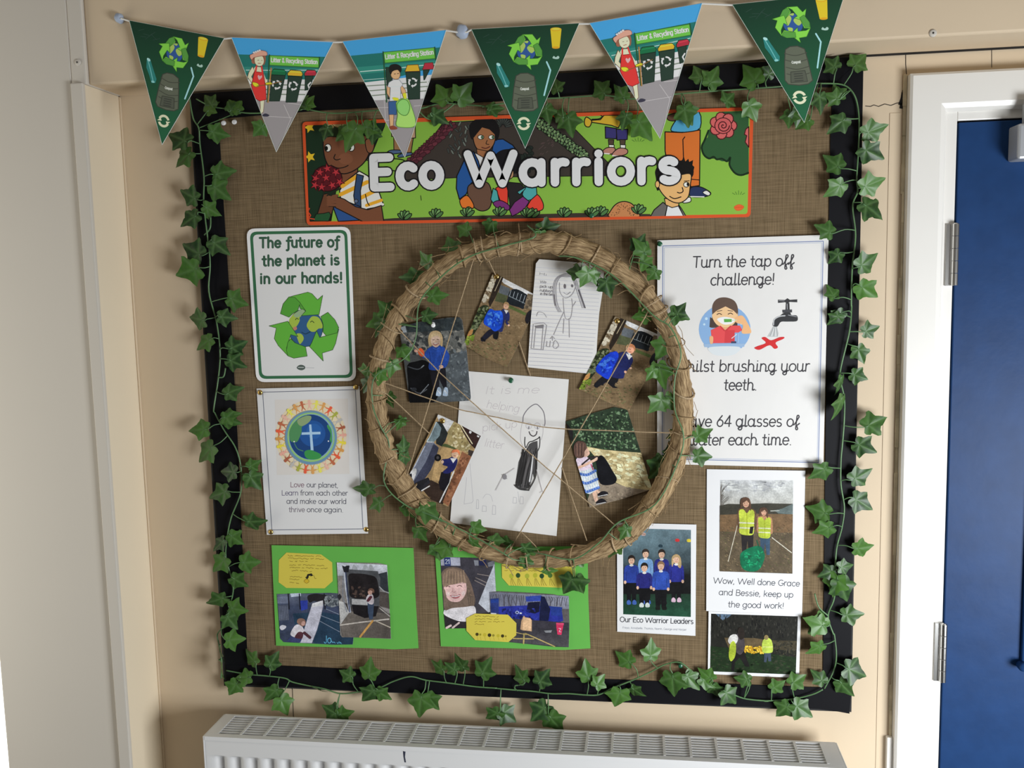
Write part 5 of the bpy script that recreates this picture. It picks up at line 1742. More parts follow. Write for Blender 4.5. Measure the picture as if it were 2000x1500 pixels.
p.poly((150, 150, 148), [(1040, 720), (1200, 730), (1230, 790), (1040, 780)]).poly((26, 24, 26), [(1040, 785), (1330, 800), (1300, 910), (1180, 930), (1060, 880)])
p.line((164, 168, 174), 24, [(960, 430), (975, 600), (1020, 860)]).line((52, 60, 84), 12, [(972, 430), (988, 620), (1018, 860)]).line((120, 124, 130), 9, [(945, 470), (940, 700), (985, 860)])
p.poly((32, 32, 36), [(934, 358), (965, 372), (985, 360), (1016, 360), (1002, 432), (955, 432)])
p.line((150, 152, 152), 10, [(1340, 590), (1390, 640), (1440, 655)]).poly((40, 40, 44), [(885, 690), (910, 660), (930, 700), (905, 740)])
p.line((172, 166, 156), 14, [(915, 1005), (1130, 975), (1440, 940)]).line((176, 134, 74), 22, [(1265, 960), (1130, 1132)]).line((164, 156, 140), 12, [(1300, 960), (1455, 1030)]).line((150, 146, 140), 10, [(1340, 820), (1452, 910)])
p.poly((54, 66, 84), [(1210, 760), (1280, 770), (1268, 940), (1230, 945), (1215, 860)])
p.blob((172, 164, 166), [(1195, 715), (1225, 670), (1265, 675), (1280, 740), (1265, 780), (1220, 770)]).blob((78, 40, 48), [(1200, 740), (1235, 690), (1262, 700), (1225, 750)])
p.ell((168, 134, 120), 1238, 645, 26, 32, 0, 14).blob((98, 72, 60), [(1215, 640), (1225, 612), (1260, 606), (1282, 625), (1280, 660), (1262, 640), (1240, 628)])
p.build({'illustration': ('photo_print', f2)}, M['photo_ink'])

# --- right green card
pl2 = plane(-0.0168, -0.003, -0.003, (1000, 1180))
cr_ = thing('display_card', pl2(1005, 1268), 'bright green card under the hoop, photos of a smiling girl and blue skips', 'card', 'green display cards')
sheet('card_sheet', pl2, zq(G2, [(105, 160), (700, 158), (1765, 150), (1772, 700), (1795, 1258), (1500, 1275), (1100, 1262), (172, 1235), (140, 700)]), M['green_card'], cr_, 0.0007)
up2 = lambda k: (lambda x, y, lift=0.0: pl2(x, y, lift + k))
qa = [(165, 265), (755, 280), (770, 640), (720, 860), (600, 900), (440, 1040), (220, 1042), (200, 800)]
f1 = sheet('photo', up2(.0006), zq(G2, qa), M['paper'], cr_, 0.0004)
p = Print(up2(.0006), CARD_W)
p.v(*G2)
p.poly((58, 56, 62), qa)
p.poly((152, 154, 166), [(165, 268), (380, 272), (385, 362), (175, 358)]).poly((44, 56, 104), [(205, 270), (275, 272), (280, 362), (212, 362)])
p.text('21', (176, 184, 206), 7, (220, 340), (262, 340), 66)
p.poly((36, 40, 72), [(585, 290), (660, 292), (670, 360), (590, 356)]).poly((120, 122, 128), [(530, 300), (580, 302), (582, 360), (540, 360)]).poly((104, 106, 112), [(680, 330), (752, 300), (758, 360), (690, 372)])
for a, b in (((570, 450), (740, 480)), ((550, 490), (700, 560)), ((540, 520), (660, 580))):
    p.line((128, 118, 112), 8, [a, b])
p.poly((168, 172, 178), [(752, 340), (770, 640), (720, 860), (690, 870), (580, 770), (640, 620)])
p.poly((44, 40, 42), [(205, 890), (420, 960), (560, 900), (600, 880), (720, 860), (600, 1000), (440, 1040), (220, 1042)])
p.blob((200, 196, 202), [(205, 850), (260, 800), (320, 745), (420, 740), (500, 780), (548, 820), (545, 900), (480, 960), (360, 960), (220, 900)])
p.blob((104, 88, 76), [(190, 520), (180, 440), (230, 390), (310, 375), (400, 400), (470, 490), (520, 620), (545, 760), (490, 800), (300, 820), (215, 840), (200, 700)])
FC = (198, 164, 158)
p.blob(FC, [(205, 590), (225, 545), (330, 530), (440, 545), (452, 620), (430, 690), (380, 745), (320, 755), (260, 735), (220, 670)])
p.blob((128, 108, 90), [(188, 540), (200, 450), (260, 400), (340, 395), (410, 440), (450, 540), (400, 540), (330, 560), (250, 575), (205, 590)])
for k in range(14):
    p.line((146, 124, 100) if k % 2 else (106, 90, 76), 6, [(225 + k * 15, 430 - abs(k - 6) * 3), (212 + k * 17, 560 - abs(k - 7) * 2)])
for k in range(7):
    p.line((122, 104, 86) if k % 2 else (88, 76, 68), 8, [(452 + k * 8, 560 + k * 22), (470 + k * 10, 700), (482 + k * 9, 795)])
for k in range(4):
    p.line((112, 96, 82), 8, [(198 + k * 5, 620), (215 + k * 14, 830)])
p.line((92, 66, 62), 8, [(228, 590), (250, 580), (272, 590)], True).line((92, 66, 62), 8, [(350, 585), (375, 574), (400, 584)], True)
p.line((168, 122, 118), 6, [(305, 600), (298, 640), (318, 648), (335, 640)], True)
p.blob((150, 88, 92), [(275, 680), (330, 685), (385, 668), (370, 705), (330, 718), (292, 705)]).line((214, 208, 208), 9, [(288, 690), (330, 696), (374, 682)], True)
p.blob((214, 178, 172), [(230, 660), (255, 640), (275, 665), (250, 690)]).blob((214, 178, 172), [(395, 660), (420, 635), (438, 655), (415, 690)])
p.line((188, 170, 164), 24, [(235, 1035), (280, 1010)]).line((188, 170, 164), 20, [(300, 1035), (370, 980)])
p.build({'illustration': ('photo_print', f1)}, M['photo_ink'])
qb = [(700, 645), (790, 638), (1150, 655), (1400, 672), (1560, 712), (1568, 1000), (1560, 1245), (1400, 1240), (915, 1190), (730, 1000), (710, 860)]
f2 = sheet('photo', up2(.0014), zq(G2, qb), M['paper'], cr_, 0.0004)
p = Print(up2(.0014), CARD_W)
p.v(*G2)
p.clip = None
p.poly((84, 80, 80), qb)
p._add([(98, 100, 112), (128, 130, 142), (120, 122, 132), (92, 96, 112)], [zq(G2, [(700, 645), (1560, 690), (1564, 830), (708, 800)])])
rnd = random.Random(4)
for i in range(34):
    x = 720 + i * 25
    p.line((70, 68, 74), rnd.uniform(3, 9), [(x, 668 + i * 1.2), (x + rnd.uniform(-16, 16), 720), (x + rnd.uniform(-20, 20), 800)])
p.poly((40, 52, 104), [(710, 720), (800, 712), (805, 880), (716, 880)]).poly((34, 56, 122), [(712, 730), (800, 722), (800, 760), (714, 764)])
p.poly((38, 46, 128), [(800, 805), (1130, 790), (1360, 800), (1480, 810), (1500, 960), (1300, 1010), (1050, 1010), (830, 960), (800, 880)])
p.poly((48, 66, 144), [(1090, 695), (1260, 682), (1300, 720), (1250, 745), (1100, 750)]).poly((24, 28, 54), [(1260, 690), (1300, 700), (1360, 830), (1340, 960), (1240, 960), (1250, 780)])
p.poly((22, 24, 44), [(1120, 760), (1250, 750), (1240, 860), (1190, 880), (1100, 860)]).poly((34, 52, 118), [(1360, 800), (1490, 812), (1480, 910), (1370, 900)])
p.bits([(30, 36, 100), (52, 62, 150), (24, 28, 70)], [(820, 820), (1240, 820), (1240, 980), (860, 960)], 60, 8, 30, 6, .5)
p.poly((52, 50, 56), [(716, 890), (900, 930), (1560, 980), (1560, 1245), (1400, 1240), (915, 1190), (740, 1010)])
p._add([(50, 48, 54), (46, 46, 50), (74, 72, 74), (66, 64, 66)], [zq(G2, [(900, 1040), (1562, 1040), (1560, 1243), (915, 1188)])])
p.ell((150, 160, 186), 1000, 868, 20, 18, 0, 12).ell((40, 44, 90), 1000, 868, 11, 10, 0, 10).poly((190, 194, 206), [(1028, 868), (1052, 870), (1050, 884), (1028, 882)]).poly((196, 196, 200), [(712, 872), (775, 876), (772, 890), (716, 886)])
for a, b, w in (((960, 1150), (1180, 1155), 12), ((1075, 1100), (1070, 1205), 16), ((1090, 1095), (1410, 1238), 12), ((990, 1085), (1100, 1110), 8)):
    p.line((164, 146, 90), w, [a, b])
p.poly((196, 162, 124), [(1060, 925), (1075, 902), (1085, 920), (1140, 930), (1158, 950), (1158, 1072), (1060, 1062)], (150, 120, 90), 4).poly((168, 136, 104), [(1058, 930), (1062, 1062), (1034, 1052), (1046, 960)])
p.poly((190, 50, 84), [(1428, 980), (1505, 985), (1502, 1010), (1480, 1112), (1438, 1108), (1424, 1010)]).poly((206, 70, 104), [(1424, 978), (1508, 984), (1505, 1006), (1424, 1002)]).line((232, 190, 200), 5, [(1450, 1040), (1475, 1042), (1455, 1075), (1478, 1080)])
p.poly((120, 122, 124), [(1290, 1065), (1380, 1060), (1370, 1085), (1310, 1088)])
p.build({'illustration': ('photo_print', f2)}, M['photo_ink'])
n1 = sheet('note', up2(.0011), zq(G2, [(832, 345), (1200, 330), (1625, 320), (1635, 470), (1560, 560), (1480, 600), (910, 575), (836, 490)]), M['yellow_paper'], cr_, 0.0004)
p = Print(up2(.0011), CARD_W)
p.v(*G2)
for i, (y, x0, x1) in enumerate(((368, 865, 1250), (392, 868, 1200), (420, 865, 1210), (375, 1480, 1600))):
    scribble(p, (126, 110, 36), 5, x0, y - 6, x1, y, 50 + i)
for i, (x, c) in enumerate(((938, (146, 150, 44)), (1010, (34, 62, 30)), (1108, (140, 146, 48)), (1196, (150, 148, 44)), (1268, (30, 58, 32)), (1358, (64, 96, 40)))):
    p.ell(c, x, 472 - (i % 2) * 6, 25, 27, 0, 14)
    for d in (-6, 8, 24):
        p.line((110, 96, 36), 4, [(x + d * .4, 498), (x + d * 1.2, 540), (x + 10 + d * 1.7, 578)])
p.build({'illustration': ('handwriting', n1)}, M['pencil'])
n2 = sheet('note', up2(.0021), zq(G2, [(545, 880), (900, 892), (992, 985), (990, 1115), (905, 1190), (545, 1168), (450, 1065), (448, 930)]), M['yellow_paper'], cr_, 0.0004)
p = Print(up2(.0021), CARD_W)
p.v(*G2)
for i, (y, x0, x1) in enumerate(((916, 540, 800), (946, 540, 820), (974, 540, 880), (1000, 540, 640))):
    scribble(p, (120, 104, 36), 5, x0, y - 6, x1, y, 60 + i)
for i, x in enumerate((565, 600, 648, 700, 742, 794, 842, 876)):
    r = (18, 12, 20, 20, 14, 18, 18, 11)[i]
    p.ell(((58, 50, 16), (128, 120, 30), (164, 150, 44), (44, 38, 16), (120, 112, 36), (160, 148, 40), (48, 44, 16), (130, 116, 30))[i], x, 1105 + i * 3, r, r, 0, 12)
    p.line((150, 134, 44), 4, [(x, 1125 + i * 3), (x + 10, 1170)])
p.build({'illustration': ('handwriting', n2)}, M['pencil'])
# ================================================================== drawings and photographs inside the hoop
HOOP_W = (186, 184, 182)


def photo(px, y0, quad, label, white=HOOP_W, m='photo_ink', cat='photo', tilt=(0, 0)):
    pl = plane(y0, tilt[0], tilt[1], px)
    t = thing('photo_print', pl(*px), label, cat, 'photographs inside the hoop')
    sheet('photo_paper', pl, quad, M['paper'], t, 0.0004)
    p = Print(pl, white)
    p.clip = quad
    return t, p, pl


# --- large pencil drawing
pl = plane(-0.0164, 0.004, 0.004, (1000, 880))
q = [(902, 724), (1111, 741), (1087, 1047), (879, 1021)]
t = thing('pencil_drawing', pl(985, 1030), 'large crumpled paper with a pencil figure in a black dress, green pin', 'drawing')
sheet('paper_sheet', pl, q, M['crumpled'], t)
p = Print(pl, (197, 195, 194))
p.clip = q
PG, PL = (120, 116, 118), (158, 152, 154)
p.v(*ZN)
p.line((104, 98, 104), 7, [(84, 330), (90, 280), (130, 225), (180, 195), (215, 215), (245, 260), (255, 330), (250, 362)], True)
p.line(PL, 4, [(80, 330), (68, 400), (66, 470), (84, 520)], True).line(PL, 4, [(240, 350), (238, 420), (225, 470)], True)
p.ell((170, 164, 166), 130, 362, 26, 26, 0, 14).ell((190, 187, 187), 130, 362, 21, 21, 0, 14).ell((170, 164, 166), 195, 362, 26, 26, 0, 14).ell((190, 187, 187), 195, 362, 21, 21, 0, 14).line(PG, 10, [(130, 370), (128, 385)]).line(PG, 10, [(196, 372), (198, 386)])
p.line((70, 64, 66), 9, [(132, 408), (142, 430), (165, 442), (186, 428), (192, 406)], True).line(PG, 4, [(150, 400), (165, 402)])
BK = (52, 50, 50)
p.line(BK, 8, [(100, 450), (98, 500), (108, 530), (130, 490), (160, 480), (200, 460), (214, 450), (212, 520), (196, 560)], True)
p.poly((66, 64, 64), [(135, 500), (165, 485), (196, 478), (200, 560), (190, 700), (170, 770), (150, 690), (150, 600), (128, 845), (80, 855), (22, 830), (50, 640), (75, 580), (100, 560)])
rnd = random.Random(2)
for i in range(46):
    u = rnd.random()
    x0, x1 = 82 + u * 110 + rnd.uniform(-4, 4), 30 + u * 110
    p.line((44, 42, 42) if i % 3 else (92, 88, 88), 6, [(x0, 545 + rnd.uniform(-10, 60)), ((x0 + x1) / 2, 700), (x1, 820 + rnd.uniform(-20, 20))])
p.line(BK, 11, [(22, 820), (60, 850), (130, 858)], True).line(BK, 8, [(190, 560), (186, 740), (130, 855)], True).line((188, 186, 186), 12, [(162, 590), (150, 700), (135, 790)], True).line(BK, 6, [(75, 570), (80, 640)])
p.line(PL, 4, [(190, 700), (225, 830), (235, 865)]).line(PL, 3, [(235, 865), (215, 880)]).line(PL, 3, [(235, 865), (248, 882)])
p.v(*ZM)
p.line(PL, 4, [(1205, 690), (1120, 745), (1060, 860)]).ell(PG, 1128, 755, 17, 22, 0, 10).line(PG, 5, [(1110, 740), (1145, 770)])
p.line((172, 168, 170), 4, [(860, 655), (885, 940), (875, 955), (815, 965), (835, 760)]).line((172, 168, 170), 4, [(960, 920), (985, 890), (1020, 900), (1035, 945)], True)
for x, y, w_, h_ in ((918, 965, 18, 70), (970, 1000, 32, 44), (1045, 1010, 26, 70), (1205, 935, 28, 46), (1258, 935, 26, 56)):
    p.line((168, 164, 166), 4, [(x - w_ / 2, y + h_ / 2), (x - w_ / 2 + 4, y - h_ / 2), (x + w_ / 2, y - h_ / 2 + 4), (x + w_ / 2, y + h_ / 2), (x - w_ / 2, y + h_ / 2)])
p.line((168, 164, 166), 4, [(1230, 870), (1240, 950)])
p.part = 'lettering'
for tx, a, b in (('It is me', (985, 116), (1390, 110)), ('helping', (990, 222), (1230, 258)), ('pick up', (960, 405), (1220, 372)), ('litter', (975, 520), (1115, 540))):
    p.text(tx, (172, 164, 166), 4, a, b, 80, None, None, .15)
p.build({'illustration': ('pencil_sketch', t), 'lettering': ('handwriting', t)}, M['pencil'])

# --- lined paper drawing
pl = plane(-0.0190, 0.004, -0.006, (1100, 620))
q = zq(ZL, [(180, 325), (205, 293), (440, 312), (694, 338), (680, 540), (655, 700), (640, 900), (628, 1158), (370, 1132), (118, 1105), (140, 760)])
t = thing('pencil_drawing', pl(1098, 728), 'lined notebook page with a pencil sketch of a long-haired girl beside a bin', 'drawing')
sheet('paper_sheet', pl, q, M['crumpled'], t)
p = Print(pl, (196, 194, 196))
p.clip = q
p.v(*ZL)
for i in range(27):
    y = 350 + i * 29.5
    p.line((166, 166, 182), 2, [(100, y), (400, y + 17), (700, y + 36)])
PG = (138, 134, 140)
for d in (0, 10, 22):
    p.line(PG, 5, [(350 + d, 690), (318 + d, 620), (310 + d, 500), (340 + d, 430), (410, 404 + d), (470 - d, 430), (500 - d, 500), (525 - d, 580), (552 - d, 660)], True)
p.line((78, 74, 78), 8, [(500, 525), (525, 590), (550, 658)], True).line((98, 92, 96), 8, [(318, 560), (325, 640)], True)
p.line(PG, 4, [(358, 470), (362, 540), (400, 585), (450, 560), (478, 500), (470, 450)], True)
p.ell((96, 90, 96), 398, 497, 9, 18, 0, 10).ell((96, 90, 96), 453, 494, 8, 12, 0, 10).line(PG, 4, [(390, 545), (415, 558), (440, 540)], True)
p.line(PG, 4, [(385, 585), (392, 680), (405, 740), (440, 735), (455, 650), (450, 590)], True).line(PG, 4, [(390, 690), (340, 800), (315, 860)]).line(PG, 4, [(392, 740), (385, 850)]).line(PG, 4, [(430, 740), (432, 880)]).line(PG, 4, [(455, 650), (480, 612)])
p.line(PG, 4, [(162, 780), (145, 965), (235, 975), (262, 790), (240, 772), (170, 780)]).line(PG, 4, [(180, 800), (165, 960)]).line(PG, 4, [(235, 810), (222, 970)])
p.poly((110, 106, 110), [(172, 795), (240, 785), (236, 812), (180, 812)]).line(PG, 4, [(185, 720), (200, 690), (240, 700), (260, 730)], True)
p.line(PG, 4, [(265, 910), (260, 950), (285, 952), (290, 908)]).line(PG, 4, [(310, 925), (330, 905), (352, 940), (330, 965), (310, 950), (318, 922)], True).line(PG, 4, [(305, 905), (305, 875)]).line(PG, 4, [(290, 890), (305, 872), (322, 890)])
p.part = 'lettering'
for tx, a, b in (('Hi', (208, 412), (256, 418)), ('We', (210, 472), (256, 476)), ('pick up', (212, 506), (305, 512)), ('rubbish', (212, 536), (306, 544)), ('in the bin', (214, 562), (306, 568))):
    p.text(tx, (104, 100, 106), 2.6, a, b, 28)
p.build({'illustration': ('pencil_sketch', t), 'lettering': ('handwriting', t)}, M['pencil'])

# --- girl in a blue jumper beside a bin
q = zq(ZK, [(322, 845), (480, 805), (700, 772), (800, 768), (822, 790), (858, 1040), (890, 1400), (884, 1428), (660, 1442), (405, 1445)])
t, p, _ = photo((850, 790), -0.0185, q, 'photo of a fair girl in a blue jumper by a black bin, white push pin', tilt=(.006, -.004))
p.v(*ZK)
p.poly((70, 71, 70), [(280, 740), (900, 740), (920, 1470), (280, 1470)])
p.poly((92, 92, 88), [(320, 900), (560, 840), (840, 860), (860, 1040), (600, 1060), (385, 1060)])
p.bits([(112, 110, 104), (60, 62, 62), (128, 124, 116), (84, 84, 80), (48, 50, 50)], [(330, 830), (830, 800), (860, 1040), (380, 1060)], 190, 8, 34, 21, .6)
p.poly((44, 50, 52), [(322, 830), (800, 765), (830, 870), (340, 890)])
p.bits([(56, 62, 62), (38, 44, 46)], [(330, 830), (800, 780), (820, 860), (340, 880)], 40, 10, 30, 22, .5)
p.poly((150, 156, 160), [(336, 846), (372, 836), (384, 888), (344, 892)])
p._add([(62, 64, 66), (88, 92, 94), (80, 86, 92), (54, 58, 62)], [zq(ZK, [(620, 1040), (858, 1010), (890, 1430), (560, 1444)])]) if False else p.poly((74, 79, 82), [(600, 1090), (858, 1030), (890, 1430), (410, 1446), (400, 1140)])
p.bits([(92, 98, 102), (62, 66, 70), (104, 110, 112)], [(690, 1030), (860, 1020), (890, 1430), (700, 1430)], 70, 6, 22, 23, .5)
p.blob((14, 14, 16), [(388, 1150), (450, 1120), (530, 1110), (600, 1180), (640, 1300), (600, 1440), (410, 1446), (396, 1300)], None, 0, 3)
p.line((64, 66, 70), 8, [(395, 1160), (470, 1180), (520, 1150)], True).line((70, 72, 76), 9, [(415, 1330), (480, 1370), (540, 1340)], True).line((120, 124, 128), 8, [(500, 1165), (516, 1150)]).line((110, 114, 118), 7, [(490, 1375), (555, 1300)]).ell((44, 46, 50), 440, 1340, 22, 16, 0, 10)
p.poly((26, 25, 30), [(560, 1180), (690, 1170), (700, 1330), (680, 1340), (640, 1260), (640, 1335), (590, 1330)])
for x in (636, 690):
    p.blob((150, 164, 180), [(x - 22, 1380), (x - 8, 1325), (x + 16, 1330), (x + 20, 1370), (x + 12, 1392), (x - 16, 1390)]).line((196, 204, 212), 5, [(x - 10, 1345), (x + 12, 1372)])
p.blob((36, 66, 140), [(520, 1060), (560, 1010), (610, 995), (670, 1000), (712, 1050), (720, 1090), (695, 1160), (650, 1172), (645, 1185), (560, 1180), (560, 1100), (510, 1090)], None, 0, 4)
p.line((26, 48, 108), 6, [(560, 1040), (570, 1100), (565, 1170)], True).line((26, 48, 108), 6, [(660, 1050), (668, 1120), (645, 1165)], True).line((60, 92, 164), 5, [(590, 1010), (615, 1022), (640, 1008)], True)
p.blob((192, 84, 50), [(472, 1030), (490, 1012), (515, 1030), (522, 1070), (500, 1080), (478, 1062)]).ell((196, 150, 130), 455, 1035, 15, 12, 20, 10).ell((198, 156, 136), 655, 1160, 18, 14, 0, 10)
p.blob((176, 150, 112), [(562, 1000), (552, 940), (570, 890), (610, 874), (650, 890), (668, 940), (662, 1000), (640, 985), (590, 985)], None, 0, 4)
p.blob((206, 168, 148), [(575, 930), (600, 905), (640, 920), (650, 960), (635, 995), (610, 1006), (585, 990), (574, 960)])
p.poly((190, 166, 128), [(572, 935), (580, 900), (610, 890), (646, 905), (650, 935), (625, 912), (598, 920)])
p.line((90, 66, 60), 5, [(588, 948), (602, 946)]).line((90, 66, 60), 5, [(622, 944), (636, 944)]).line((160, 80, 76), 6, [(592, 978), (612, 988), (634, 974)], True).line((216, 210, 206), 4, [(600, 979), (628, 976)]).line((176, 130, 112), 4, [(612, 950), (614, 964)])
p.build({'illustration': ('photo_image', t)}, M['photo_ink'])


def sack_photo(p, flip=0):
    """farm track, polytunnel, hedge and wall; a pupil drags a bright blue sack"""
    p.poly((112, 92, 66), [(700, 300), (1700, 300), (1700, 1400), (700, 1400)])
    p.bits([(124, 104, 76), (96, 78, 54), (136, 116, 88), (86, 70, 50)], [(900, 620), (1440, 600), (1200, 1180), (840, 980)], 240, 4, 14, 31, .5, .4)
    p.bits([(96, 92, 60), (78, 76, 48), (108, 100, 68)], [(850, 980), (1280, 960), (1180, 1170), (840, 1000)], 100, 4, 14, 32, .5, .4)
    p.poly((206, 206, 208), [(1090, 430), (1440, 610), (1420, 650), (1330, 600), (1150, 500)])
    p.poly((84, 88, 92), [(1120, 510), (1200, 540), (1190, 600), (1110, 580)]).poly((70, 74, 50), [(1100, 570), (1180, 600), (1170, 660), (1080, 640)])
    p.blob((28, 32, 36), [(1180, 620), (1200, 560), (1250, 545), (1320, 580), (1340, 610), (1310, 700), (1270, 690), (1180, 660)], None, 0, 3)
    for k in range(5):
        p.line((140, 146, 150), 4, [(1208 + k * 28, 556 + k * 10), (1196 + k * 26, 600 + k * 14)])
    p.line((120, 128, 132), 4, [(1190, 600), (1320, 660)])
    p.poly((112, 96, 76), [(1340, 580), (1435, 605), (1400, 710), (1310, 690)]).bits([(132, 116, 94), (84, 72, 58)], [(1340, 590), (1430, 610), (1400, 700), (1320, 690)], 40, 5, 16, 33)
    p.poly((74, 86, 46), [(1190, 670), (1330, 735), (1320, 755), (1180, 690)])
    p.poly((128, 112, 88), [(1060, 430), (1110, 440), (1010, 660), (960, 640)]).bits([(168, 154, 128), (96, 80, 60), (186, 176, 156)], [(1060, 440), (1100, 450), (1010, 640), (970, 630)], 50, 6, 18, 34)
    p.poly((40, 32, 26), [(1100, 440), (1150, 446), (1120, 530), (1080, 620), (1040, 690), (1030, 650)]).line((150, 136, 110), 6, [(1135, 440), (1080, 560)])
    p.blob((38, 44, 28), [(960, 690), (1030, 680), (1020, 740), (980, 800), (900, 920), (860, 930), (880, 840)], None, 0, 3)
    p.bits([(58, 70, 38), (30, 36, 22), (88, 98, 64), (110, 116, 88)], [(950, 690), (1030, 690), (920, 890), (860, 910)], 90, 5, 14, 35)
    p.blob((168, 120, 70), [(850, 900), (905, 860), (895, 905), (850, 920)]).bits([(136, 150, 60), (104, 122, 44)], [(840, 920), (920, 910), (900, 960), (840, 985)], 30, 6, 16, 36)
    p.blob((28, 28, 40), [(1060, 860), (1120, 850), (1090, 900), (1060, 905), (990, 960), (970, 940), (1020, 880)], None, 0, 3).blob((22, 22, 26), [(1070, 900), (1110, 880), (1100, 940), (1070, 935)]).line((22, 22, 26), 14, [(975, 935), (1000, 955)])
    p.blob((34, 40, 82), [(1130, 720), (1160, 705), (1195, 740), (1190, 800), (1160, 790), (1140, 880), (1100, 870), (1120, 800)], None, 0, 3)
    p.line((34, 40, 82), 16, [(1180, 750), (1172, 810), (1188, 830)]).ell((196, 156, 130), 1190, 832, 9, 8)
    p.blob((24, 66, 176), [(1000, 770), (1040, 705), (1080, 715), (1130, 720), (1145, 770), (1130, 850), (1080, 880), (1040, 850), (995, 820)], None, 0, 4)
    p.bits([(40, 90, 204), (18, 50, 150), (64, 116, 214)], [(1030, 730), (1130, 730), (1120, 850), (1020, 820)], 36, 8, 24, 37, .5)
    p.poly((196, 196, 204), [(1152, 708), (1188, 716), (1170, 742)])
    p.ell((196, 152, 124), 1168, 682, 21, 25, 0, 12).blob((164, 130, 90), [(1146, 672), (1160, 648), (1188, 656), (1192, 690), (1180, 668), (1160, 664)])
    p.line((60, 44, 40), 3, [(1162, 682), (1170, 684)])
    p.blob((30, 28, 32), [(1320, 790), (1340, 730), (1385, 710), (1370, 760), (1340, 820)]).ell((196, 190, 190), 1380, 716, 10, 8)


q = zq(ZK, [(1062, 425), (1150, 455), (1436, 612), (1300, 920), (1178, 1166), (1000, 1090), (832, 985)])
t, p, _ = photo((980, 640), -0.0182, q, 'tilted photo of a child dragging a blue sack, touching the lined page', tilt=(-.006, .004))
p.v(*ZK)
sack_photo(p)
p.build({'illustration': ('photo_image', t)}, M['photo_ink'])
q = zq(ZL, [(775, 722), (845, 748), (1170, 890), (1050, 1120), (880, 1432), (700, 1360), (502, 1270)])
t, p, _ = photo((1215, 720), -0.0182, q, 'tilted photo of a child with a blue sack near the right of the hoop', tilt=(.006, .004))
p.v(*ZK)
p.aff = aff(zq(ZK, [(1062, 425), (1436, 612), (832, 985)]), zq(ZL, [(775, 722), (1165, 892), (502, 1270)]))
sack_photo(p)
p.aff = None
# here the pupil stands nearer, holding the sack against the wind
p.v(*ZL)
p.blob((22, 22, 26), [(720, 1150), (800, 1160), (770, 1240), (795, 1255), (760, 1260), (700, 1215), (640, 1260), (620, 1230)], None, 0, 3)
p.blob((28, 34, 80), [(790, 1010), (850, 990), (905, 1035), (900, 1080), (850, 1150), (830, 1190), (740, 1170), (770, 1080)], None, 0, 4)
p.blob((22, 52, 170), [(640, 1090), (700, 1020), (780, 985), (800, 1030), (760, 1110), (730, 1195), (660, 1160), (630, 1130)], None, 0, 4)
p.bits([(40, 80, 204), (16, 40, 140), (58, 104, 210)], [(670, 1060), (780, 1010), (750, 1140), (680, 1150)], 28, 8, 26, 41, .5)
p.poly((206, 206, 212), [(855, 1000), (905, 1020), (878, 1050)]).ell((198, 140, 112), 893, 970, 27, 33, 0, 14).blob((160, 104, 70), [(866, 950), (890, 928), (922, 945), (925, 985), (905, 955)])
p.line((60, 44, 40), 4, [(882, 968), (892, 972)]).line((150, 70, 64), 4, [(880, 988), (895, 990)]).ell((198, 150, 124), 852, 1140, 10, 10)
p.build({'illustration': ('photo_image', t)}, M['photo_ink'])

# --- child beside a silver car
q = zq(ZM, [(616, 272), (740, 330), (944, 440), (827, 700), (692, 985), (560, 930), (362, 806), (470, 570)])
t, p, _ = photo((865, 900), -0.0184, q, 'tilted photo of a pupil beside a dark silver car, at lower left in the hoop', tilt=(-.005, -.004))
p.v(*ZM)
p.poly((148, 122, 86), [(340, 250), (960, 250), (960, 1000), (340, 1000)])
p.poly((206, 206, 210), [(600, 270), (740, 320), (690, 410), (640, 380)])
p.poly((150, 134, 92), [(735, 330), (880, 420), (860, 560), (700, 540), (680, 420)]).bits([(176, 160, 120), (126, 108, 70), (196, 182, 146), (140, 124, 84)], [(735, 340), (870, 430), (850, 560), (700, 530)], 90, 6, 18, 51, .7)
p.poly((48, 32, 30), [(780, 350), (944, 440), (900, 540), (860, 500), (800, 400)]).line((196, 184, 150), 8, [(785, 350), (878, 500)]).poly((196, 196, 200), [(858, 400), (875, 408), (866, 424), (852, 416)]).poly((196, 196, 200), [(916, 434), (934, 440), (928, 452), (914, 446)]).poly((58, 50, 46), [(850, 545), (900, 560), (870, 600), (842, 580)])
p.blob((74, 84, 50), [(670, 500), (720, 520), (760, 545), (700, 545), (640, 520)])
p.poly((168, 138, 96), [(650, 520), (850, 570), (800, 660), (760, 800), (560, 780), (600, 600)])
p.poly((36, 40, 40), [(600, 330), (640, 330), (690, 420), (670, 480), (640, 520), (600, 500)])
p.poly((104, 118, 122), [(560, 430), (605, 330), (640, 380), (625, 440), (580, 490), (530, 480)]).line((176, 188, 190), 7, [(600, 335), (555, 440), (528, 482)]).line((196, 200, 204), 6, [(530, 486), (580, 490)])
p.poly((104, 108, 122), [(525, 490), (580, 490), (610, 520), (590, 600), (540, 720), (430, 860), (390, 810), (440, 650)])
p.poly((56, 58, 74), [(580, 500), (620, 530), (600, 600), (560, 700), (520, 760), (440, 850), (420, 800), (520, 640)]).line((168, 172, 184), 9, [(512, 520), (440, 660), (410, 720)], True)
p.blob((196, 198, 206), [(400, 720), (440, 690), (446, 730), (400, 830), (380, 810)]).blob((30, 30, 34), [(372, 760), (410, 730), (408, 790), (390, 820), (370, 800)]).poly((34, 34, 38), [(440, 800), (540, 760), (560, 800), (480, 880), (420, 850)])
p.poly((52, 40, 34), [(500, 860), (560, 780), (700, 850), (650, 970), (560, 930)]).line((214, 210, 206), 9, [(488, 862), (548, 826)]).poly((40, 40, 46), [(500, 820), (540, 780), (556, 800), (500, 850)])
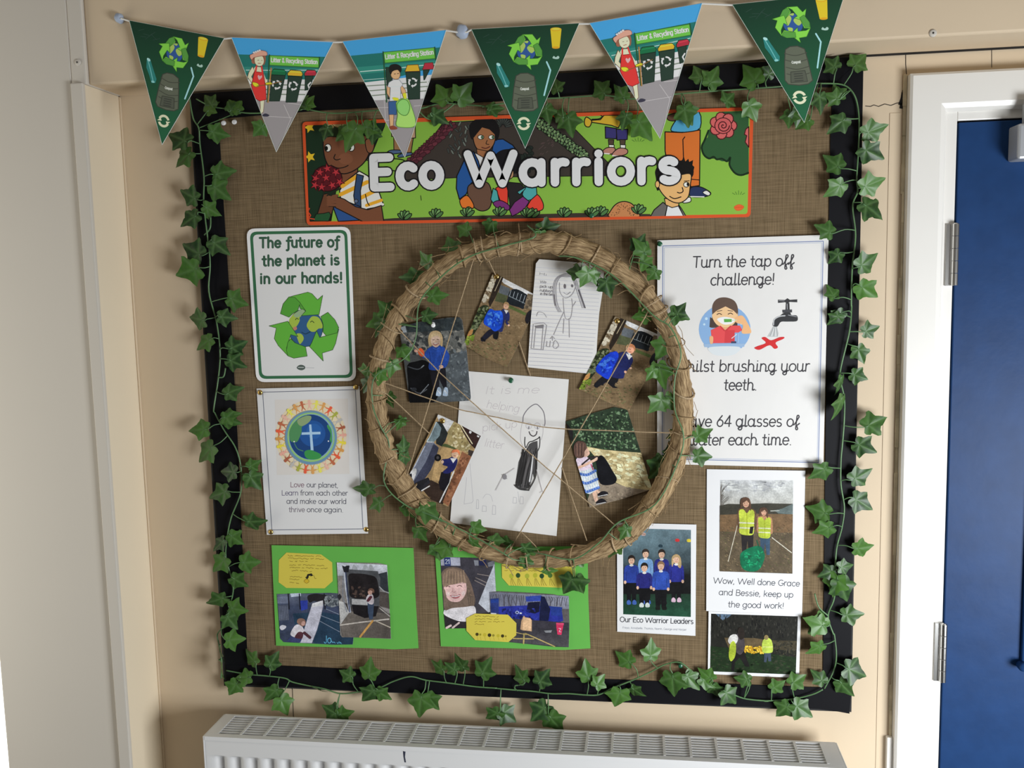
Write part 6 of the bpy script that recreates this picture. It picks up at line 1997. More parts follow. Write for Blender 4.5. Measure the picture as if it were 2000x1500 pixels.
p.line((206, 200, 196), 10, [(735, 715), (690, 820), (628, 950)]).poly((128, 84, 60), [(800, 560), (870, 600), (700, 985), (650, 950), (740, 730)]).bits([(150, 104, 76), (108, 70, 50)], [(800, 600), (850, 600), (690, 960), (660, 940)], 50, 6, 18, 52)
p.poly((26, 24, 30), [(640, 720), (720, 700), (700, 800), (660, 870), (630, 850), (620, 800)])
p.blob((34, 36, 84), [(690, 620), (730, 600), (765, 625), (740, 700), (690, 730), (650, 720), (690, 680), (650, 660)], None, 0, 4).line((34, 36, 84), 22, [(700, 625), (650, 632)])
p.poly((206, 206, 212), [(708, 612), (760, 610), (730, 650)]).ell((206, 160, 132), 745, 580, 28, 30, 0, 14).blob((196, 110, 72), [(720, 570), (735, 545), (775, 550), (782, 590), (760, 565)]).line((120, 60, 50), 4, [(736, 592), (752, 594)])
p.ell((20, 20, 22), 612, 608, 26, 28, 0, 14).ell((70, 66, 66), 612, 608, 11, 12, 0, 10).ell((204, 164, 140), 648, 640, 11, 14, 0, 8)
p.build({'illustration': ('photo_image', t)}, M['photo_ink'])

# --- child in a striped dress carrying a black sack
q = zq(ZN, [(415, 330), (600, 270), (790, 218), (890, 240), (980, 520), (1080, 850), (820, 935), (600, 992), (480, 580)])
t, p, _ = photo((1185, 980), -0.0172, q, 'photo of a child in a blue and white striped dress holding a black sack', tilt=(.002, .003))
p.v(*ZN)
p.poly((40, 52, 38), [(400, 200), (1100, 200), (1100, 1000), (400, 1000)])
p.bits([(58, 82, 54), (24, 34, 26), (84, 108, 76), (34, 48, 34), (100, 122, 92)], [(420, 300), (890, 230), (985, 540), (560, 560)], 420, 5, 15, 61, .6)
p.poly((30, 28, 28), [(415, 335), (470, 400), (470, 480), (440, 470)])
p.poly((176, 160, 118), [(570, 520), (700, 545), (860, 560), (1000, 570), (1085, 850), (960, 870), (800, 800), (700, 700), (640, 600)])
p.bits([(194, 180, 140), (150, 134, 94), (206, 194, 158), (164, 148, 108)], [(600, 540), (1000, 570), (1075, 850), (800, 790)], 150, 10, 34, 62, .5, .15)
rnd = random.Random(63)
for i in range(16):
    x, y = rnd.uniform(640, 1000), rnd.uniform(570, 820)
    p.line((112, 98, 66), 4, [(x, y), (x + 40, y + 14), (x + 50, y + 40)])
p.poly((128, 114, 98), [(560, 990), (640, 780), (760, 790), (900, 840), (1070, 860), (820, 940), (600, 995)])
p.bits([(144, 130, 112), (112, 100, 86)], [(660, 800), (1040, 860), (820, 930), (610, 980)], 80, 6, 22, 64, .4)
p.blob((18, 18, 22), [(650, 620), (690, 590), (730, 630), (770, 700), (808, 770), (780, 812), (700, 818), (668, 780), (660, 700)], None, 0, 4)
p.poly((206, 160, 138), [(618, 880), (655, 850), (690, 880), (670, 900), (650, 860), (665, 940), (640, 950)])
p.blob((28, 26, 30), [(660, 890), (700, 865), (738, 875), (735, 895), (680, 910)]).line((206, 204, 208), 5, [(664, 906), (735, 892)]).blob((28, 26, 30), [(648, 950), (690, 922), (725, 940), (722, 955), (660, 968)]).line((206, 204, 208), 5, [(652, 966), (722, 952)])
p.poly((190, 198, 214), [(515, 700), (610, 670), (650, 720), (675, 840), (600, 890), (570, 880), (540, 790)])
for y in (710, 775, 840):
    p.line((64, 96, 160), 21, [(520 + (y - 700) * .28, y + 22), (580, y + 30), (640 + (y - 700) * .2, y - 2)], True)
for k in range(6):
    p.line((150, 164, 196), 3, [(535 + k * 18, 700 - k * 4), (575 + k * 18, 880 - k * 8)])
p.blob((196, 178, 190), [(495, 620), (540, 590), (590, 610), (620, 660), (600, 690), (530, 710), (500, 680)], None, 0, 4)
p.line((204, 158, 136), 20, [(500, 690), (570, 660), (650, 620)]).line((44, 38, 40), 12, [(540, 660), (600, 610), (660, 600)]).line((206, 164, 142), 14, [(600, 650), (655, 610)]).line((150, 60, 80), 9, [(610, 660), (625, 700)])
p.blob((204, 158, 138), [(560, 520), (585, 540), (600, 575), (575, 600), (545, 590)])
p.blob((84, 62, 54), [(478, 560), (480, 510), (510, 480), (560, 490), (578, 530), (560, 560), (555, 600), (520, 612), (490, 600)], None, 0, 4)
for k in range(6):
    p.line((116, 88, 76) if k % 2 else (64, 48, 44), 5, [(490 + k * 12, 500), (492 + k * 11, 590)])
p.build({'illustration': ('photo_image', t)}, M['photo_ink'])
# ================================================================== pins
def pin(px, py, y, kind, label, y_tip=None):
    c = at(px, py, y)
    t = thing('push_pin' if kind != 'brass' else 'drawing_pin', c, label, 'pin', {'brass': 'brass drawing pins', 'white': 'white push pins', 'green': 'green push pins'}[kind])
    ax = (0, -1, 0)
    if kind == 'brass':
        MB().lathe([(0, 0.0002), (0.0052, 0.0002), (0.0050, 0.0009), (0.0040, 0.0021), (0.0022, 0.0029), (0, 0.0031)], c, ax, 18).build('domed_head', M['brass'], t, smooth=True)
        MB().lathe([(0, -0.0012), (0.0005, -0.001), (0.0005, 0.0004), (0, 0.0004)], c, ax, 6).build('point', M['chrome'], t)
    else:
        m = M['pin_white'] if kind == 'white' else M['pin_green']
        a2 = Vector((0.35, -1, -0.25)) if kind == 'white' else Vector((0.1, -1, -0.1))
        MB().lathe([(0, 0.0004), (0.0046, 0.0004), (0.0046, 0.0014), (0.0026, 0.0030), (0.0024, 0.0066), (0.0040, 0.0086), (0.0042, 0.0098), (0.0034, 0.0104), (0, 0.0106)], c, a2, 18).build('plastic_head', m, t, smooth=True)
        MB().lathe([(0, -0.0016), (0.0005, -0.0012), (0.0005, 0.0006), (0, 0.0006)], c, a2, 6).build('point', M['chrome'], t)
    return t


pin(508, 766.5, -0.0176, 'brass', 'brass pin at the top left corner of the globe poster')
pin(695, 756, -0.0176, 'brass', 'brass pin at the top right corner of the globe poster')
pin(529, 1039, -0.0176, 'brass', 'brass pin at the bottom left corner of the globe poster')
pin(715.5, 1034, -0.0176, 'brass', 'brass pin at the bottom right corner of the globe poster')
pin(970, 540, -0.0190, 'brass', 'brass pin at the top of the upper blue sack photo')
pin(1206, 627, -0.0190, 'brass', 'brass pin at the top of the right-hand blue sack photo')
pin(864, 822, -0.0192, 'brass', 'brass pin at the top of the silver car photo')
pin(845, 633, -0.0194, 'white', 'white push pin through the photo of the girl by the bin')
pin(998, 742, -0.0172, 'green', 'green push pin at the top of the large pencil drawing')
pin(1288, 476, -0.0202, 'green', 'green push pin at the top left corner of the tap poster')
pin(1155, 421, -0.0186, 'green', 'green push pin on the lower rim of the long banner')
pin(1328, 1296, -0.0150, 'green', 'green push pin holding the ivy in the hessian near the bottom right')
pin(437, 240, -0.0158, 'white', 'left one of two white push pins at the top left of the hessian')
pin(458, 238, -0.0158, 'white', 'right one of two white push pins at the top left of the hessian')

# ================================================================== the straw hoop with its web of twine
hoop = thing('hoop', at(1030, 1095, -0.04), 'large straw covered hoop hanging in the middle of the board, strung with twine', 'hoop')
HY = -0.042
hpts = [(1012, 477), (1075, 473), (1138, 488), (1200, 522), (1256, 570), (1300, 636), (1324, 700), (1333, 765), (1333, 832), (1318, 900), (1288, 965), (1240, 1028), (1182, 1068), (1110, 1089), (1032, 1092), (958, 1078), (890, 1047), (832, 1003), (788, 947), (756, 885), (738, 818), (737, 742), (752, 670), (786, 602), (834, 548), (890, 507), (950, 484)]
hc = catmull([at(x, y, HY) for x, y in hpts], 14, True)
HN = len(hc)
rnd = random.Random(12)
tube_v, tube_f = [], []
NS = 20
up_prev = None
cen = sum(hc, Vector()) / HN
for i, c in enumerate(hc):
    tng = (hc[(i + 1) % HN] - hc[i - 1]).normalized()
    outw = (c - cen)
    outw.y = 0
    outw.normalize()
    outw = (outw - tng * outw.dot(tng)).normalized()
    nrm = Vector((0, -1, 0))
    a0 = i / HN
    base = 0.0176 + 0.0022 * math.sin(a0 * 2 * PI * 3 + 1) + 0.0016 * mnoise.noise(c * 16)
    # the lower part is bound more tightly than the plain wrapped upper left
    tight = 0.5 + 0.5 * math.sin(2 * PI * a0 + 2.4)
    for k in range(NS):
        a = 2 * PI * k / NS - PI / 2
        hel = math.sin(2 * PI * (i / 6.2) + a * 1.0)
        r = base + 0.0011 * (0.4 + tight) * hel + 0.0016 * mnoise.noise(Vector((i * .35, math.cos(a) * 2.2, math.sin(a) * 2.2))) + 0.0012 * mnoise.noise(Vector((i * 1.3, math.cos(a) * 5, math.sin(a) * 5)))
        tube_v.append(c + (outw * math.cos(a) + nrm * math.sin(a)) * r)
for i in range(HN):
    j = (i + 1) % HN
    for k in range(NS):
        k2 = (k + 1) % NS
        tube_f.append((i * NS + k, j * NS + k, j * NS + k2, i * NS + k2))
rme = mesh_from(tube_v, tube_f, 'straw_ring', True)
sat = rme.attributes.new('strand', 'FLOAT_VECTOR', 'POINT')
arcl = 0.0
for i in range(HN):
    for k in range(NS):
        a = 2 * PI * k / NS
        lay = 6 * math.sin(i / HN * 2 * PI * 2)
        sat.data[i * NS + k].vector = (arcl * 55 + a * 1.5, a * 7.0 + arcl * 40 + lay * .3, arcl * 20)
    arcl += (hc[(i + 1) % HN] - hc[i]).length
ring = link('straw_ring', rme, M['raffia'], hoop)
# raffia bands wound round the ring, each a band of its own
for b in range(34):
    i0 = int(b * HN / 34 + rnd.uniform(-3, 3)) % HN
    pts = []
    c = hc[i0]
    tng = (hc[(i0 + 1) % HN] - hc[i0 - 1]).normalized()
    outw = (c - cen)
    outw.y = 0
    outw = (outw.normalized())
    lean = rnd.uniform(-0.012, 0.016)
    for k in range(15):
        a = 2 * PI * k / 14
        pts.append(c + (outw * math.cos(a) + Vector((0, -1, 0)) * math.sin(a)) * 0.0205 + tng * lean * math.sin(a + .6))
    MB().tube(pts, rnd.uniform(0.0009, 0.0021), 5).build('raffia_band', M['raffia'] if b % 3 else M['twine'], hoop, smooth=True)
fr = MB()
for k in range(210):
    i0 = rnd.randrange(HN)
    c = hc[i0]
    tng = (hc[(i0 + 1) % HN] - hc[i0 - 1]).normalized() * rnd.choice((-1, 1))
    outw = (c - cen)
    outw.y = 0
    outw.normalize()
    a = rnd.uniform(-.4, PI + .4)
    n = outw * math.cos(a) + Vector((0, -1, 0)) * math.sin(a)
    p0 = c + n * 0.0195
    L = rnd.uniform(0.010, 0.034)
    p1 = p0 + tng * L * .6 + n * rnd.uniform(0.001, 0.006)
    p2 = p1 + tng * L * .5 + n * rnd.uniform(-0.003, 0.012) + Vector((rnd.uniform(-.006, .006), 0, rnd.uniform(-.008, .004)))
    fr.tube(catmull([p0, p1, p2], 3), [rnd.uniform(0.0003, 0.0008)] * 7, 4)
fo = fr.build('loose_fibres', M['raffia'], hoop)
fo['kind'] = 'stuff'


def twine(pts, y=-0.036, r=0.0011, sag=0.0):
    w = []
    for p in pts:
        w.append(at(p[0], p[1], p[2] if len(p) > 2 else y))
    q = []
    for a, b in zip(w, w[1:]):
        n = max(2, int((b - a).length / 0.012))
        for k in range(n):
            t = k / n
            q.append(a.lerp(b, t) + Vector((0.0005 * mnoise.noise(a * 40 + Vector((k, 0, 0))), 0, 0.0006 * mnoise.noise(b * 37 + Vector((0, k, 0))) - sag * math.sin(PI * t))))
    q.append(w[-1])
    return MB().tube(q, r, 5).build('twine_strand', M['twine'], hoop)


twine([(931, 478, -0.058), (930, 490, -0.05), (852, 742), (793, 935, -0.048), (790, 950, -0.058)])
twine([(776, 640, -0.058), (790, 655, -0.048), (858, 727), (940, 802), (1060, 907), (1206, 1029, -0.05), (1214, 1040, -0.06)])
twine([(736, 742, -0.062), (752, 748, -0.05), (898, 800), (1060, 834), (1104, 838), (1318, 846, -0.05), (1334, 847, -0.062)], -0.037)
twine([(738, 762, -0.062), (756, 770, -0.05), (780, 791, -0.038), (840, 848, -0.023)])
twine([(1283, 588, -0.062), (1272, 598, -0.05), (1146, 817), (1104, 889), (1003, 1062), (992, 1084, -0.052), (988, 1096, -0.062)], -0.038)
twine([(946, 490, -0.05), (952, 503, -0.036), (968, 537, -0.0215)])
twine([(1014, 668, -0.0195), (1036, 734, -0.0180)], r=0.0010)
twine([(1098, 914, -0.0168), (1118, 975, -0.024), (1146, 1056, -0.042)])
twine([(1019, 1040, -0.032), (1046, 1066, -0.040), (1052, 1078, -0.05)])
twine([(1013, 437, -0.0182), (1015, 455, -0.04), (1017, 470, -0.0635), (1019, 493, -0.058)], r=0.0014)
for px, py in ((931, 482), (948, 492), (778, 645), (800, 955), (996, 1090), (1330, 846), (1278, 592), (1210, 1034)):
    i0 = min(range(HN), key=lambda i: (hc[i] - at(px, py, HY)).length)
    c = hc[i0]
    outw = (c - cen)
    outw.y = 0
    outw.normalize()
    tng = (hc[(i0 + 1) % HN] - hc[i0 - 1]).normalized()
    q = [c + (outw * math.cos(2 * PI * k / 14) + Vector((0, -1, 0)) * math.sin(2 * PI * k / 14)) * 0.0222 + tng * 0.0016 * math.sin(4 * PI * k / 14) for k in range(15)]
    MB().tube(q, 0.0012, 5).build('knot_loop', M['twine'], hoop)


# ================================================================== ivy garlands
def leaf_mesh(seed):
    """five-lobed ivy leaf, base at the origin, tip at y = 1, folded along its veins"""
    rnd = random.Random(seed)
    R = [(0.0, 0.0), (.09, -.07), (.20, -.12), (.31, -.08), (.38, .04), (.36, .15), (.44, .24), (.52, .33), (.57, .43), (.45, .48), (.33, .52), (.25, .58), (.19, .68), (.12, .82), (.05, .94), (0.0, 1.0)]
    j = lambda: rnd.uniform(-.025, .025)
    right = [(x + (j() if 0 < i < 15 else 0), y + (j() if 0 < i < 15 else 0)) for i, (x, y) in enumerate(R)]
    left = [(-x * rnd.uniform(.94, 1.06) + 0, y + (j() if 0 < i < 15 else 0)) for i, (x, y) in enumerate(R)]
    bm = bmesh.new()
    ctr = (0.0, 0.16)
    lay = []
    veins = [(0, 1), (.57, .43), (-.57, .43), (.31, -.08), (-.31, -.08)]
    droop = rnd.uniform(.06, .22)
    twist = rnd.uniform(-.12, .12)

    def h(x, y):
        dx, dy = x - ctr[0], y - ctr[1]
        r = math.hypot(dx, dy)
        best = 9
        for vx, vy in veins:
            L = math.hypot(vx - ctr[0], vy - ctr[1])
            ux, uy = (vx - ctr[0]) / L, (vy - ctr[1]) / L
            al = dx * ux + dy * uy
            if al > 0:
                best = min(best, abs(dx * uy - dy * ux))
        best = min(best, r)
        return -droop * (r * r) * .8 + .22 * min(best, .16) + twist * x * y, best
    ring_ = right + left[::-1][1:-1]
    n = len(ring_)
    levels = [1.0, .78, .56, .34, .14]
    rows = []
    vl = []
    for t in levels:
        row = []
        for (x, y) in ring_:
            px, py = ctr[0] + (x - ctr[0]) * t, ctr[1] + (y - ctr[1]) * t
            z, best = h(px, py)
            v = bm.verts.new((px, py, z))
            vl.append((v, best))
            row.append(v)
        rows.append(row)
    z, best = h(*ctr)
    cv = bm.verts.new((ctr[0], ctr[1], z))
    vl.append((cv, 0))
    for a, b in zip(rows, rows[1:]):
        for k in range(n):
            bm.faces.new((a[k], a[(k + 1) % n], b[(k + 1) % n], b[k]))
    for k in range(n):
        bm.faces.new((rows[-1][k], rows[-1][(k + 1) % n], cv))
    bm.verts.index_update()
    vein = [0.0] * len(bm.verts)
    for v, bst in vl:
        vein[v.index] = max(0.0, 1 - bst / .075)
    for f in bm.faces:
        f.smooth = True
    me = bpy.data.meshes.new('ivy_leaf')
    bm.to_mesh(me)
    bm.free()
    at_ = me.attributes.new('vein', 'FLOAT', 'POINT')
    for i, v in enumerate(vein):
        at_.data[i].value = v
    me.materials.append(M['ivy'])
    return me


LEAVES = [leaf_mesh(s) for s in range(7)]
lr = random.Random(77)


def garland(name_label, stems, leaves, y0=-0.024, hang=None):
    """stems: lists of photo points; leaves: (zoom, base, tip, width factor, extra depth)"""
    w0 = at(stems[0][0][0], stems[0][0][1], y0)
    g = thing('ivy_garland', w0, name_label, 'garland', 'ivy garlands')
    mb = MB()
    allp = []
    for st_ in stems:
        pts = []
        for p_ in st_:
            yy = p_[2] if len(p_) > 2 else y0
            pts.append(at(p_[0], p_[1], yy + lr.uniform(-.0025, .0025)))
        c = catmull(pts, 6)
        mb.tube(c, 0.0014, 6)
        allp += c
    for (z, b, t, wf, ex) in leaves:
        bx, by = z[0] + b[0] * z[2], z[1] + b[1] * z[2]
        tx, ty = z[0] + t[0] * z[2], z[1] + t[1] * z[2]
        yy = y0 - 0.004 + ex + lr.uniform(-.004, .004)
        B, T = at(bx, by, yy), at(tx, ty, yy + lr.uniform(-.004, .010))
        d = T - B
        L = d.length
        ya = d / L
        xa = ya.cross(Vector((0, -1, 0))).normalized()
        za = xa.cross(ya)
        if za.y > 0:
            xa, za = -xa, -za
        roll = math.radians(lr.uniform(-28, 28))
        if wf < .6:
            roll = math.radians(58 if lr.random() < .5 else -58)
            wf = 1.0
        q = Matrix.Rotation(roll, 3, ya)
        xa, za = q @ xa, q @ za
        s = max(L, 0.030)
        mtx = Matrix((xa * s * wf, ya * s, za * s)).transposed().to_4x4()
        mtx.translation = B
        me = LEAVES[lr.randrange(len(LEAVES))]
        # keep every leaf just clear of what hangs behind it
        over = -0.612 < B.x < 0.630 and 1.0 < B.z < 2.19
        lim = (-0.0200 if over else -0.0015) if ex > -0.003 or y0 < -0.04 else -0.0215
        my = max((mtx @ v_.co).y for v_ in me.vertices)
        if my > lim:
            r_ = (CAM - B).normalized()
            mtx.translation = B + r_ * ((my - lim) / -r_.y)
            B = mtx.translation.copy()
        o = bpy.data.objects.new('leaf', me)
        COL.objects.link(o)
        o.parent = g
        o.matrix_parent_inverse = Matrix.Identity(4)
        o.matrix_basis = g.matrix_basis.inverted() @ mtx
        o.matrix_basis = Matrix.Translation(-g.location) @ mtx
        # leaf stalk to the nearest point of the stem
        near = min(allp, key=lambda p_: (p_ - B).length)
        if (near - B).length < 0.11:
            mid = near.lerp(B, .55) + Vector((lr.uniform(-.004, .004), -0.003, lr.uniform(-.002, .005)))
            mb.tube(catmull([near, mid, B, B + d * .16], 4), [0.0010] * 13, 5)
    mb.build('stem', M['stem'], g, smooth=True)
    return g


ZA, ZB = (320, 160, .44), (340, 800, .4135)
ZC, ZD, ZE = (400, 1230, .3), (960, 1230, .27), (1400, 1180, .3)
ZF, ZG = (1560, 600, .4335), (1560, 100, .36)


def L(z, *rows):
    out = []
    for r in rows:
        out.append((z, (r[0], r[1]), (r[2], r[3]), r[4] if len(r) > 4 else lr.uniform(.88, 1.08), r[5] if len(r) > 5 else 0.0))
    return out


def S_(z, *pts):
    return [(z[0] + p[0] * z[2], z[1] + p[1] * z[2]) + tuple(p[2:]) for p in pts]


garland('ivy garland running down the left border of the board',
        [S_(ZA, (112, 60), (130, 160), (155, 205), (160, 275), (178, 420), (178, 550), (205, 790), (200, 930), (235, 1070), (250, 1210), (240, 1330), (222, 1450)) + S_(ZB, (195, 20), (235, 95), (290, 180), (315, 270), (315, 390), (270, 510), (252, 600), (245, 700), (280, 835), (258, 950)),
         S_(ZA, (180, 680), (205, 650), (208, 600)), S_(ZA, (240, 1312), (265, 1308), (274, 1270)), S_(ZB, (240, 1020), (205, 1060), (212, 1110), (225, 1190), (222, 1270))],
        L(ZA, (190, 135, 245, 85), (335, 130, 285, 75), (203, 218, 296, 242), (106, 268, 15, 226), (122, 312, 45, 378), (222, 412, 320, 392), (215, 458, 298, 525), (147, 522, 66, 480), (150, 590, 68, 642), (180, 552, 255, 598), (168, 772, 78, 718), (155, 825, 50, 862),
          (212, 705, 294, 768), (286, 958, 376, 992), (243, 1042, 330, 1050), (182, 1058, 107, 1046), (212, 1140, 141, 1190), (290, 1185, 372, 1152), (285, 1232, 370, 1270), (272, 1388, 356, 1352), (262, 1492, 345, 1468))
        + L(ZB, (228, 38, 322, 72), (160, 92, 62, 98), (185, 172, 110, 250), (292, 296, 214, 292), (252, 384, 160, 418), (352, 272, 412, 240), (352, 305, 414, 382), (340, 528, 440, 530), (262, 590, 330, 640), (238, 615, 180, 670, .8), (246, 700, 178, 768), (316, 722, 411, 720),
            (272, 792, 352, 838), (242, 886, 146, 922, .75), (262, 935, 350, 955), (246, 970, 300, 1040), (246, 1090, 340, 1082), (216, 1120, 232, 1200, .4), (222, 1190, 226, 1275, .4)))

garland('ivy garland along the bottom border of the board, sagging above the radiator',
        [S_(ZC, (140, 265), (280, 290), (400, 300), (520, 315), (570, 340), (680, 365), (780, 385), (880, 415), (1000, 405), (1130, 380), (1230, 335), (1340, 305), (1440, 328), (1600, 348), (1760, 370), (1900, 380)) + S_(ZD, (0, 420), (160, 435), (300, 445), (430, 462), (560, 462), (690, 472), (780, 468), (880, 420), (1020, 365), (1140, 310), (1260, 250), (1365, 238), (1470, 320), (1600, 400), (1790, 485), (1880, 505), (2000, 515)) + S_(ZE, (310, 630), (480, 620), (620, 588), (690, 555)),
         S_(ZD, (190, 440), (168, 425), (172, 405), (190, 402))],
        L(ZC, (335, 218, 258, 128), (420, 242, 482, 138), (300, 310, 190, 312), (215, 338, 153, 434), (478, 380, 384, 472), (492, 440, 540, 564), (700, 372, 798, 416, .4), (962, 310, 870, 262), (1070, 315, 1076, 178), (1112, 382, 1020, 478), (1125, 396, 1216, 460), (866, 552, 758, 490), (868, 552, 973, 536),
          (1412, 420, 1390, 582), (1450, 420, 1524, 530), (1556, 268, 1468, 198), (1692, 258, 1623, 152), (1640, 270, 1578, 228), (1800, 300, 1868, 178), (1922, 530, 1826, 588))
        + L(ZD, (70, 585, 182, 672), (242, 378, 166, 252), (338, 392, 424, 280), (402, 545, 280, 672), (412, 612, 520, 752), (700, 365, 678, 208), (752, 412, 812, 335), (1012, 245, 890, 158), (1148, 212, 1160, 58), (935, 432, 890, 570), (1012, 418, 1118, 492),
            (1310, 318, 1318, 496), (1402, 320, 1512, 442), (1600, 362, 1488, 278), (1510, 356, 1652, 420, .7), (1600, 398, 1650, 496), (1682, 440, 1778, 542), (1868, 366, 1782, 352))
        + L(ZE, (215, 500, 138, 480), (358, 552, 452, 500), (482, 522, 586, 458), (472, 650, 382, 740), (500, 650, 630, 742)))

garland('ivy garland running down the right border of the board beside the door frame',
        [S_(ZG, (105, 175), (230, 180), (290, 220), (320, 300), (328, 450), (315, 680), (320, 760), (293, 840), (308, 1000), (290, 1180), (285, 1370)) + S_(ZF, (238, 0), (228, 110), (190, 270), (188, 330), (205, 410), (205, 500), (198, 600), (190, 690), (190, 800), (205, 900), (195, 990), (170, 1090), (165, 1200), (160, 1310), (132, 1390), (155, 1470)) + S_(ZE, (765, 200), (778, 330), (762, 430), (700, 550)),
         S_(ZF, (132, 1390), (90, 1350), (72, 1290))],
        L(ZG, (206, 96, 138, 38), (296, 88, 373, 8), (222, 262, 140, 232), (224, 262, 195, 190), (112, 232, 122, 348), (256, 364, 153, 450), (352, 448, 494, 398), (345, 526, 468, 592), (230, 636, 128, 562), (242, 714, 136, 796), (338, 742, 476, 688), (346, 826, 464, 912), (182, 990, 86, 938),
          (226, 1092, 163, 1152), (322, 1172, 440, 1100), (328, 1268, 432, 1340), (196, 1342, 162, 1275), (224, 1428, 156, 1490), (62, 368, -4, 412, 1.0, .006))
        + L(ZF, (200, 22, 132, 78), (290, 112, 368, 86), (264, 178, 297, 260), (240, 300, 310, 326), (192, 312, 168, 402, .45), (196, 400, 158, 514, .45), (298, 540, 403, 494), (258, 612, 354, 658), (132, 720, 40, 776), (238, 780, 339, 730), (244, 858, 340, 916), (136, 932, 28, 898), (152, 988, 58, 1020),
            (250, 1088, 344, 1076), (180, 1174, 252, 1162), (162, 1188, 84, 1216), (184, 1228, 222, 1332), (176, 1210, 150, 1312), (200, 1388, 300, 1382), (122, 1440, 20, 1398))
        + L(ZE, (692, 160, 572, 88), (690, 262, 580, 332), (698, 512, 610, 424), (838, 414, 984, 472), (796, 498, 896, 612)))

garland('ivy garland along the top border of the board under the beam',
        [S_(ZH_ := (400, 0, .28), (-60, 690), (40, 740), (150, 760), (320, 790), (640, 770), (700, 760), (900, 790, -.022), (1200, 770), (1480, 760), (1650, 720), (1800, 730), (1950, 740)) + S_(Z3, (300, 745), (450, 720), (700, 690), (900, 680), (1150, 665), (1330, 690), (1600, 660)) + S_(Z4, (220, 512), (400, 500), (540, 490), (680, 480), (850, 465)),
         S_(Z2, (1480, 760), (1560, 830), (1640, 800), (1760, 710))],
        L(ZH_, (412, 868, 332, 955), (700, 752, 742, 690), (640, 745, 720, 660), (1692, 712, 1612, 580), (1762, 706, 1866, 572), (1582, 788, 1702, 868), (1062, 878, 972, 1062, 1.0, -.006), (1000, 905, 905, 985, 1.0, -.006), (1110, 880, 1242, 925, 1.0, -.006), (860, 880, 830, 960, 1.0, -.004), (1180, 900, 1170, 985, 1.0, -.004), (60, 750, -10, 660), (170, 780, 250, 700))
        + L(Z3, (332, 768, 452, 752), (735, 740, 762, 872), (890, 800, 920, 962, 1.0, -.004), (860, 820, 800, 790, .9, -.004), (1302, 790, 1265, 912, 1.0, -.004), (1372, 830, 1474, 988, 1.0, -.004), (1700, 742, 1732, 892, 1.0, -.004), (1152, 662, 1068, 556), (1290, 692, 1205, 588), (820, 640, 800, 550), (700, 660, 640, 590), (1822, 562, 1768, 448), (1872, 600, 1946, 456))
        + L(Z4, (512, 470, 430, 355), (572, 430, 600, 345), (462, 572, 512, 682, 1.0, -.004), (100, 590, 150, 702, 1.0, -.004), (742, 602, 734, 716), (700, 620, 690, 690), (330, 575, 345, 560)))

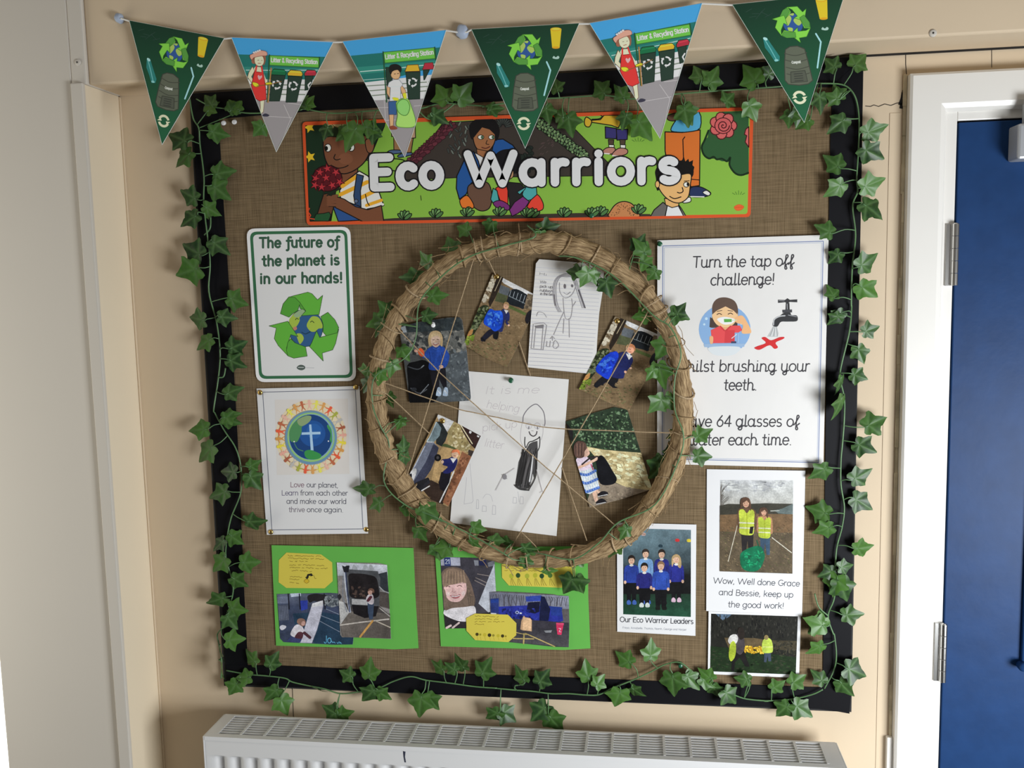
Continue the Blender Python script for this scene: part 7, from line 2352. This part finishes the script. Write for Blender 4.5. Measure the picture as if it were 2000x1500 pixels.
hg = garland('ivy garland twisted round the straw hoop',
             [[(1030, 440, -.05), (1045, 462, -.066), (985, 480, -.066), (920, 500, -.066), (868, 535, -.066), (820, 590, -.062), (812, 660, -.05), (790, 700, -.06), (733, 735, -.066), (728, 790, -.066), (742, 830, -.066), (760, 870, -.055), (750, 940, -.066), (790, 985, -.066), (850, 1010, -.066), (930, 1050, -.066), (990, 1085, -.068)],
              [(1060, 1082, -.066), (1120, 1092, -.066), (1170, 1060, -.068), (1208, 1020, -.066), (1280, 985, -.066), (1325, 900, -.068), (1335, 850, -.068), (1318, 800, -.066), (1318, 740, -.066), (1330, 690, -.066), (1310, 640, -.066), (1275, 615, -.06), (1200, 540, -.06), (1130, 505, -.062), (1090, 500, -.05)],
              [(1228, 530, -.05), (1240, 490, -.03), (1252, 470, -.026)]],
             L(ZK, (872, 92, 778, 45, 1, .028), (1062, 8, 1020, 92, 1, .024), (752, 252, 702, 118, 1, .018), (566, 360, 482, 242, 1, .016), (500, 448, 308, 456, .7, .016), (560, 602, 722, 592, .8, .016), (512, 762, 622, 745, 1, .022), (252, 742, 150, 634, 1, .02), (202, 790, 52, 838, 1, .016), (200, 800, 128, 932, .8, .012),
               (335, 1005, 405, 1122, 1, .02), (272, 1108, 248, 1255, .9, .012), (182, 1188, 150, 1322, .9, -.006), (90, 1200, -5, 1180, 1, .01), (92, 1262, 30, 1372, 1, .008), (232, 1372, 272, 1492, 1, .02))
             + L(ZL, (202, 72, 372, 40, .9, .02), (215, 82, 188, 202, 1, .0), (932, 232, 1000, 98, 1, .02), (1010, 262, 905, 128, .8, .02), (975, 298, 1075, 378, 1, .018), (1092, 372, 1015, 455, 1, .018), (520, 395, 396, 380, .9, 0), (580, 372, 512, 512, 1, -.004), (590, 380, 650, 500, .9, -.002), (702, 440, 746, 592, 1, .004), (1192, 690, 1340, 745, 1, .004), (1230, 720, 1310, 615, .9, .006), (1045, 702, 888, 740, .9, .02),
                 (1162, 900, 1078, 1055, 1, .008), (1100, 1078, 1148, 1282, .8, .004), (1075, 1110, 1020, 1190, .8, .008), (1142, 1330, 1018, 1455, 1, .004), (1148, 1322, 1242, 1442, 1, .012))
             + L(ZM, (285, 326, 396, 330, .5, .018), (340, 300, 300, 392, .8, .02), (346, 562, 352, 428, .5, .02), (350, 578, 346, 716, .5, .02), (112, 850, -62, 845, .6, .018), (178, 945, 78, 1004, 1, .012), (338, 988, 452, 1082, .6, .018), (478, 988, 662, 1096, .55, -.01), (448, 1140, 532, 1262, 1, .022), (595, 1278, 632, 1408, 1, .018), (700, 1300, 560, 1310, .9, .02), (872, 1140, 995, 1172, 1, .02), (1010, 1250, 1162, 1240, .7, .012), (1180, 1270, 1060, 1215, .7, .016), (860, 1240, 940, 1300, .6, -.008), (1262, 1300, 1400, 1320, .8, -.004), (1250, 1400, 1340, 1420, .9, -.002))
             + L(ZN, (1292, 402, 1192, 462, .7, .012), (1232, 600, 1212, 478, 1, .014), (1180, 640, 1050, 780, 1, .02), (1150, 590, 1120, 700, .9, .02), (1412, 452, 1552, 384, .9, .016), (1408, 596, 1552, 600, 1, .012), (895, 1140, 828, 1252, .8, -.006), (832, 1258, 738, 1382, .8, .004), (490, 1412, 612, 1396, .7, .004), (150, 1330, 60, 1400, .9, 0))
             + L(G2, (1610, 480, 1488, 678, 1, .012), (1632, 482, 1722, 682, 1, .014), (1290, 400, 1430, 420, .9, .004), (240, 150, 150, 312, 1, .03)), -0.052)
